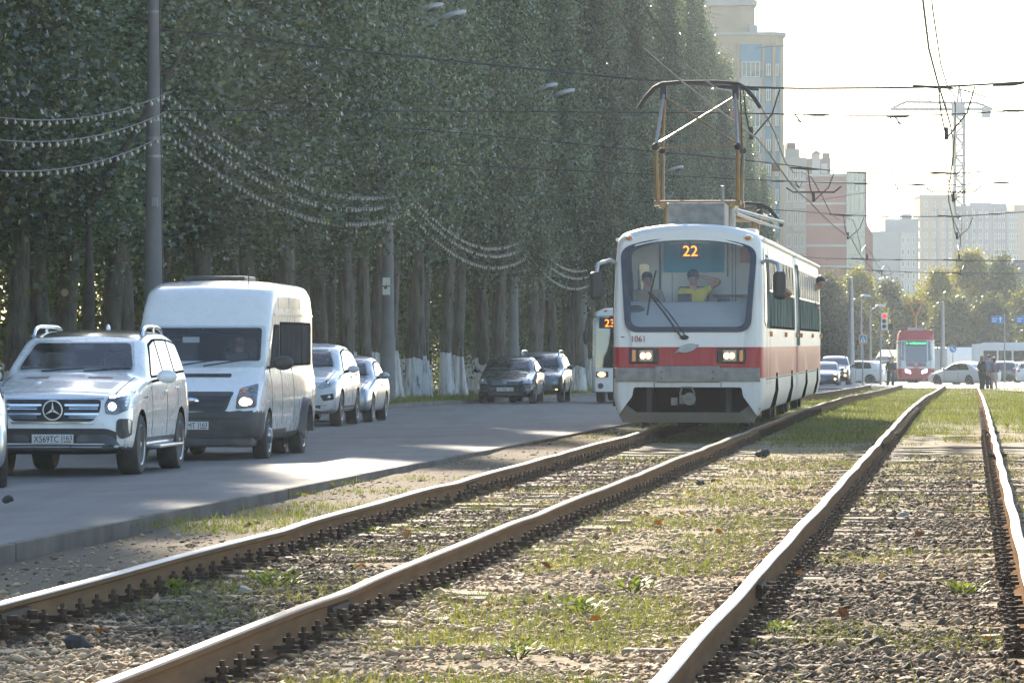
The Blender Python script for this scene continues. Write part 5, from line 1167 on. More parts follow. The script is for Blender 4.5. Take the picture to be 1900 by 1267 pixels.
n = 5000; D2, u2 = sample(n, 22, 110, -3.1, -1.0, 1.9); q = u2 > kerb_u_arr(D2) + .05; D2, u2 = D2[q], u2[q]; n = len(D2); s2 = rng.gamma(2, .005, n) + .003
V = base[None] * rng.uniform(.6, 1.25, (n, 6, 1)) * s2[:, None, None] * rng.uniform(.7, 1.4, (n, 1, 3)); V += np.stack([TC(D2) + u2 * 1.004, D2, np.array([prof(a_, b_) for a_, b_ in zip(D2, u2)]) + GZA(D2) + s2 * .2], -1)[:, None]
me = scatter_mesh('gravel', V.reshape(-1, 3), (tri[None] + 6 * np.arange(n)[:, None, None]).reshape(-1, 3), np.repeat(np.clip(rng.normal(.5, .3, n), 0, 1), 8), M['stones'])
o = bpy.data.objects.new('gravel', me); COL.objects.link(o); tag(o, 'scattered grit and crumbs of stone on the bare dirt by the kerb', 'gravel', kind='stuff')
M['grass'] = tone_mat('short_grass', [(0, (.05, .062, .014)), (.5, (.13, .155, .030)), (.85, (.26, .25, .055)), (1, (.36, .28, .09))], .8, .35)
def grass_field(n, Da, Db, ua, ub, dens, hgt, p):
    D, u = sample(n, Da, Db, ua, ub, p); k = kerb_arr(D)
    c = vnoise(D, u, .45, 21) * .6 + vnoise(D, u, 1.7, 22) * .4 + dens(D, u)
    keep = (c > .585) & ((u > k + .02) | (u < -11.55)) & (np.abs(np.abs(u) - .797) > .07) & (np.abs(np.abs(u - T2U) - .797) > .07)
    return D[keep], u[keep], hgt
kerb_arr = lambda D: np.interp(D, [0, 39, 58, 82, 100, 140, 400], [-3.5, -3.2, -3.03, -2.68, -2.35, -2.25, -2.25])
dn = lambda D, u: np.clip((D - 75) / 150, 0, .20) + .11 * (np.abs(u - 1.9) < .75) - .02 * (np.abs(u - T2U) < .7) + .16 * (u > 5.2) - .03 * (D < 45) - .10 * (u < -1.35) + .04 * ((D > 40) & (D < 70))
fields = [grass_field(170000, 20, 90, -3.3, 8, dn, .055, 1.9), grass_field(110000, 80, 262, -2.3, 14, dn, .07, 2.2), grass_field(40000, 80, 262, -15.5, -11.6, lambda D, u: .35, .12, 2.2)]
D = np.concatenate([f[0] for f in fields]); u = np.concatenate([f[1] for f in fields]); hb = np.concatenate([np.full(len(f[0]), f[2]) for f in fields]); n = len(D)
h = hb * rng.gamma(5, .2, n); lean_ = rng.normal(0, .5, (n, 2)) * h[:, None]; w = .0032 + .00005 * D; a = rng.uniform(0, PI, n)
X = TC(D) + u * 1.004; Z = np.where(u < -11.5, .11, np.where(u < -1.35, .03, .082)) + GZA(D)
p = np.stack([X, D, Z], -1); dx = np.stack([np.cos(a) * w, np.sin(a) * w, np.zeros(n)], -1); tip = p + np.stack([lean_[:, 0], lean_[:, 1], h], -1)
V = np.stack([p - dx, p + dx, tip], 1).reshape(-1, 3)
me = scatter_mesh('grass', V, np.arange(3 * n).reshape(n, 3), np.clip(vnoise(D, u, .8, 31) * .6 + rng.normal(.22, .16, n), 0, 1), M['grass'])
o = bpy.data.objects.new('grass', me); COL.objects.link(o); tag(o, 'sparse short green and yellowing grass between the rails and along the verge', 'grass', kind='stuff')
M['weed'] = tone_mat('weed_leaf', [(0, (.06, .10, .015)), (1, (.20, .26, .04))], .6, .4)
def weed(x, y, size, label, nl=70):
    D = gd(y, .09); b = Vector(((x - CX) / F * D, D, gz(D) + .09)); V = []; Fc = []
    for i in range(nl):
        an = RN.uniform(0, 2 * PI); rr_ = RN.random() ** .7 * size; hh = RN.uniform(.1, .55) * size
        p = Vector((math.cos(an) * rr_, math.sin(an) * rr_, hh)); d = Vector((math.cos(an), math.sin(an), RN.uniform(.2, 1))).normalized(); sd = d.cross(Vector((0, 0, 1))).normalized(); l = size * RN.uniform(.22, .4); w_ = l * .3
        o_ = len(V); V += [p, p + d * l * .5 + sd * w_, p + d * l, p + d * l * .5 - sd * w_]; Fc.append((o_, o_ + 1, o_ + 2, o_ + 3))
    me = scatter_mesh('weed', np.array([tuple(v) for v in V]), np.array(Fc), rng.random(nl), M['weed']); o = bpy.data.objects.new('weed_plant', me); COL.objects.link(o); o.location = b
    st = MB()
    for i in range(7): an = i * .9; st.tube([(0, 0, -.02), (math.cos(an) * size * .5, math.sin(an) * size * .5, size * .35)], .004, 4)
    st.build('stem', M['weed'], o); return tag(o, label, 'weed', 'weeds between the rails')
for x, y, sz_, lb in ((1172, 1100, .17, 'bright green weed in the gravel, the tallest between the two tracks'), (1075, 1142, .16, 'low spreading weed in the gravel, nearer the rusty rail'), (508, 1092, .20, 'feathery pale green weed between the tram\'s rails'), (322, 1108, .17, 'yellow-green weed beside a bare sleeper near the kerbside rail'), (816, 1096, .10, 'small weed tuft against the bolts of the rusty rail'), (1440, 1178, .12, 'weed tuft beside the bolts of the shiny left rail'), (1228, 790, .16, 'weed in the shade in front of the tram\'s wheels'), (960, 1222, .13, 'weed patch at the bottom edge of the gravel'), (1785, 1105, .15, 'weed clump between the right-hand rails'), (690, 990, .1, 'dark weed tuft between sleepers of the tram\'s track')): weed(x, y, sz_, lb)
M['leaf_o'] = mat('orange_fallen_leaf', (.50, .20, .02), .7, var=.3, scale=30); M['leaf_y'] = mat('yellow_fallen_leaf', (.62, .40, .03), .7, var=.2, scale=30); M['leaf_b'] = mat('brown_fallen_leaf', (.24, .10, .03), .8, var=.3, scale=30)
lv = []
for k in range(3):
    m = MB(); pts = [(0, 0), (.022, .012), (.034, .034), (.026, .058), (0, .085), (-.026, .058), (-.034, .034), (-.022, .012)]
    m.add([(a, b, .012 + .35 * abs(a) + RN.uniform(0, .012)) for a, b in pts] + [(0, .04, .006)], [(i, (i + 1) % 8, 8) for i in range(8)]); lv.append(m)
spots = [(1322, 898, 2), (1340, 895, 1), (1632, 1080, 1), (1342, 995, 0), (1250, 885, 0), (1478, 915, 0), (1235, 885, 0), (648, 1052, 1), (512, 955, 1), (232, 1105, 0), (43, 1168, 0), (1110, 1160, 0), (1060, 990, 0), (1195, 955, 0), (1268, 960, 1), (1140, 995, 1), (1225, 978, 0), (1620, 905, 0), (1705, 858, 0), (1610, 960, 0), (1815, 945, 1), (1800, 960, 0), (1250, 1228, 0), (1410, 1040, 0), (1095, 1160, 0), (870, 915, 1), (930, 910, 0), (750, 1000, 0), (660, 1055, 0), (190, 1180, 0), (118, 1162, 0), (620, 905, 1), (560, 925, 1), (575, 920, 0), (1585, 752, 1), (1695, 745, 1), (1870, 795, 1), (1840, 1190, 0), (1480, 1075, 0), (640, 990, 0), (1030, 980, 0), (1360, 1010, 1), (480, 1020, 2), (470, 975, 2), (1555, 930, 1), (1700, 1000, 2), (1570, 1150, 2), (905, 1130, 0), (1020, 1060, 2)]
for i, (x, y, k) in enumerate(spots):
    D = gd(y, .1); o = lv[i % 3].build('fallen_leaf', M[('leaf_o', 'leaf_y', 'leaf_b')[k]]); o.location = ((x - CX) / F * D, D, gz(D) + .105); o.rotation_euler = (RN.uniform(-.6, .9), RN.uniform(-.5, .5), RN.uniform(0, 6.3)); sc = .8 + D / 170; o.scale = (sc, sc, sc)
    tag(o, '%s fallen leaf lying on the gravel by the rails' % ('orange', 'yellow', 'brown')[k], 'fallen leaf', 'fallen leaves')
M['pebble'] = mat('pale_rubble', (.34, .31, .27), .9, var=.3, scale=12, bump=.3); M['coal'] = mat('dark_lump', (.045, .045, .043), .9, var=.3)
for x, y, sz_, m_, lb in ((148, 1206, .075, 'coal', 'large dark lump of stone between the tram\'s rails'), (455, 1103, .045, 'pebble', 'white-topped stone beside the feathery weed'), (1676, 960, .05, 'pebble', 'pale crumpled paper ball between the right-hand rails'), (1415, 847, .10, 'coal', 'grey brick lying in front of the tram on the gravel'), (232, 1110, .10, 'pebble', 'flat rounded stone leaning by the kerbside rail bolts'), (330, 998, .03, 'pebble', 'white scrap in the shaded dirt by the kerb'), (15, 938, .055, 'coal', 'dark lump lying on the road near the left edge'), (1300, 900, .05, 'coal', 'dark cobble beside the yellow leaves')):
    D = gd(y, .1 if x > 20 else .05); m = MB(); m.ell((0, 0, 0), sz_, sz_ * .8, sz_ * .7, 9, 6); m.v = [tuple(c * (1 + .6 * noise.noise(Vector(v) / sz_ * 1.1 + Vector((x, 0, 0)))) for c in v) for v in m.v]
    o = m.build('loose_stone', M[m_], None, 30); o.location = ((x - CX) / F * D, D, gz(D) + .1 + sz_ * .3); tag(o, lb, 'stone')
HAZE, EXPO = .00018, 1.66
# ------------------------------------------------------------------ trees
def leaf_mat(name, cols, gloss=.38, trans=.32, tcol=(.16, .17, .015)):
    t = NT(name); a = t.n('Attribute', attribute_name='tone').outputs['Fac']; r = t.n('ObjectInfo').outputs['Random']
    c = C3(cols[0][1])
    for (p0, c0), (p1, c1) in zip(cols[:-1], cols[1:]): c = t.mix(t.ramp(a, p0, p1), c, c1)
    hsv = t.n('HueSaturation', {'Hue': t.math('ADD', t.math('MULTIPLY', r, .03), .485), 'Value': t.math('ADD', t.math('MULTIPLY', r, .75), .62), 'Color': c}); c = hsv.outputs[0]
    b = t.n('BsdfPrincipled', {'Base Color': c, 'Roughness': gloss, 'Specular IOR Level': .7}).outputs[0]
    tr = t.n('BsdfTranslucent', {0: t.mix(.5, c, tcol)}).outputs[0]
    return t.finish(t.n('MixShader', {0: trans, 1: b, 2: tr}).outputs[0])
M['poplar'] = leaf_mat('poplar_leaf', [(0, (.030, .050, .026)), (.5, (.088, .126, .072)), (.9, (.19, .24, .14)), (.97, (.19, .24, .14)), (1, (.26, .25, .05))], .33)
M['autumn'] = leaf_mat('yellowing_leaf', [(0, (.07, .085, .016)), (.5, (.20, .20, .025)), (1, (.42, .34, .05))], .5, .42, (.42, .38, .02))
M['olive'] = leaf_mat('olive_leaf', [(0, (.022, .034, .012)), (.6, (.065, .08, .022)), (1, (.16, .155, .035))], .5, .3, (.26, .27, .02))
def leaves(cl, per, rad, size, droop=.6, st=(1, 1, .9)):
    n = len(cl) * per; c = np.repeat(cl, per, 0); P = c + rng.normal(0, 1, (n, 3)) * (np.repeat(rad, per)[:, None] * np.array(st))
    d = rng.normal(0, 1, (n, 3)); d[:, 2] -= droop; d /= np.linalg.norm(d, axis=1)[:, None]
    s = np.cross(d, rng.normal(0, 1, (n, 3))); s /= np.linalg.norm(s, axis=1)[:, None]
    l = size * rng.uniform(.7, 1.3, n)[:, None]; w = l * .42
    V = np.stack([P, P + d * l * .5 + s * w, P + d * l, P + d * l * .5 - s * w], 1).reshape(-1, 3)
    tone = np.clip(np.repeat(rng.uniform(.02, .82, len(cl)), per) + rng.normal(0, .16, n), 0, .96); tone[rng.random(n) < .012] = 1
    return V, np.arange(4 * n).reshape(n, 4), tone
def bark_mat():
    t = NT('poplar_bark'); co = t.n('TexCoord').outputs['Object']; z = t.n('SeparateXYZ', {0: co}).outputs[2]
    n = t.noise(t.n('Mapping', {0: co, 3: (9, 9, 1.3)}).outputs[0], 1, 7, .65); n2 = t.noise(co, 1.2, 4)
    c = t.mix(t.ramp(n, .3, .7), (.034, .027, .019), (.20, .165, .125)); c = t.mix(t.math('MULTIPLY', t.ramp(n2, .45, .7), .5), c, (.15, .15, .13))
    rr_ = t.n('ObjectInfo').outputs['Random']
    e = t.math('ADD', z, t.math('MULTIPLY', n2, .8)); w = t.math('LESS_THAN', e, t.math('ADD', 1.45, t.math('MULTIPLY', rr_, .6)))
    w = t.math('MULTIPLY', w, t.ramp(n, .30, .50)); c = t.mix(w, c, (.62, .60, .575))
    return t.finish(t.n('BsdfPrincipled', {'Base Color': c, 'Roughness': .9, 'Normal': t.n('Bump', {'Height': n, 'Strength': .9, 'Distance': .05}).outputs[0], 'Specular IOR Level': .2}).outputs[0])
M['bark'] = bark_mat(); M['bark2'] = mat('plain_bark', (.10, .08, .06), .9, var=.4, scale=6, bump=.5)
def limb(mb, p, d, l, r, seg=6, wob_=.12):
    pts = [Vector(p)]; d = Vector(d).normalized()
    for i in range(seg):
        d = (d + Vector((RN.gauss(0, wob_), RN.gauss(0, wob_), .10))).normalized(); pts.append(pts[-1] + d * l / seg)
    mb.tube(pts, [r * (1 - .82 * i / seg) for i in range(seg + 1)], 7); return pts
pop = []
for v in range(5):
    H = 23 + v * .8; tr = MB(); cl = []; rad = []
    lean_ = Vector((RN.uniform(-.03, .03), RN.uniform(-.03, .03), 1)); n = 14; r0 = RN.uniform(.145, .215)
    pts = [Vector((lean_.x * z + .12 * math.sin(z * .5 + v), lean_.y * z + .1 * math.cos(z * .4 + v), z)) for z in np.linspace(-.25, H - 1, n)]
    rs = [r0 * (1.25 if i == 0 else 1) * (1 - .93 * i / (n - 1)) + .012 for i in range(n)]
    tr.tube(pts, rs, 12)
    for k in range(4): a = RN.uniform(0, 6.3); tr.tube([(math.cos(a) * r0 * 1.7, math.sin(a) * r0 * 1.7, -.2), (math.cos(a) * r0 * .9, math.sin(a) * r0 * .9, .5), (math.cos(a) * r0 * .5, math.sin(a) * r0 * .5, 1.8)], [.09, .09, .03], 7)
    if v % 2: limb(tr, (.1, .05, .1), (RN.uniform(-.25, .25), RN.uniform(-.2, .2), 1), 9, .13, 8, .05)
    for k in range(34):
        z = 5.2 + (H - 8.5) * (k / 34) ** 1.1; a = k * 2.4 + RN.uniform(-.5, .5); p = Vector((lean_.x * z, lean_.y * z, z)); ln = RN.uniform(1.6, 3.1) * (1 - .45 * z / H)
        q = limb(tr, p, (math.cos(a) * .75, math.sin(a) * .75, RN.uniform(.8, 1.5)), ln, .055 * (1 - .5 * z / H) + .012)
        for j in (2, 3, 4, 5, 6):
            if RN.random() < .9: cl.append(tuple(q[j] + Vector((RN.gauss(0, .25), RN.gauss(0, .25), RN.gauss(-.15, .3))))); rad.append(RN.uniform(.22, .42))
        if z < 8.5:                                        # hanging lower twigs
            for j in range(5): e = q[-1] + Vector((RN.gauss(0, .6), RN.gauss(0, .6), -RN.uniform(.1, 1.3))); cl.append(tuple(e)); rad.append(RN.uniform(.2, .34))
    while len(cl) < 400:
        z = RN.uniform(5.9, H); rm = 2.1 * min(1, (z - 4.2) / 3.0) * (1 - max(0, (z - 9) / (H - 8))); a = RN.uniform(0, 6.3); q = RN.random() ** .45 * max(rm, .2)
        cl.append((lean_.x * z + math.cos(a) * q, lean_.y * z + math.sin(a) * q, z)); rad.append(RN.uniform(.22, .5))
    V, Fc, tone = leaves(np.array(cl), 112, np.array(rad), .13, 1.1, (.72, .72, 1.9))
    cm = scatter_mesh('crown', V, Fc, tone, M['poplar']); cm.name = 'crown'
    to = tr.build('trunk', M['bark'], None, 60); tm = to.data; bpy.data.objects.remove(to); pop.append((tm, cm))
def tree(name, label, group, loc, rz, s, tm, cm):
    t = thing(name, label, 'tree', loc, rz, group); t.scale = s
    for nm, me in (('trunk', tm), ('crown', cm)):
        o = bpy.data.objects.new(nm, me); COL.objects.link(o); o.parent = t
    return t
for row, (u0, step, a, b) in enumerate(((-14.2, 3.5, 66, 470), (-17.6, 4.6, 62, 470), (-21.2, 5.6, 58, 470))):
    D = a; i = 0
    while D < b:
        u = u0 + RN.uniform(-.6, .6); sc = float(np.interp(D, [0, 300, 350, 400, 440, 470], [1, 1, 1, .86, .68, .5])) * RN.uniform(.9, 1.08) * (RN.uniform(.68, .95) if 84 < D < 150 else 1); w = RN.uniform(.92, 1.15) * float(np.interp(D, [105, 120, 270, 340], [1, 1.04, 1.04, .82]))
        u = min(u, -14.5) if abs(D - 99) < 9 and row == 0 else u
        tm, cm = pop[RN.randrange(5)]
        lb = ('tall poplar with whitewashed trunk foot in the front row beside the road', 'tall poplar in the second row behind the whitewashed front row', 'tall poplar at the back of the dense grove')[row]
        tree('poplar_tree', lb, ('whitewashed roadside poplars', 'second row of poplars', 'rear row of poplars')[row], pt(D, u, .12), RN.uniform(0, 6.3), (w, w, sc), tm, cm)
        D += step * RN.uniform(.75, 1.3); i += 1
for D, u in ((146.5, -13.0), (187.5, -13.0), (185, -12.7), (221, -12.8), (219, -12.4), (258, -12.8), (142, -13.1)):
    tm, cm = pop[RN.randrange(5)]; tree('poplar_tree', 'tall poplar with whitewashed trunk foot in the front row beside the road', 'whitewashed roadside poplars', pt(D, u, .12), RN.uniform(0, 6.3), (.95, .95, .9), tm, cm)
cl = []; rad = []
for k in range(3000):
    D = RN.uniform(56, 470); z = RN.uniform(0, 7.5) ; u = -RN.uniform(17.8, 28) if k % 4 else -RN.uniform(14.6, 17.4); z = z if k % 4 else RN.uniform(1.8, 5.5)
    cl.append(tuple(pt(D, u, z))); rad.append(RN.uniform(.35, .8))
V, Fc, tone = leaves(np.array(cl), 120, np.array(rad), .15, .3)
o = bpy.data.objects.new('undergrowth', scatter_mesh('undergrowth', V, Fc, tone, M['olive'])); COL.objects.link(o); tag(o, 'dark tangled undergrowth and saplings among and behind the poplar trunks', 'undergrowth', kind='stuff')
# suckers: some leafy shoots low between the trunks, and a leaning bare bough near the left edge
lt = MB(); limb(lt, pt(101, -13.2, .1), (.1, 0, 1), 4.6, .2, 5, .03); limb(lt, pt(101, -13.2, 4.2), (.75, .1, 1), 4.2, .11, 6, .06); limb(lt, pt(101, -13.2, 4.2), (-.5, .1, 1), 3.5, .1, 6, .06)
lto = thing('forked_tree', 'forked dark tree with a leaning bough and round cut mark on its trunk', 'tree', (0, 0, 0)); lt.build('trunk', M['bark2'], lto, 60)
c0 = pt(101, -13.2, 1.9); mkm = MB(); mkm.lathe([(.075, -.02), (.075, 0), (.05, -.004)], (pxp(120, 543, 100.7).x, 100.72, pxp(120, 543, 100.7).z), 'y', 18); mkm.build('cut_branch_mark', mat('cut_wood', (.40, .27, .15), .8, var=.2, scale=30), lto, 40)
# broad-leaved trees beyond the junction
def broad(label, x, ytop, D, wpx, m, seed, low=.6):
    RN.seed(seed); k = F / D; base = Vector(((x - CX) / k, D, gz(D))); H = CZ + (HY - ytop) / k - base.z; R0 = wpx / 2 / k
    t = MB(); pts = limb(t, (0, 0, -.2), (0, 0, 1), H * .6, .16, 6, .04); cl = []; rad = []
    for j in range(9): limb(t, pts[2 + j % 4], (math.cos(j * 2.2), math.sin(j * 2.2), 1.1), H * .42, .06, 5, .1)
    for j in range(150):
        z = RN.uniform(low, H * .97); f = (z - low) / (H - low); rm = R0 * (max(.05, math.sin(PI * min(1, .22 + f * .80))) ** .7); a = RN.uniform(0, 6.3); q = RN.random() ** .5 * rm
        cl.append((math.cos(a) * q, math.sin(a) * q, z)); rad.append(RN.uniform(.28, .6))
    V, Fc, tone = leaves(np.array(cl), 80, np.array(rad), .26, .2)
    r = thing('broadleaf_tree', label, 'tree', base, 0, 'trees beyond the junction'); t.build('trunk', M['bark2'], r, 60)
    o = bpy.data.objects.new('crown', scatter_mesh('crown', V, Fc, tone, M[m])); COL.objects.link(o); o.parent = r
for i, a in enumerate((('dark green tree just right of the rear tram car', 1540, 512, 440, 110, 'olive'), ('yellowing tree behind the tall grey lamp pole', 1592, 503, 446, 105, 'autumn'), ('dark tree behind the red traffic light', 1648, 528, 452, 95, 'olive'), ('low bushy tree in the gap above the small red tram', 1700, 558, 448, 85, 'autumn'),
    ('yellow-green tree right above the small red tram', 1742, 500, 456, 110, 'autumn'), ('tallest yellow-green tree beneath the crane mast', 1800, 466, 462, 125, 'autumn'), ('dark leaning tree at the right above the blue signs', 1858, 474, 458, 100, 'olive'), ('olive tree cut by the right edge', 1905, 545, 450, 90, 'autumn'), ('dark tree behind the white box lorry', 1770, 560, 440, 110, 'olive'), ('dark tree behind the trolleybus roof', 1835, 555, 441, 110, 'olive'), ('shady tree left of the crossing sign', 1575, 560, 436, 80, 'olive'))): broad(*a[:6], 40 + i)
RN.seed(99); cl = []; rad = []
for k in range(700): D = RN.uniform(478, 500); cl.append(((RN.uniform(1480, 2000) - CX) / F * D, D, RN.uniform(-2, 5.5) * RN.uniform(.5, 1))); rad.append(RN.uniform(.5, .9))
V, Fc, tone = leaves(np.array(cl), 50, np.array(rad), .38, .2); o = bpy.data.objects.new('far_thicket', scatter_mesh('far_thicket', V, Fc, tone, M['olive'])); COL.objects.link(o); tag(o, 'dark thicket closing the view behind the junction trees', 'thicket', kind='stuff')
# ------------------------------------------------------------------ poles, lamps, strings of bulbs, overhead wires
M['concrete'] = mat('pole_concrete', (.23, .22, .21), .85, var=.3, scale=1.2, bump=.3, bscale=50, spec=.2)
M['lampshell'] = mat('lamp_shell', (.42, .44, .46), .35, .3, .3, .1); M['bulb'] = mat('garland_bulb', (.50, .46, .36), .35, 0, .3, .1)
M['paper'] = mat('paper_notice', (.70, .70, .68), .8, var=.1, scale=12)
PD = [(61, -12.0), (99.4, -11.55), (149, -12.65), (190, -12.65), (224, -12.65), (262, -12.65), (300, -12.65)]
PL = ['', 'concrete lamp post behind the white minibus, nearest on the left', 'concrete lamp post with two paper notices beside the old silver saloon', 'concrete lamp post behind the dark parked saloon', 'concrete lamp post beside the city bus', 'concrete lamp post hidden behind the tram with one lamp showing by the pantograph', 'distant concrete lamp post beyond the tram']
for i, (D, u) in enumerate(PD):
    if i == 0: continue
    b = pt(D, u, .05); r = thing('lamp_post', PL[i], 'lamp post', b, -TA, 'concrete lamp posts by the verge')
    p = MB(); p.lathe([(.232, -.4), (.222, 1.9), (.195, 1.95), (.16, 5.0), (.115, 8.2), (.09, 10.4), (.02, 10.42)], (0, 0, 0), 'z', 20); p.build('pole', M['concrete'], r, 40)
    for z in (5.2, 5.55, 5.9, 6.3, 8.0): bd = MB(); rb_ = float(np.interp(z, [1.95, 5, 8.2], [.195, .16, .115])) + .006; bd.lathe([(rb_, z), (rb_, z + .05)], (0, 0, 0), 'z', 20, cap=False); bd.build('steel_band', M['steel'], r, 40)
    for k, (dx, dz, ang) in enumerate(((1.62, .95, .0), (1.0, 1.15, .5))[:(2, 2, 2, 2, 0, 1, 0)[i]]):
        ar = MB(); ar.tube([(0, -.05, 9.9), (.12, -.05, 10.3 + dz * .2), (dx, -ang * .6, 10.3 + dz)], .032, 8); ao = ar.build('lamp_arm', M['steel'], r, 60)
        h = MB(); c = Vector((dx + .30, -ang * .6, 10.36 + dz)); h.ell(c, .38, .15, .10, 14, 8); h.v = [(x, y, z + (x - c.x) * .22) for x, y, z in h.v]; h.build('lamp_head', M['lampshell'], r, 60)
        q = MB(); c2 = c + Vector((.10, 0, -.05)); q.ell(c2, .24, .13, .12, 12, 7); q.v = [(x, y, z + (x - c.x) * .22) for x, y, z in q.v]; q.build('lamp_bowl', M['lens'], r, 60)
    if i == 2:
        for z in (3.55, 3.28): MB().box(-.13, .09, -.205, -.18, z - .115, z + .115).build('paper_notice', M['paper'], r)
    if i == 1: MB().box(-.02, .10, -.20, -.15, 4.25, 4.42).build('junction_box', M['steel'], r, bevel=.01); MB().tube([(.19, -.05, 2), (.155, -.06, 5), (.12, -.05, 8), (.10, -.05, 10)], .012).build('cable', M['wire'], r)
ZS = [[6.55, 6.2, 5.75], [6.5, 6.15, 5.72], [6.25, 6.05, 5.65], [6.1, 5.77, 5.33], [5.7, 5.4, 5.05], [5.5, 5.2, 4.8]]
blb = MB(); blb.lathe([(.012, 0), (.013, -.03), (.030, -.05), (.034, -.075), (.022, -.10), (.004, -.108)], (0, 0, 0), 'z', 8); bo = blb.build('bulb', M['bulb'], None, 60); bulb_me = bo.data; bpy.data.objects.remove(bo)
gap = ('left of the first concrete post', 'between the first and second concrete posts', 'between the second and third concrete posts', 'between the third and fourth concrete posts'); ordn = ('top', 'middle', 'lowest')
for s in range(4):
    for k in range(3):
        (Da, ua), (Db, ub) = PD[s], PD[s + 1]; za, zb = ZS[s][k], ZS[s + 1][k]; sag = (1.25, .95, .95, .7)[s]
        sag *= RN.uniform(.9, 1.12); g_ = .25 if s < 1 else .55; a, b = pt(Da, ua + (.25 if s < 2 else .6), za), pt(Db, ub + (.25 if s < 1 else .6), zb); n = 60; pts = []
        for i in range(n + 1): t = i / n; p = a.lerp(b, t); p.z -= sag * 4 * t * (1 - t); pts.append(p)
        o = MB().tube(pts, .012, 5).build('string_light', M['wire'], None, 60); tag(o, '%s strand of pale bulbs strung %s' % (ordn[k], gap[s]), 'string light', 'strings of bulbs between the lamp posts')
        nb = int((b - a).length / .72); 
        for j in range(nb):
            t = (j + .5) / nb; p = a.lerp(b, t); p.z -= sag * 4 * t * (1 - t)
            if p.y < 80 or RN.random() < .07: continue
            q = bpy.data.objects.new('bulb', bulb_me); COL.objects.link(q); q.parent = o; q.location = p; q.scale = (RN.uniform(.8, 1.05),) * 3; q.rotation_euler = (RN.uniform(-.25, .25), RN.uniform(-.25, .25), 0)
WZ = 5.62                                                    # contact wire above road level
for nm, u, lb in (('contact_wire', 0, 'overhead contact wire above the tram'), ('contact_wire', T2U, 'overhead contact wire above the right-hand track')):
    sup = [20, 60, 99.4, 139, 178, 211, 246, 285]; pts = []
    for a, b in zip(sup[:-1], sup[1:]):
        for t in np.linspace(0, 1, 6)[:-1]: D = lerp(a, b, t); pts.append(pt(D, u + .12 * math.sin(D * .08), WZ + .25 * (D < 62) - .10 * 4 * t * (1 - t)))
    m = MB(); m.tube(pts, .016, 5)
    m2 = [Vector(p) + Vector((.05, 0, .10 + .55 * abs(math.sin(PI * (p.y - 20) / 39.5 + PI / 2)))) for p in pts]; m.tube(m2, .012, 5)
    tag(m.build(nm, M['wire'], None, 60), lb, 'wire', 'tram contact wires')
SPAN = [(99.4, [(285, 52), (600, 89), (1205, 150), (1394, 165), (1750, 163), (1900, 152), (2160, 138)], [(285, 205), (900, 207), (1370, 210), (1480, 213), (1690, 217), (1900, 205), (2160, 195)], 'nearest cross-span wire stretched over the tram\'s pantograph'),
        (139, [(727, 235), (1100, 270), (1440, 303), (1560, 321), (1710, 325), (1855, 317), (2000, 305)], [(727, 300), (1480, 338), (1773, 345), (2000, 330)], 'second cross-span wire behind the tram roof'),
        (178, [(955, 360), (1480, 392), (1600, 402), (1790, 402), (1900, 393), (2000, 388)], None, 'third cross-span wire in front of the brick block'),
        (211, [(1083, 430), (1500, 479), (1650, 482), (1900, 484), (2000, 484)], None, 'fourth cross-span wire low over the junction trees'),
        (246, [(1180, 460), (1520, 496), (1700, 506), (1900, 508), (2000, 506)], None, 'farthest cross-span wire just above the junction trees')]
def ycurve(pl, x): return float(np.interp(x, *zip(*pl)))
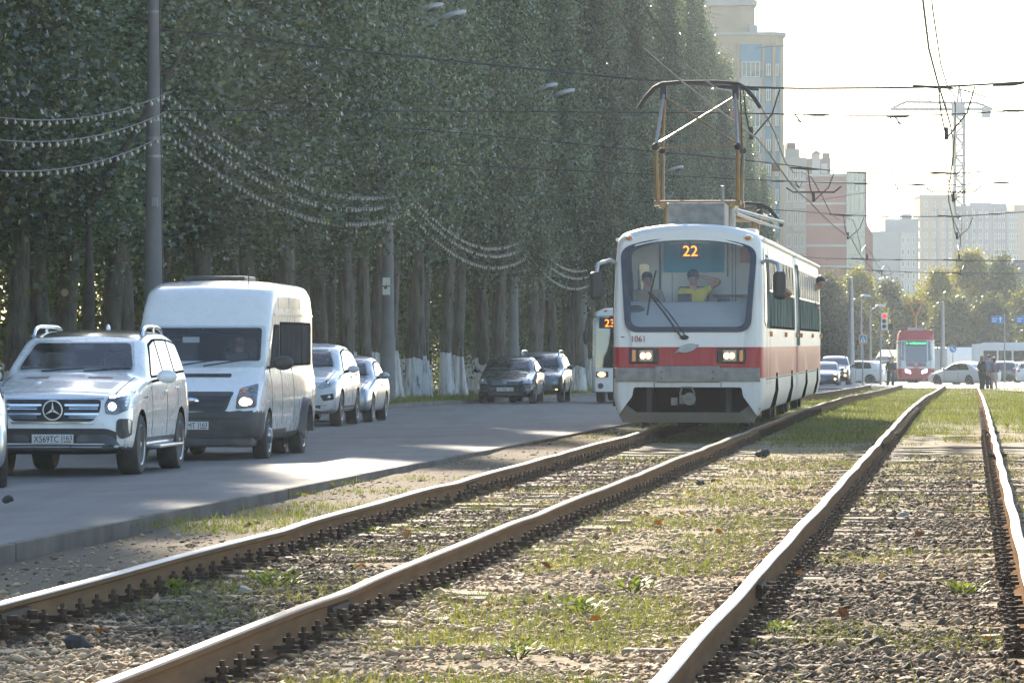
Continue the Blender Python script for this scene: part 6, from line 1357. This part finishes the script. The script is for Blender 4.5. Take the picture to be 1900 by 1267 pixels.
for D, up, lo, lb in SPAN:
    r = thing('span_wire', lb, 'span wire', (0, 0, 0), 0, 'cross-span wires'); r.location = pt(D, 0, 6)
    off = -Vector(r.location)
    def W(pl, rad, name):
        xs = np.linspace(pl[0][0], pl[-1][0], 40); ys = [ycurve(pl, x) for x in xs]; ys = np.convolve(np.pad(ys, 2, mode='edge'), np.ones(5) / 5, 'valid')
        m = MB(); m.tube([pxp(x, y, D) + off for x, y in zip(xs, ys)], rad, 5); return m.build(name, M['wire'], r, 60)
    W(up, .021 if D < 100 else .0155, 'upper_wire')
    if lo: W(lo, .013, 'lower_wire')
    for u in (0, T2U):
        c = pt(D, u, WZ); xc = CX + c.x / D * F; h = MB(); k = F / D
        yc = HY - (c.z - CZ) * k
        A, B = pxp(xc - .45 * k * .35, ycurve(up, xc), D) + off, pxp(xc + .55 * k, ycurve(up, xc + .55 * k) + 2, D) + off; Cc = c + off
        h.tube([A, A.lerp(Cc, .5) + Vector((-.03, 0, 0)), Cc], .016, 5); h.tube([B, B.lerp(Cc, .45) + Vector((.10, 0, -.05)), Cc], .016, 5)
        h.tube([Cc + Vector((0, 0, .22)), Cc + Vector((0, 0, -.02))], [.035, .05], 6)
        h.tube([A + Vector((-.5, 0, .03)), A, A + Vector((.3, 0, -.02))], [.025, .035, .02], 6)
        if 110 < D < 150: h.tube([Cc + Vector((-.75, 0, .36)), Cc + Vector((-.55, 0, .24)), Cc + Vector((.55, 0, .24)), Cc + Vector((.75, 0, .40))], .022, 5)
        h.build('hanger', M['iron'], r, 60)
        for q in ((-.95, 1.3) if D < 150 else (1.3,)):
            p = pxp(xc + q * k, ycurve(lo or up, xc + q * k), D) + off; m = MB()
            m.tube([p + Vector((-.22, 0, 0)), p + Vector((-.1, 0, 0)), p + Vector((.1, 0, 0)), p + Vector((.22, 0, 0))], [.014, .026, .026, .014], 8); m.build('insulator', M['iron'], r, 60)
    if lo:
        for x in (1475, 1660):
            p = pxp(x, ycurve(lo, x), D) + off; m = MB(); m.tube([p, p + Vector((.12, 0, -.16))], .016, 5); m.tube([p + Vector((.20, 0, 0)), p + Vector((.12, 0, -.16)), p + Vector((-.1, 0, -.02))], .012, 5); m.build('steady_arm', M['iron'], r, 60)
    for x, y in (((1361, 212),) if D < 100 else ((1440, 311),) if D < 140 else ()):
        p = pxp(x, y, D) + off; m = MB(); m.box(p.x - .10, p.x + .10, p.y - .08, p.y + .08, p.z - .10, p.z + .08); m.build('wooden_insulator', M['porcelain'], r, bevel=.02)
m = MB(); m.tube([pxp(1905, 153, 99.2), pxp(1880, 156, 99.2), pxp(1843, 158, 99.2)], [.02, .045, .03], 8); m.tube([pxp(1843, 158, 99.2), pxp(1846, 170, 99.2), pxp(1830, 181, 99.2), pxp(1803, 172, 99.2), pxp(1780, 166, 99.2)], .014, 6); tag(m.build('section_insulator', M['iron'], None, 60), 'dark cable clamp with looped jumper on the nearest span wire at the right', 'cable clamp')
for k, (xa, ya, xb, yb) in enumerate(((1340, 0, 1900, -16), (1400, 90, 1900, 40), (1600, 335, 1900, 255), (1520, 372, 1900, 300))):
    m = MB(); m.tube([pxp(xa, ya, 330), pxp((xa + xb) / 2, (ya + yb) / 2 + 4, 330), pxp(xb, yb, 330)], .016, 5); tag(m.build('overhead_cable', M['wire'], None, 60), ('faint cable near the top right corner', 'faint cable just above the crane jib', 'faint cable rising right behind the crane mast', 'lowest faint cable crossing the crane mast')[k], 'cable', 'faint cables across the white sky')
# junction furniture
def post(name, label, cat, x, ybase, ytop, D, r=.09, group=None):
    k = F / D; b = Vector(((x - CX) / k, D, gz(D))); t = thing(name, label, cat, b, 0, group); h = CZ + (HY - ytop) / k - b.z
    MB().lathe([(r, -.3), (r * .95, h * .3), (r * .55, h), (.01, h + .02)], (0, 0, 0), 'z', 14).build('pole', M['steel'], t, 40); return t, h, k
post('steel_pole', 'tall pale tapered steel pole right of the rear tram car', 'pole', 1579, 700, 515, 318, .22); post('steel_pole', 'pale steel pole between the small red tram and the box lorry', 'pole', 1749, 680, 560, 372, .20)
for x, hx, hy, D, lb in ((1598, 1607, 548, 380, 'street lamp with glinting head left of the traffic light, the higher one'), (1615, 1634, 566, 392, 'street lamp with glinting head above the traffic light, the lower one')):
    t, h, k = post('street_lamp', lb, 'street lamp', x, 690, hy + 3, D, .10, 'street lamps at the junction'); dx = (hx - x) / k
    MB().tube([(0, 0, h - .3), (dx - .3, 0, h)], .04).build('lamp_arm', M['steel'], t, 60); MB().ell((dx, 0, h + .06), .42, .16, .12).build('lamp_head', M['lampshell'], t, 60)
t, h, k = post('traffic_light', 'traffic light showing red above the queue at the junction', 'traffic light', 1634, 700, 580, 306, .07)
b = MB().box(.0, .42, -.12, .06, h - 1.05, h - .02).build('signal_box', M['lampshell'], t, bevel=.03)
for j, m_ in enumerate(('red_light', 'iron', 'iron')): MB().lathe([(.13, 0), (.12, -.02), (.01, -.03)], (.21, -.13, h - .22 - j * .3), 'y', 18).build('signal_lens', M[m_], b, 40)
MB().box(.44, .72, -.1, -.06, h - 1.0, h - .68).build('arrow_panel', M['ink'], t, bevel=.02)
t, h, k = post('crossing_sign', 'square blue pedestrian crossing sign with yellow border, left of the small red tram', 'road sign', 1601, 700, 618, 300, .05)
s_ = MB().box(-.25, .25, -.09, -.06, h - .62, h - .08).build('sign_border', M['yellow_paint'], t, bevel=.02); M['signblue'] = mat('sign_blue', (.03, .20, .48), .5, var=.05)
q = MB().box(-.19, .19, -.10, -.092, h - .56, h - .14).build('blue_panel', M['signblue'], s_); MB().prism([(-.15, h - .52), (.15, h - .52), (0, h - .18)], 'y', -.108, -.102).build('white_triangle', M['paper'], q)
pg = MB(); pg.ell((0, -.112, h - .30), .018, .004, .02, 8, 6); pg.prism([(-.045, h - .50), (-.02, h - .50), (.0, h - .43), (.03, h - .50), (.055, h - .50), (.025, h - .38), (.02, h - .33), (-.02, h - .33), (-.03, h - .40)], 'y', -.114, -.109); pg.build('walking_figure', M['ink'], q)
for x, w, lb in ((1850, .86, 'blue direction sign hanging over the road beside the right trees'), (1896, .8, 'blue direction sign cut by the right edge')):
    D = 345; k = F / D; t, h, k = post('direction_sign', lb, 'road sign', x + 14, 700, 585, D, .06, 'blue direction signs'); s_ = MB().box(-.5 - w / 2, -.5 + w / 2, -.10, -.06, h - .55, h - .05).build('sign_panel', M['signblue'], t, bevel=.03)
    MB().box(-.5 - w * .4, -.5 + .0, -.108, -.102, h - .26, h - .21).build('white_line', M['paper'], s_); MB().box(-.5 - w * .4, -.5 - .05, -.108, -.102, h - .42, h - .37).build('white_line', M['paper'], s_); MB().prism([(-.5 + w * .2, h - .46), (-.5 + w * .28, h - .46), (-.5 + w * .28, h - .24), (-.5 + w * .38, h - .24), (-.5 + w * .24, h - .10), (-.5 + w * .10, h - .24), (-.5 + w * .2, h - .24)], 'y', -.108, -.102).build('white_arrow', M['paper'], s_)
t, h, k = post('round_sign', 'round blue traffic sign behind the white box lorry roof', 'road sign', 1768, 690, 641, 400, .04); MB().lathe([(.27, -.06), (.27, -.09), (.01, -.09)], (0, 0, h - .28), 'y', 20).build('blue_disc', M['signblue'], t, 40); MB().prism(line((-.13, h - .16), (.13, h - .40), .07), 'y', -.10, -.092).build('white_bar', M['paper'], t)
# ------------------------------------------------------------------ buildings and crane
def bmat(n, c, v=.16): return mat(n, tuple(x * .72 for x in c), .85, var=v, scale=.3, spec=.2)
M['tan'] = bmat('tan_render', (.46, .36, .24)); M['beige'] = bmat('beige_panel', (.42, .40, .37)); M['bluep'] = bmat('blue_panel', (.09, .27, .40)); M['brick'] = bmat('red_brick', (.31, .095, .07)); M['brickb'] = bmat('brown_brick', (.20, .14, .11)); M['stonew'] = bmat('pale_band', (.44, .42, .40)); M['greyw'] = bmat('grey_render', (.30, .31, .33)); M['violet'] = bmat('grey_violet_panel', (.20, .20, .25)); M['peach'] = bmat('peach_render', (.46, .32, .22))
M['greeng'] = mat('green_glazing', (.10, .19, .18), .15, 0, 0, .2, .5, ior=1.8); M['winframe'] = bmat('white_window_frame', (.62, .62, .60), .05)
_wm = {}
def win(parent, x, z, w, h, y, cols=2, frame='winframe'):
    key = (round(w, 2), round(h, 2), cols, frame)
    if key not in _wm:
        f = MB(); t = .10
        for a, b, c, d in ((0, w, 0, t), (0, w, h - t, h), (0, t, t, h - t), (w - t, w, t, h - t)): f.box(a, b, -.10, .02, c, d)
        for j in range(1, cols): f.box(w * j / cols - t / 2, w * j / cols + t / 2, -.09, .02, t, h - t)
        o = f.build('window', M[frame]); g = MB().box(t * .5, w - t * .5, -.05, -.02, t * .5, h - t * .5).build('pane', M['glass_win']); _wm[key] = (o.data, g.data); bpy.data.objects.remove(o); bpy.data.objects.remove(g)
    o = bpy.data.objects.new('window', _wm[key][0]); COL.objects.link(o); o.parent = parent; o.location = (x, y, z)
    g = bpy.data.objects.new('pane', _wm[key][1]); COL.objects.link(g); g.parent = o
class Bld:
    def __init__(s, name, label, D, cat='building'):
        s.D = D; s.k = F / D; s.r = thing(name, label, cat, ((1450 - CX) / s.k, D, gz(D)))
    def X(s, x): return (x - 1450) / s.k
    def Z(s, y): return CZ + (HY - y) / s.k - gz(s.D)
    def slab(s, name, x0, x1, y0, y1, a, b, m, bevel=0): return MB().box(s.X(x0), s.X(x1), a, b, s.Z(y1) if y1 is not None else -.5, s.Z(y0)).build(name, M[m], s.r, bevel=bevel)
b = Bld('apartment_tower', 'tall tan and blue apartment tower with curved corner, behind the poplars', 600)
xa, xb = b.X(1290), b.X(1456); rg = MB(); pl = [(xa, 0), (b.X(1430), 0)] + [(xb - 1.7 + 1.7 * math.sin(t), 1.7 - 1.7 * math.cos(t)) for t in np.linspace(0, PI / 2, 7)] + [(xb, 18), (xa, 18)]
rg.prism(pl, 'z', -.5, b.Z(64)); rg.build('wall', M['tan'], b.r, 30); cn = MB(); cn.prism([(x * 1.0 + (.25 if x > 0 else 0), y - .25) for x, y in pl], 'z', b.Z(66), b.Z(60)); cn.build('roof', M['stonew'], b.r, 30)
b.slab('penthouse', 1290, 1403, -30, 62, 3, 14, 'tan'); b.slab('penthouse_cornice', 1290, 1407, -2, 8, 2.6, 14.4, 'stonew'); b.slab('roof_housing', 1290, 1398, -60, -28, 5, 12, 'beige'); b.slab('roof_box', 1392, 1407, 45, 62, 2, 5, 'beige')
rl = MB()
for j in range(11): x = b.X(1408 + j * 4.5); rl.box(x - .04, x + .04, .3, .38, b.Z(60), b.Z(54))
rl.box(b.X(1406), b.X(1454), .3, .36, b.Z(54.6), b.Z(53.6)); rl.build('railing', M['steel'], b.r)
for f in range(12):
    y0 = 83 + f * 46.5
    b.slab('balcony_band', 1372, 1414, y0 + 62, y0 + 79, -.35, .1, 'beige')
    b.slab('blue_spandrel', 1374, 1413, y0, y0 + 32, -.12, .1, 'bluep'); win(b.r, b.X(1376), b.Z(y0 + 61), 34 / b.k, 29 / b.k, -.15, 4)
    for q, (x0, x1) in enumerate(((1419, 1432), (1436, 1447))):
        b.slab('blue_panel', x0, x1, y0 + 2, y0 + 60, -.10 + q * .25, .6, 'bluep'); win(b.r, b.X(x0 + 2), b.Z(y0 + 58), (x1 - x0 - 4) / b.k, 22 / b.k, -.14 + q * .25, 2)
    win(b.r, b.X(1340), b.Z(y0 + 60), 20 / b.k, 28 / b.k, -.12, 2)
for x in (1368, 1415.5, 1433.5): b.slab('pilaster', x, x + 2.6, 80, None, -.4, .1, 'tan')
b = Bld('beige_block', 'narrow beige block with white windows between the tall tower and the brick block', 650)
b.slab('wall', 1452, 1496, 292, None, 0, 15, 'beige'); b.slab('gable_wall', 1458, 1484, 276, 292, 1, 12, 'beige'); b.slab('gable_wall_top', 1462, 1478, 264, 277, 2, 10, 'brickb')
for f in range(7):
    for x in (1460, 1472, 1484): win(b.r, b.X(x), b.Z(333 + f * 42), 8 / b.k, 24 / b.k, -.05, 2)
    b.slab('balcony', 1470, 1494, 336 + f * 42, 345 + f * 42, -.7, .05, 'stonew')
b = Bld('gabled_block', 'brown block with pale turret and arched gable behind the brick block', 790)
b.slab('wall', 1488, 1541, 294, None, 0, 15, 'brickb'); b.slab('turret', 1507, 1521, 284, None, -.6, 3, 'stonew'); b.slab('roof_parapet', 1527, 1540, 284, 296, 0, 3, 'brickb'); tp = MB(); tp.prism([(b.X(1505), b.Z(286)), (b.X(1523), b.Z(286)), (b.X(1514), b.Z(279))], 'y', -.8, 3.2); tp.build('turret_roof', M['brickb'], b.r)
b.slab('gable_panel', 1523, 1535, 304, 322, -.3, .1, 'stonew')
b = Bld('brick_block', 'red brick block with pale floor bands and green glazed stair column', 735)
b.slab('wall', 1493, 1570, 327, None, 0, 18, 'brick'); b.slab('parapet', 1492, 1572, 323, 328, -.2, 18.2, 'stonew')
for j in range(8): b.slab('floor_band', 1492, 1570.5, 337 + j * 39, 341 + j * 39, -.22, .1, 'stonew')
b.slab('stair_column', 1570, 1604, 320, None, -.4, 16, 'greeng'); b.slab('column_top', 1572, 1608, 318, 332, -.1, 14, 'brickb')
for j in range(8): b.slab('column_slab', 1569.5, 1604.5, 356 + j * 39, 361 + j * 39, -.65, .2, 'stonew')
for x in (1570.5, 1577, 1585, 1593, 1603): b.slab('mullion', x, x + 1.2, 324, None, -.6, .2, 'stonew')
b.slab('wing', 1604, 1609, 330, None, .8, 15, 'brick'); wv = MB(); wv.prism([(b.X(1608), b.Z(700)), (b.X(1621), b.Z(700)), (b.X(1621), b.Z(437)), (b.X(1617), b.Z(427)), (b.X(1611), b.Z(418)), (b.X(1608), b.Z(400))], 'y', 1.5, 14); wv.build('curved_wing', M['brick'], b.r)
b = Bld('pale_block', 'pale grey stepped block faint in the haze left of the peach tower', 960)
b.slab('wall', 1615, 1672, 430, None, 0, 15, 'greyw'); b.slab('tall_wall', 1645, 1706, 406, None, 3, 20, 'greyw'); b.slab('annex', 1670, 1700, 432, None, -1, 4, 'stonew'); b.slab('roof_housing', 1678, 1697, 396, 408, 6, 12, 'violet')
for f in range(7):
    for x in (1672, 1682, 1692): win(b.r, b.X(x), b.Z(452 + f * 22), 5 / b.k, 12 / b.k, -1.05, 1)
b = Bld('peach_tower', 'peach apartment tower in the haze beneath the crane', 1030)
b.slab('wall', 1707, 1772, 363, None, 0, 18, 'peach'); b.slab('parapet', 1706, 1773, 361, 365, -.2, 18.2, 'stonew')
for x in (1711, 1718): b.slab('chimney', x, x + 1.5, 352, 362, 2, 3, 'greyw')
for f in range(8):
    for x in (1715, 1730, 1748, 1760): win(b.r, b.X(x), b.Z(384 + f * 19), 6 / b.k, 10 / b.k, -.05, 2)
    b.slab('balcony', 1702, 1709, 404 + f * 19, 410 + f * 19, -1.0, .3, 'stonew')
for x in (1736, 1755): b.slab('blue_strip', x, x + 5, 388, None, -.12, .05, 'violet')
b = Bld('grey_long_block', 'long grey-violet block at the right behind the crane mast', 1110)
for j, (x0, x1, y, m_) in enumerate(((1770, 1800, 382, 'violet'), (1800, 1840, 376, 'violet'), (1840, 1868, 378, 'violet'), (1868, 1882, 392, 'greyw'), (1882, 1990, 380, 'peach'))):
    b.slab('wall', x0, x1 - .05, y, None, -.6 * (j % 2), 18, m_)
    for f in range(6):
        for q in range(3): win(b.r, b.X(x0 + 4 + q * (x1 - x0 - 4) / 3), b.Z(404 + f * 20), 4.5 / b.k, 11 / b.k, -.05 - .6 * (j % 2), 1)
for x in (1787, 1803, 1822, 1843): b.slab('pale_pilaster', x, x + 1.5, 386, None, -1.0, .1, 'stonew')
b = Bld('small_house', 'low pale house with grey roof at the right edge behind the trees', 560); b.slab('wall', 1868, 1960, 512, None, 0, 8, 'stonew'); rf = MB(); rf.prism([(b.X(1862), b.Z(513)), (b.X(1966), b.Z(513)), (b.X(1950), b.Z(484)), (b.X(1880), b.Z(484))], 'y', -.6, 8.6); rf.build('roof', M['violet'], b.r)
for x in (1872, 1888): win(b.r, b.X(x), b.Z(545), 10 / b.k, 16 / b.k, -.05, 2)
D = 985; k = F / D; cb = Vector(((1780 - CX) / k, D, gz(D))); M['cranep'] = mat('crane_paint', (.16, .15, .13), .6, var=.1)
cr = thing('tower_crane', 'pale lattice tower crane standing above the peach tower', 'crane', cb); zz = lambda y: CZ + (HY - y) / k - cb.z; m = MB(); w = .9
for sx in (-w, w):
    for sy in (-w, w): m.tube([(sx, sy, 0), (sx, sy, zz(200))], .26, 4)
z = 0; f = 1
while z < zz(205): m.tube([(-w * f, -w, z), (w * f, -w, z + 2)], .14, 4); m.tube([(-w * f, w, z), (w * f, w, z + 2)], .14, 4); m.tube([(-w, -w * f, z), (-w, w * f, z + 2)], .14, 4); m.tube([(w, -w * f, z), (w, w * f, z + 2)], .14, 4); m.tube([(-w, -w, z), (w, -w, z)], .2, 4); z += 2; f = -f
m.build('mast', M['cranep'], cr)
jb = MB(); xl, xr = (1652 - 1780) / k, (1842 - 1780) / k; zj = zz(203)
for a in (-.6, .6): jb.tube([(xl, a, zj), (xr, a, zj)], .24, 4)
jb.tube([(xl + .5, 0, zj + .3), (xl + 3, 0, zj + 1.4), (xr - 3, 0, zj + 1.2), (xr, 0, zj)], .24, 4); x = xl; f = 0
while x < xr - 3.2: jb.tube([(x, -.6, zj), (x + .5, 0, zj + min(1.3, (x - xl) * .45 + .2)), (x + 1, -.6, zj)], .13, 4); x += 1
jb.build('jib', M['cranep'], cr); MB().box(xr - 2.2, xr - .4, -.7, .7, zj - 1.6, zj + .4).build('counterweight', M['greyw'], cr, bevel=.1); MB().box(-1.5, 1.0, -1.1, 1.1, zj - 1.4, zj + 1.2).build('operator_cab', M['violet'], cr, bevel=.1)
ap = MB()
for sx in (-.6, .6): ap.tube([(sx, 0, zj), (0, 0, zz(158))], .2, 4)
ap.tube([(0, 0, zz(158)), (xl * .45, 0, zj + 1.4)], .08, 4); ap.tube([(0, 0, zz(158)), (xr * .8, 0, zj + .6)], .08, 4); ap.build('apex', M['cranep'], cr)
# ------------------------------------------------------------------ light, air, camera
SUN = Vector((-1.2, 7.2, 3.35)).normalized(); el = math.asin(SUN.z); az = math.atan2(SUN.x, SUN.y)
w = bpy.data.worlds.new('World'); S.world = w; w.use_nodes = True; nt = w.node_tree; bg = nt.nodes['Background']; sk = nt.nodes.new('ShaderNodeTexSky'); sk.sky_type = 'NISHITA'; sk.sun_disc = False; sk.sun_elevation = el; sk.sun_rotation = az; sk.air_density = 1.0; sk.dust_density = .45; sk.ozone_density = 1.4
nt.links.new(sk.outputs[0], bg.inputs[0]); bg.inputs[1].default_value = .12
L = bpy.data.lights.new('sun', 'SUN'); L.energy = 5.0; L.angle = math.radians(.55); L.color = (1, .88, .70); lo = bpy.data.objects.new('sun', L); COL.objects.link(lo); lo.rotation_euler = SUN.to_track_quat('Z', 'Y').to_euler(); lo.location = (0, 60, 80)
hz = MB().box(-1450, 1450, -40, 2650, -4, 66).build('haze', M['under']); hm = bpy.data.materials.new('haze_air'); hm.use_nodes = True; ht = hm.node_tree; ht.nodes.clear(); ho = ht.nodes.new('ShaderNodeOutputMaterial'); hv = ht.nodes.new('ShaderNodeVolumePrincipled'); hv.inputs['Color'].default_value = (.82, .91, 1, 1); hv.inputs['Density'].default_value = HAZE; hv.inputs['Anisotropy'].default_value = .3
ht.links.new(hv.outputs[0], ho.inputs['Volume']); hz.data.materials.clear(); hz.data.materials.append(hm); tag(hz, kind='stuff'); hz.display_type = 'WIRE'
cam = bpy.data.cameras.new('camera'); co = bpy.data.objects.new('camera', cam); COL.objects.link(co); co.location = (0, 0, CZ); co.rotation_euler = (PI / 2, 0, 0); cam.sensor_width = 36; cam.lens = 36 * F / 1900; cam.shift_y = -(633.5 - HY) / 1900; cam.clip_start = .5; cam.clip_end = 6000
S.camera = co; S.view_settings.view_transform = 'Standard'; S.view_settings.look = 'None'; S.view_settings.exposure = EXPO; S.view_settings.gamma = 1
S.cycles.use_denoising = True; S.cycles.max_bounces = 8; S.cycles.transparent_max_bounces = 16; S.cycles.volume_bounces = 1; S.cycles.diffuse_bounces = 3; S.cycles.glossy_bounces = 3
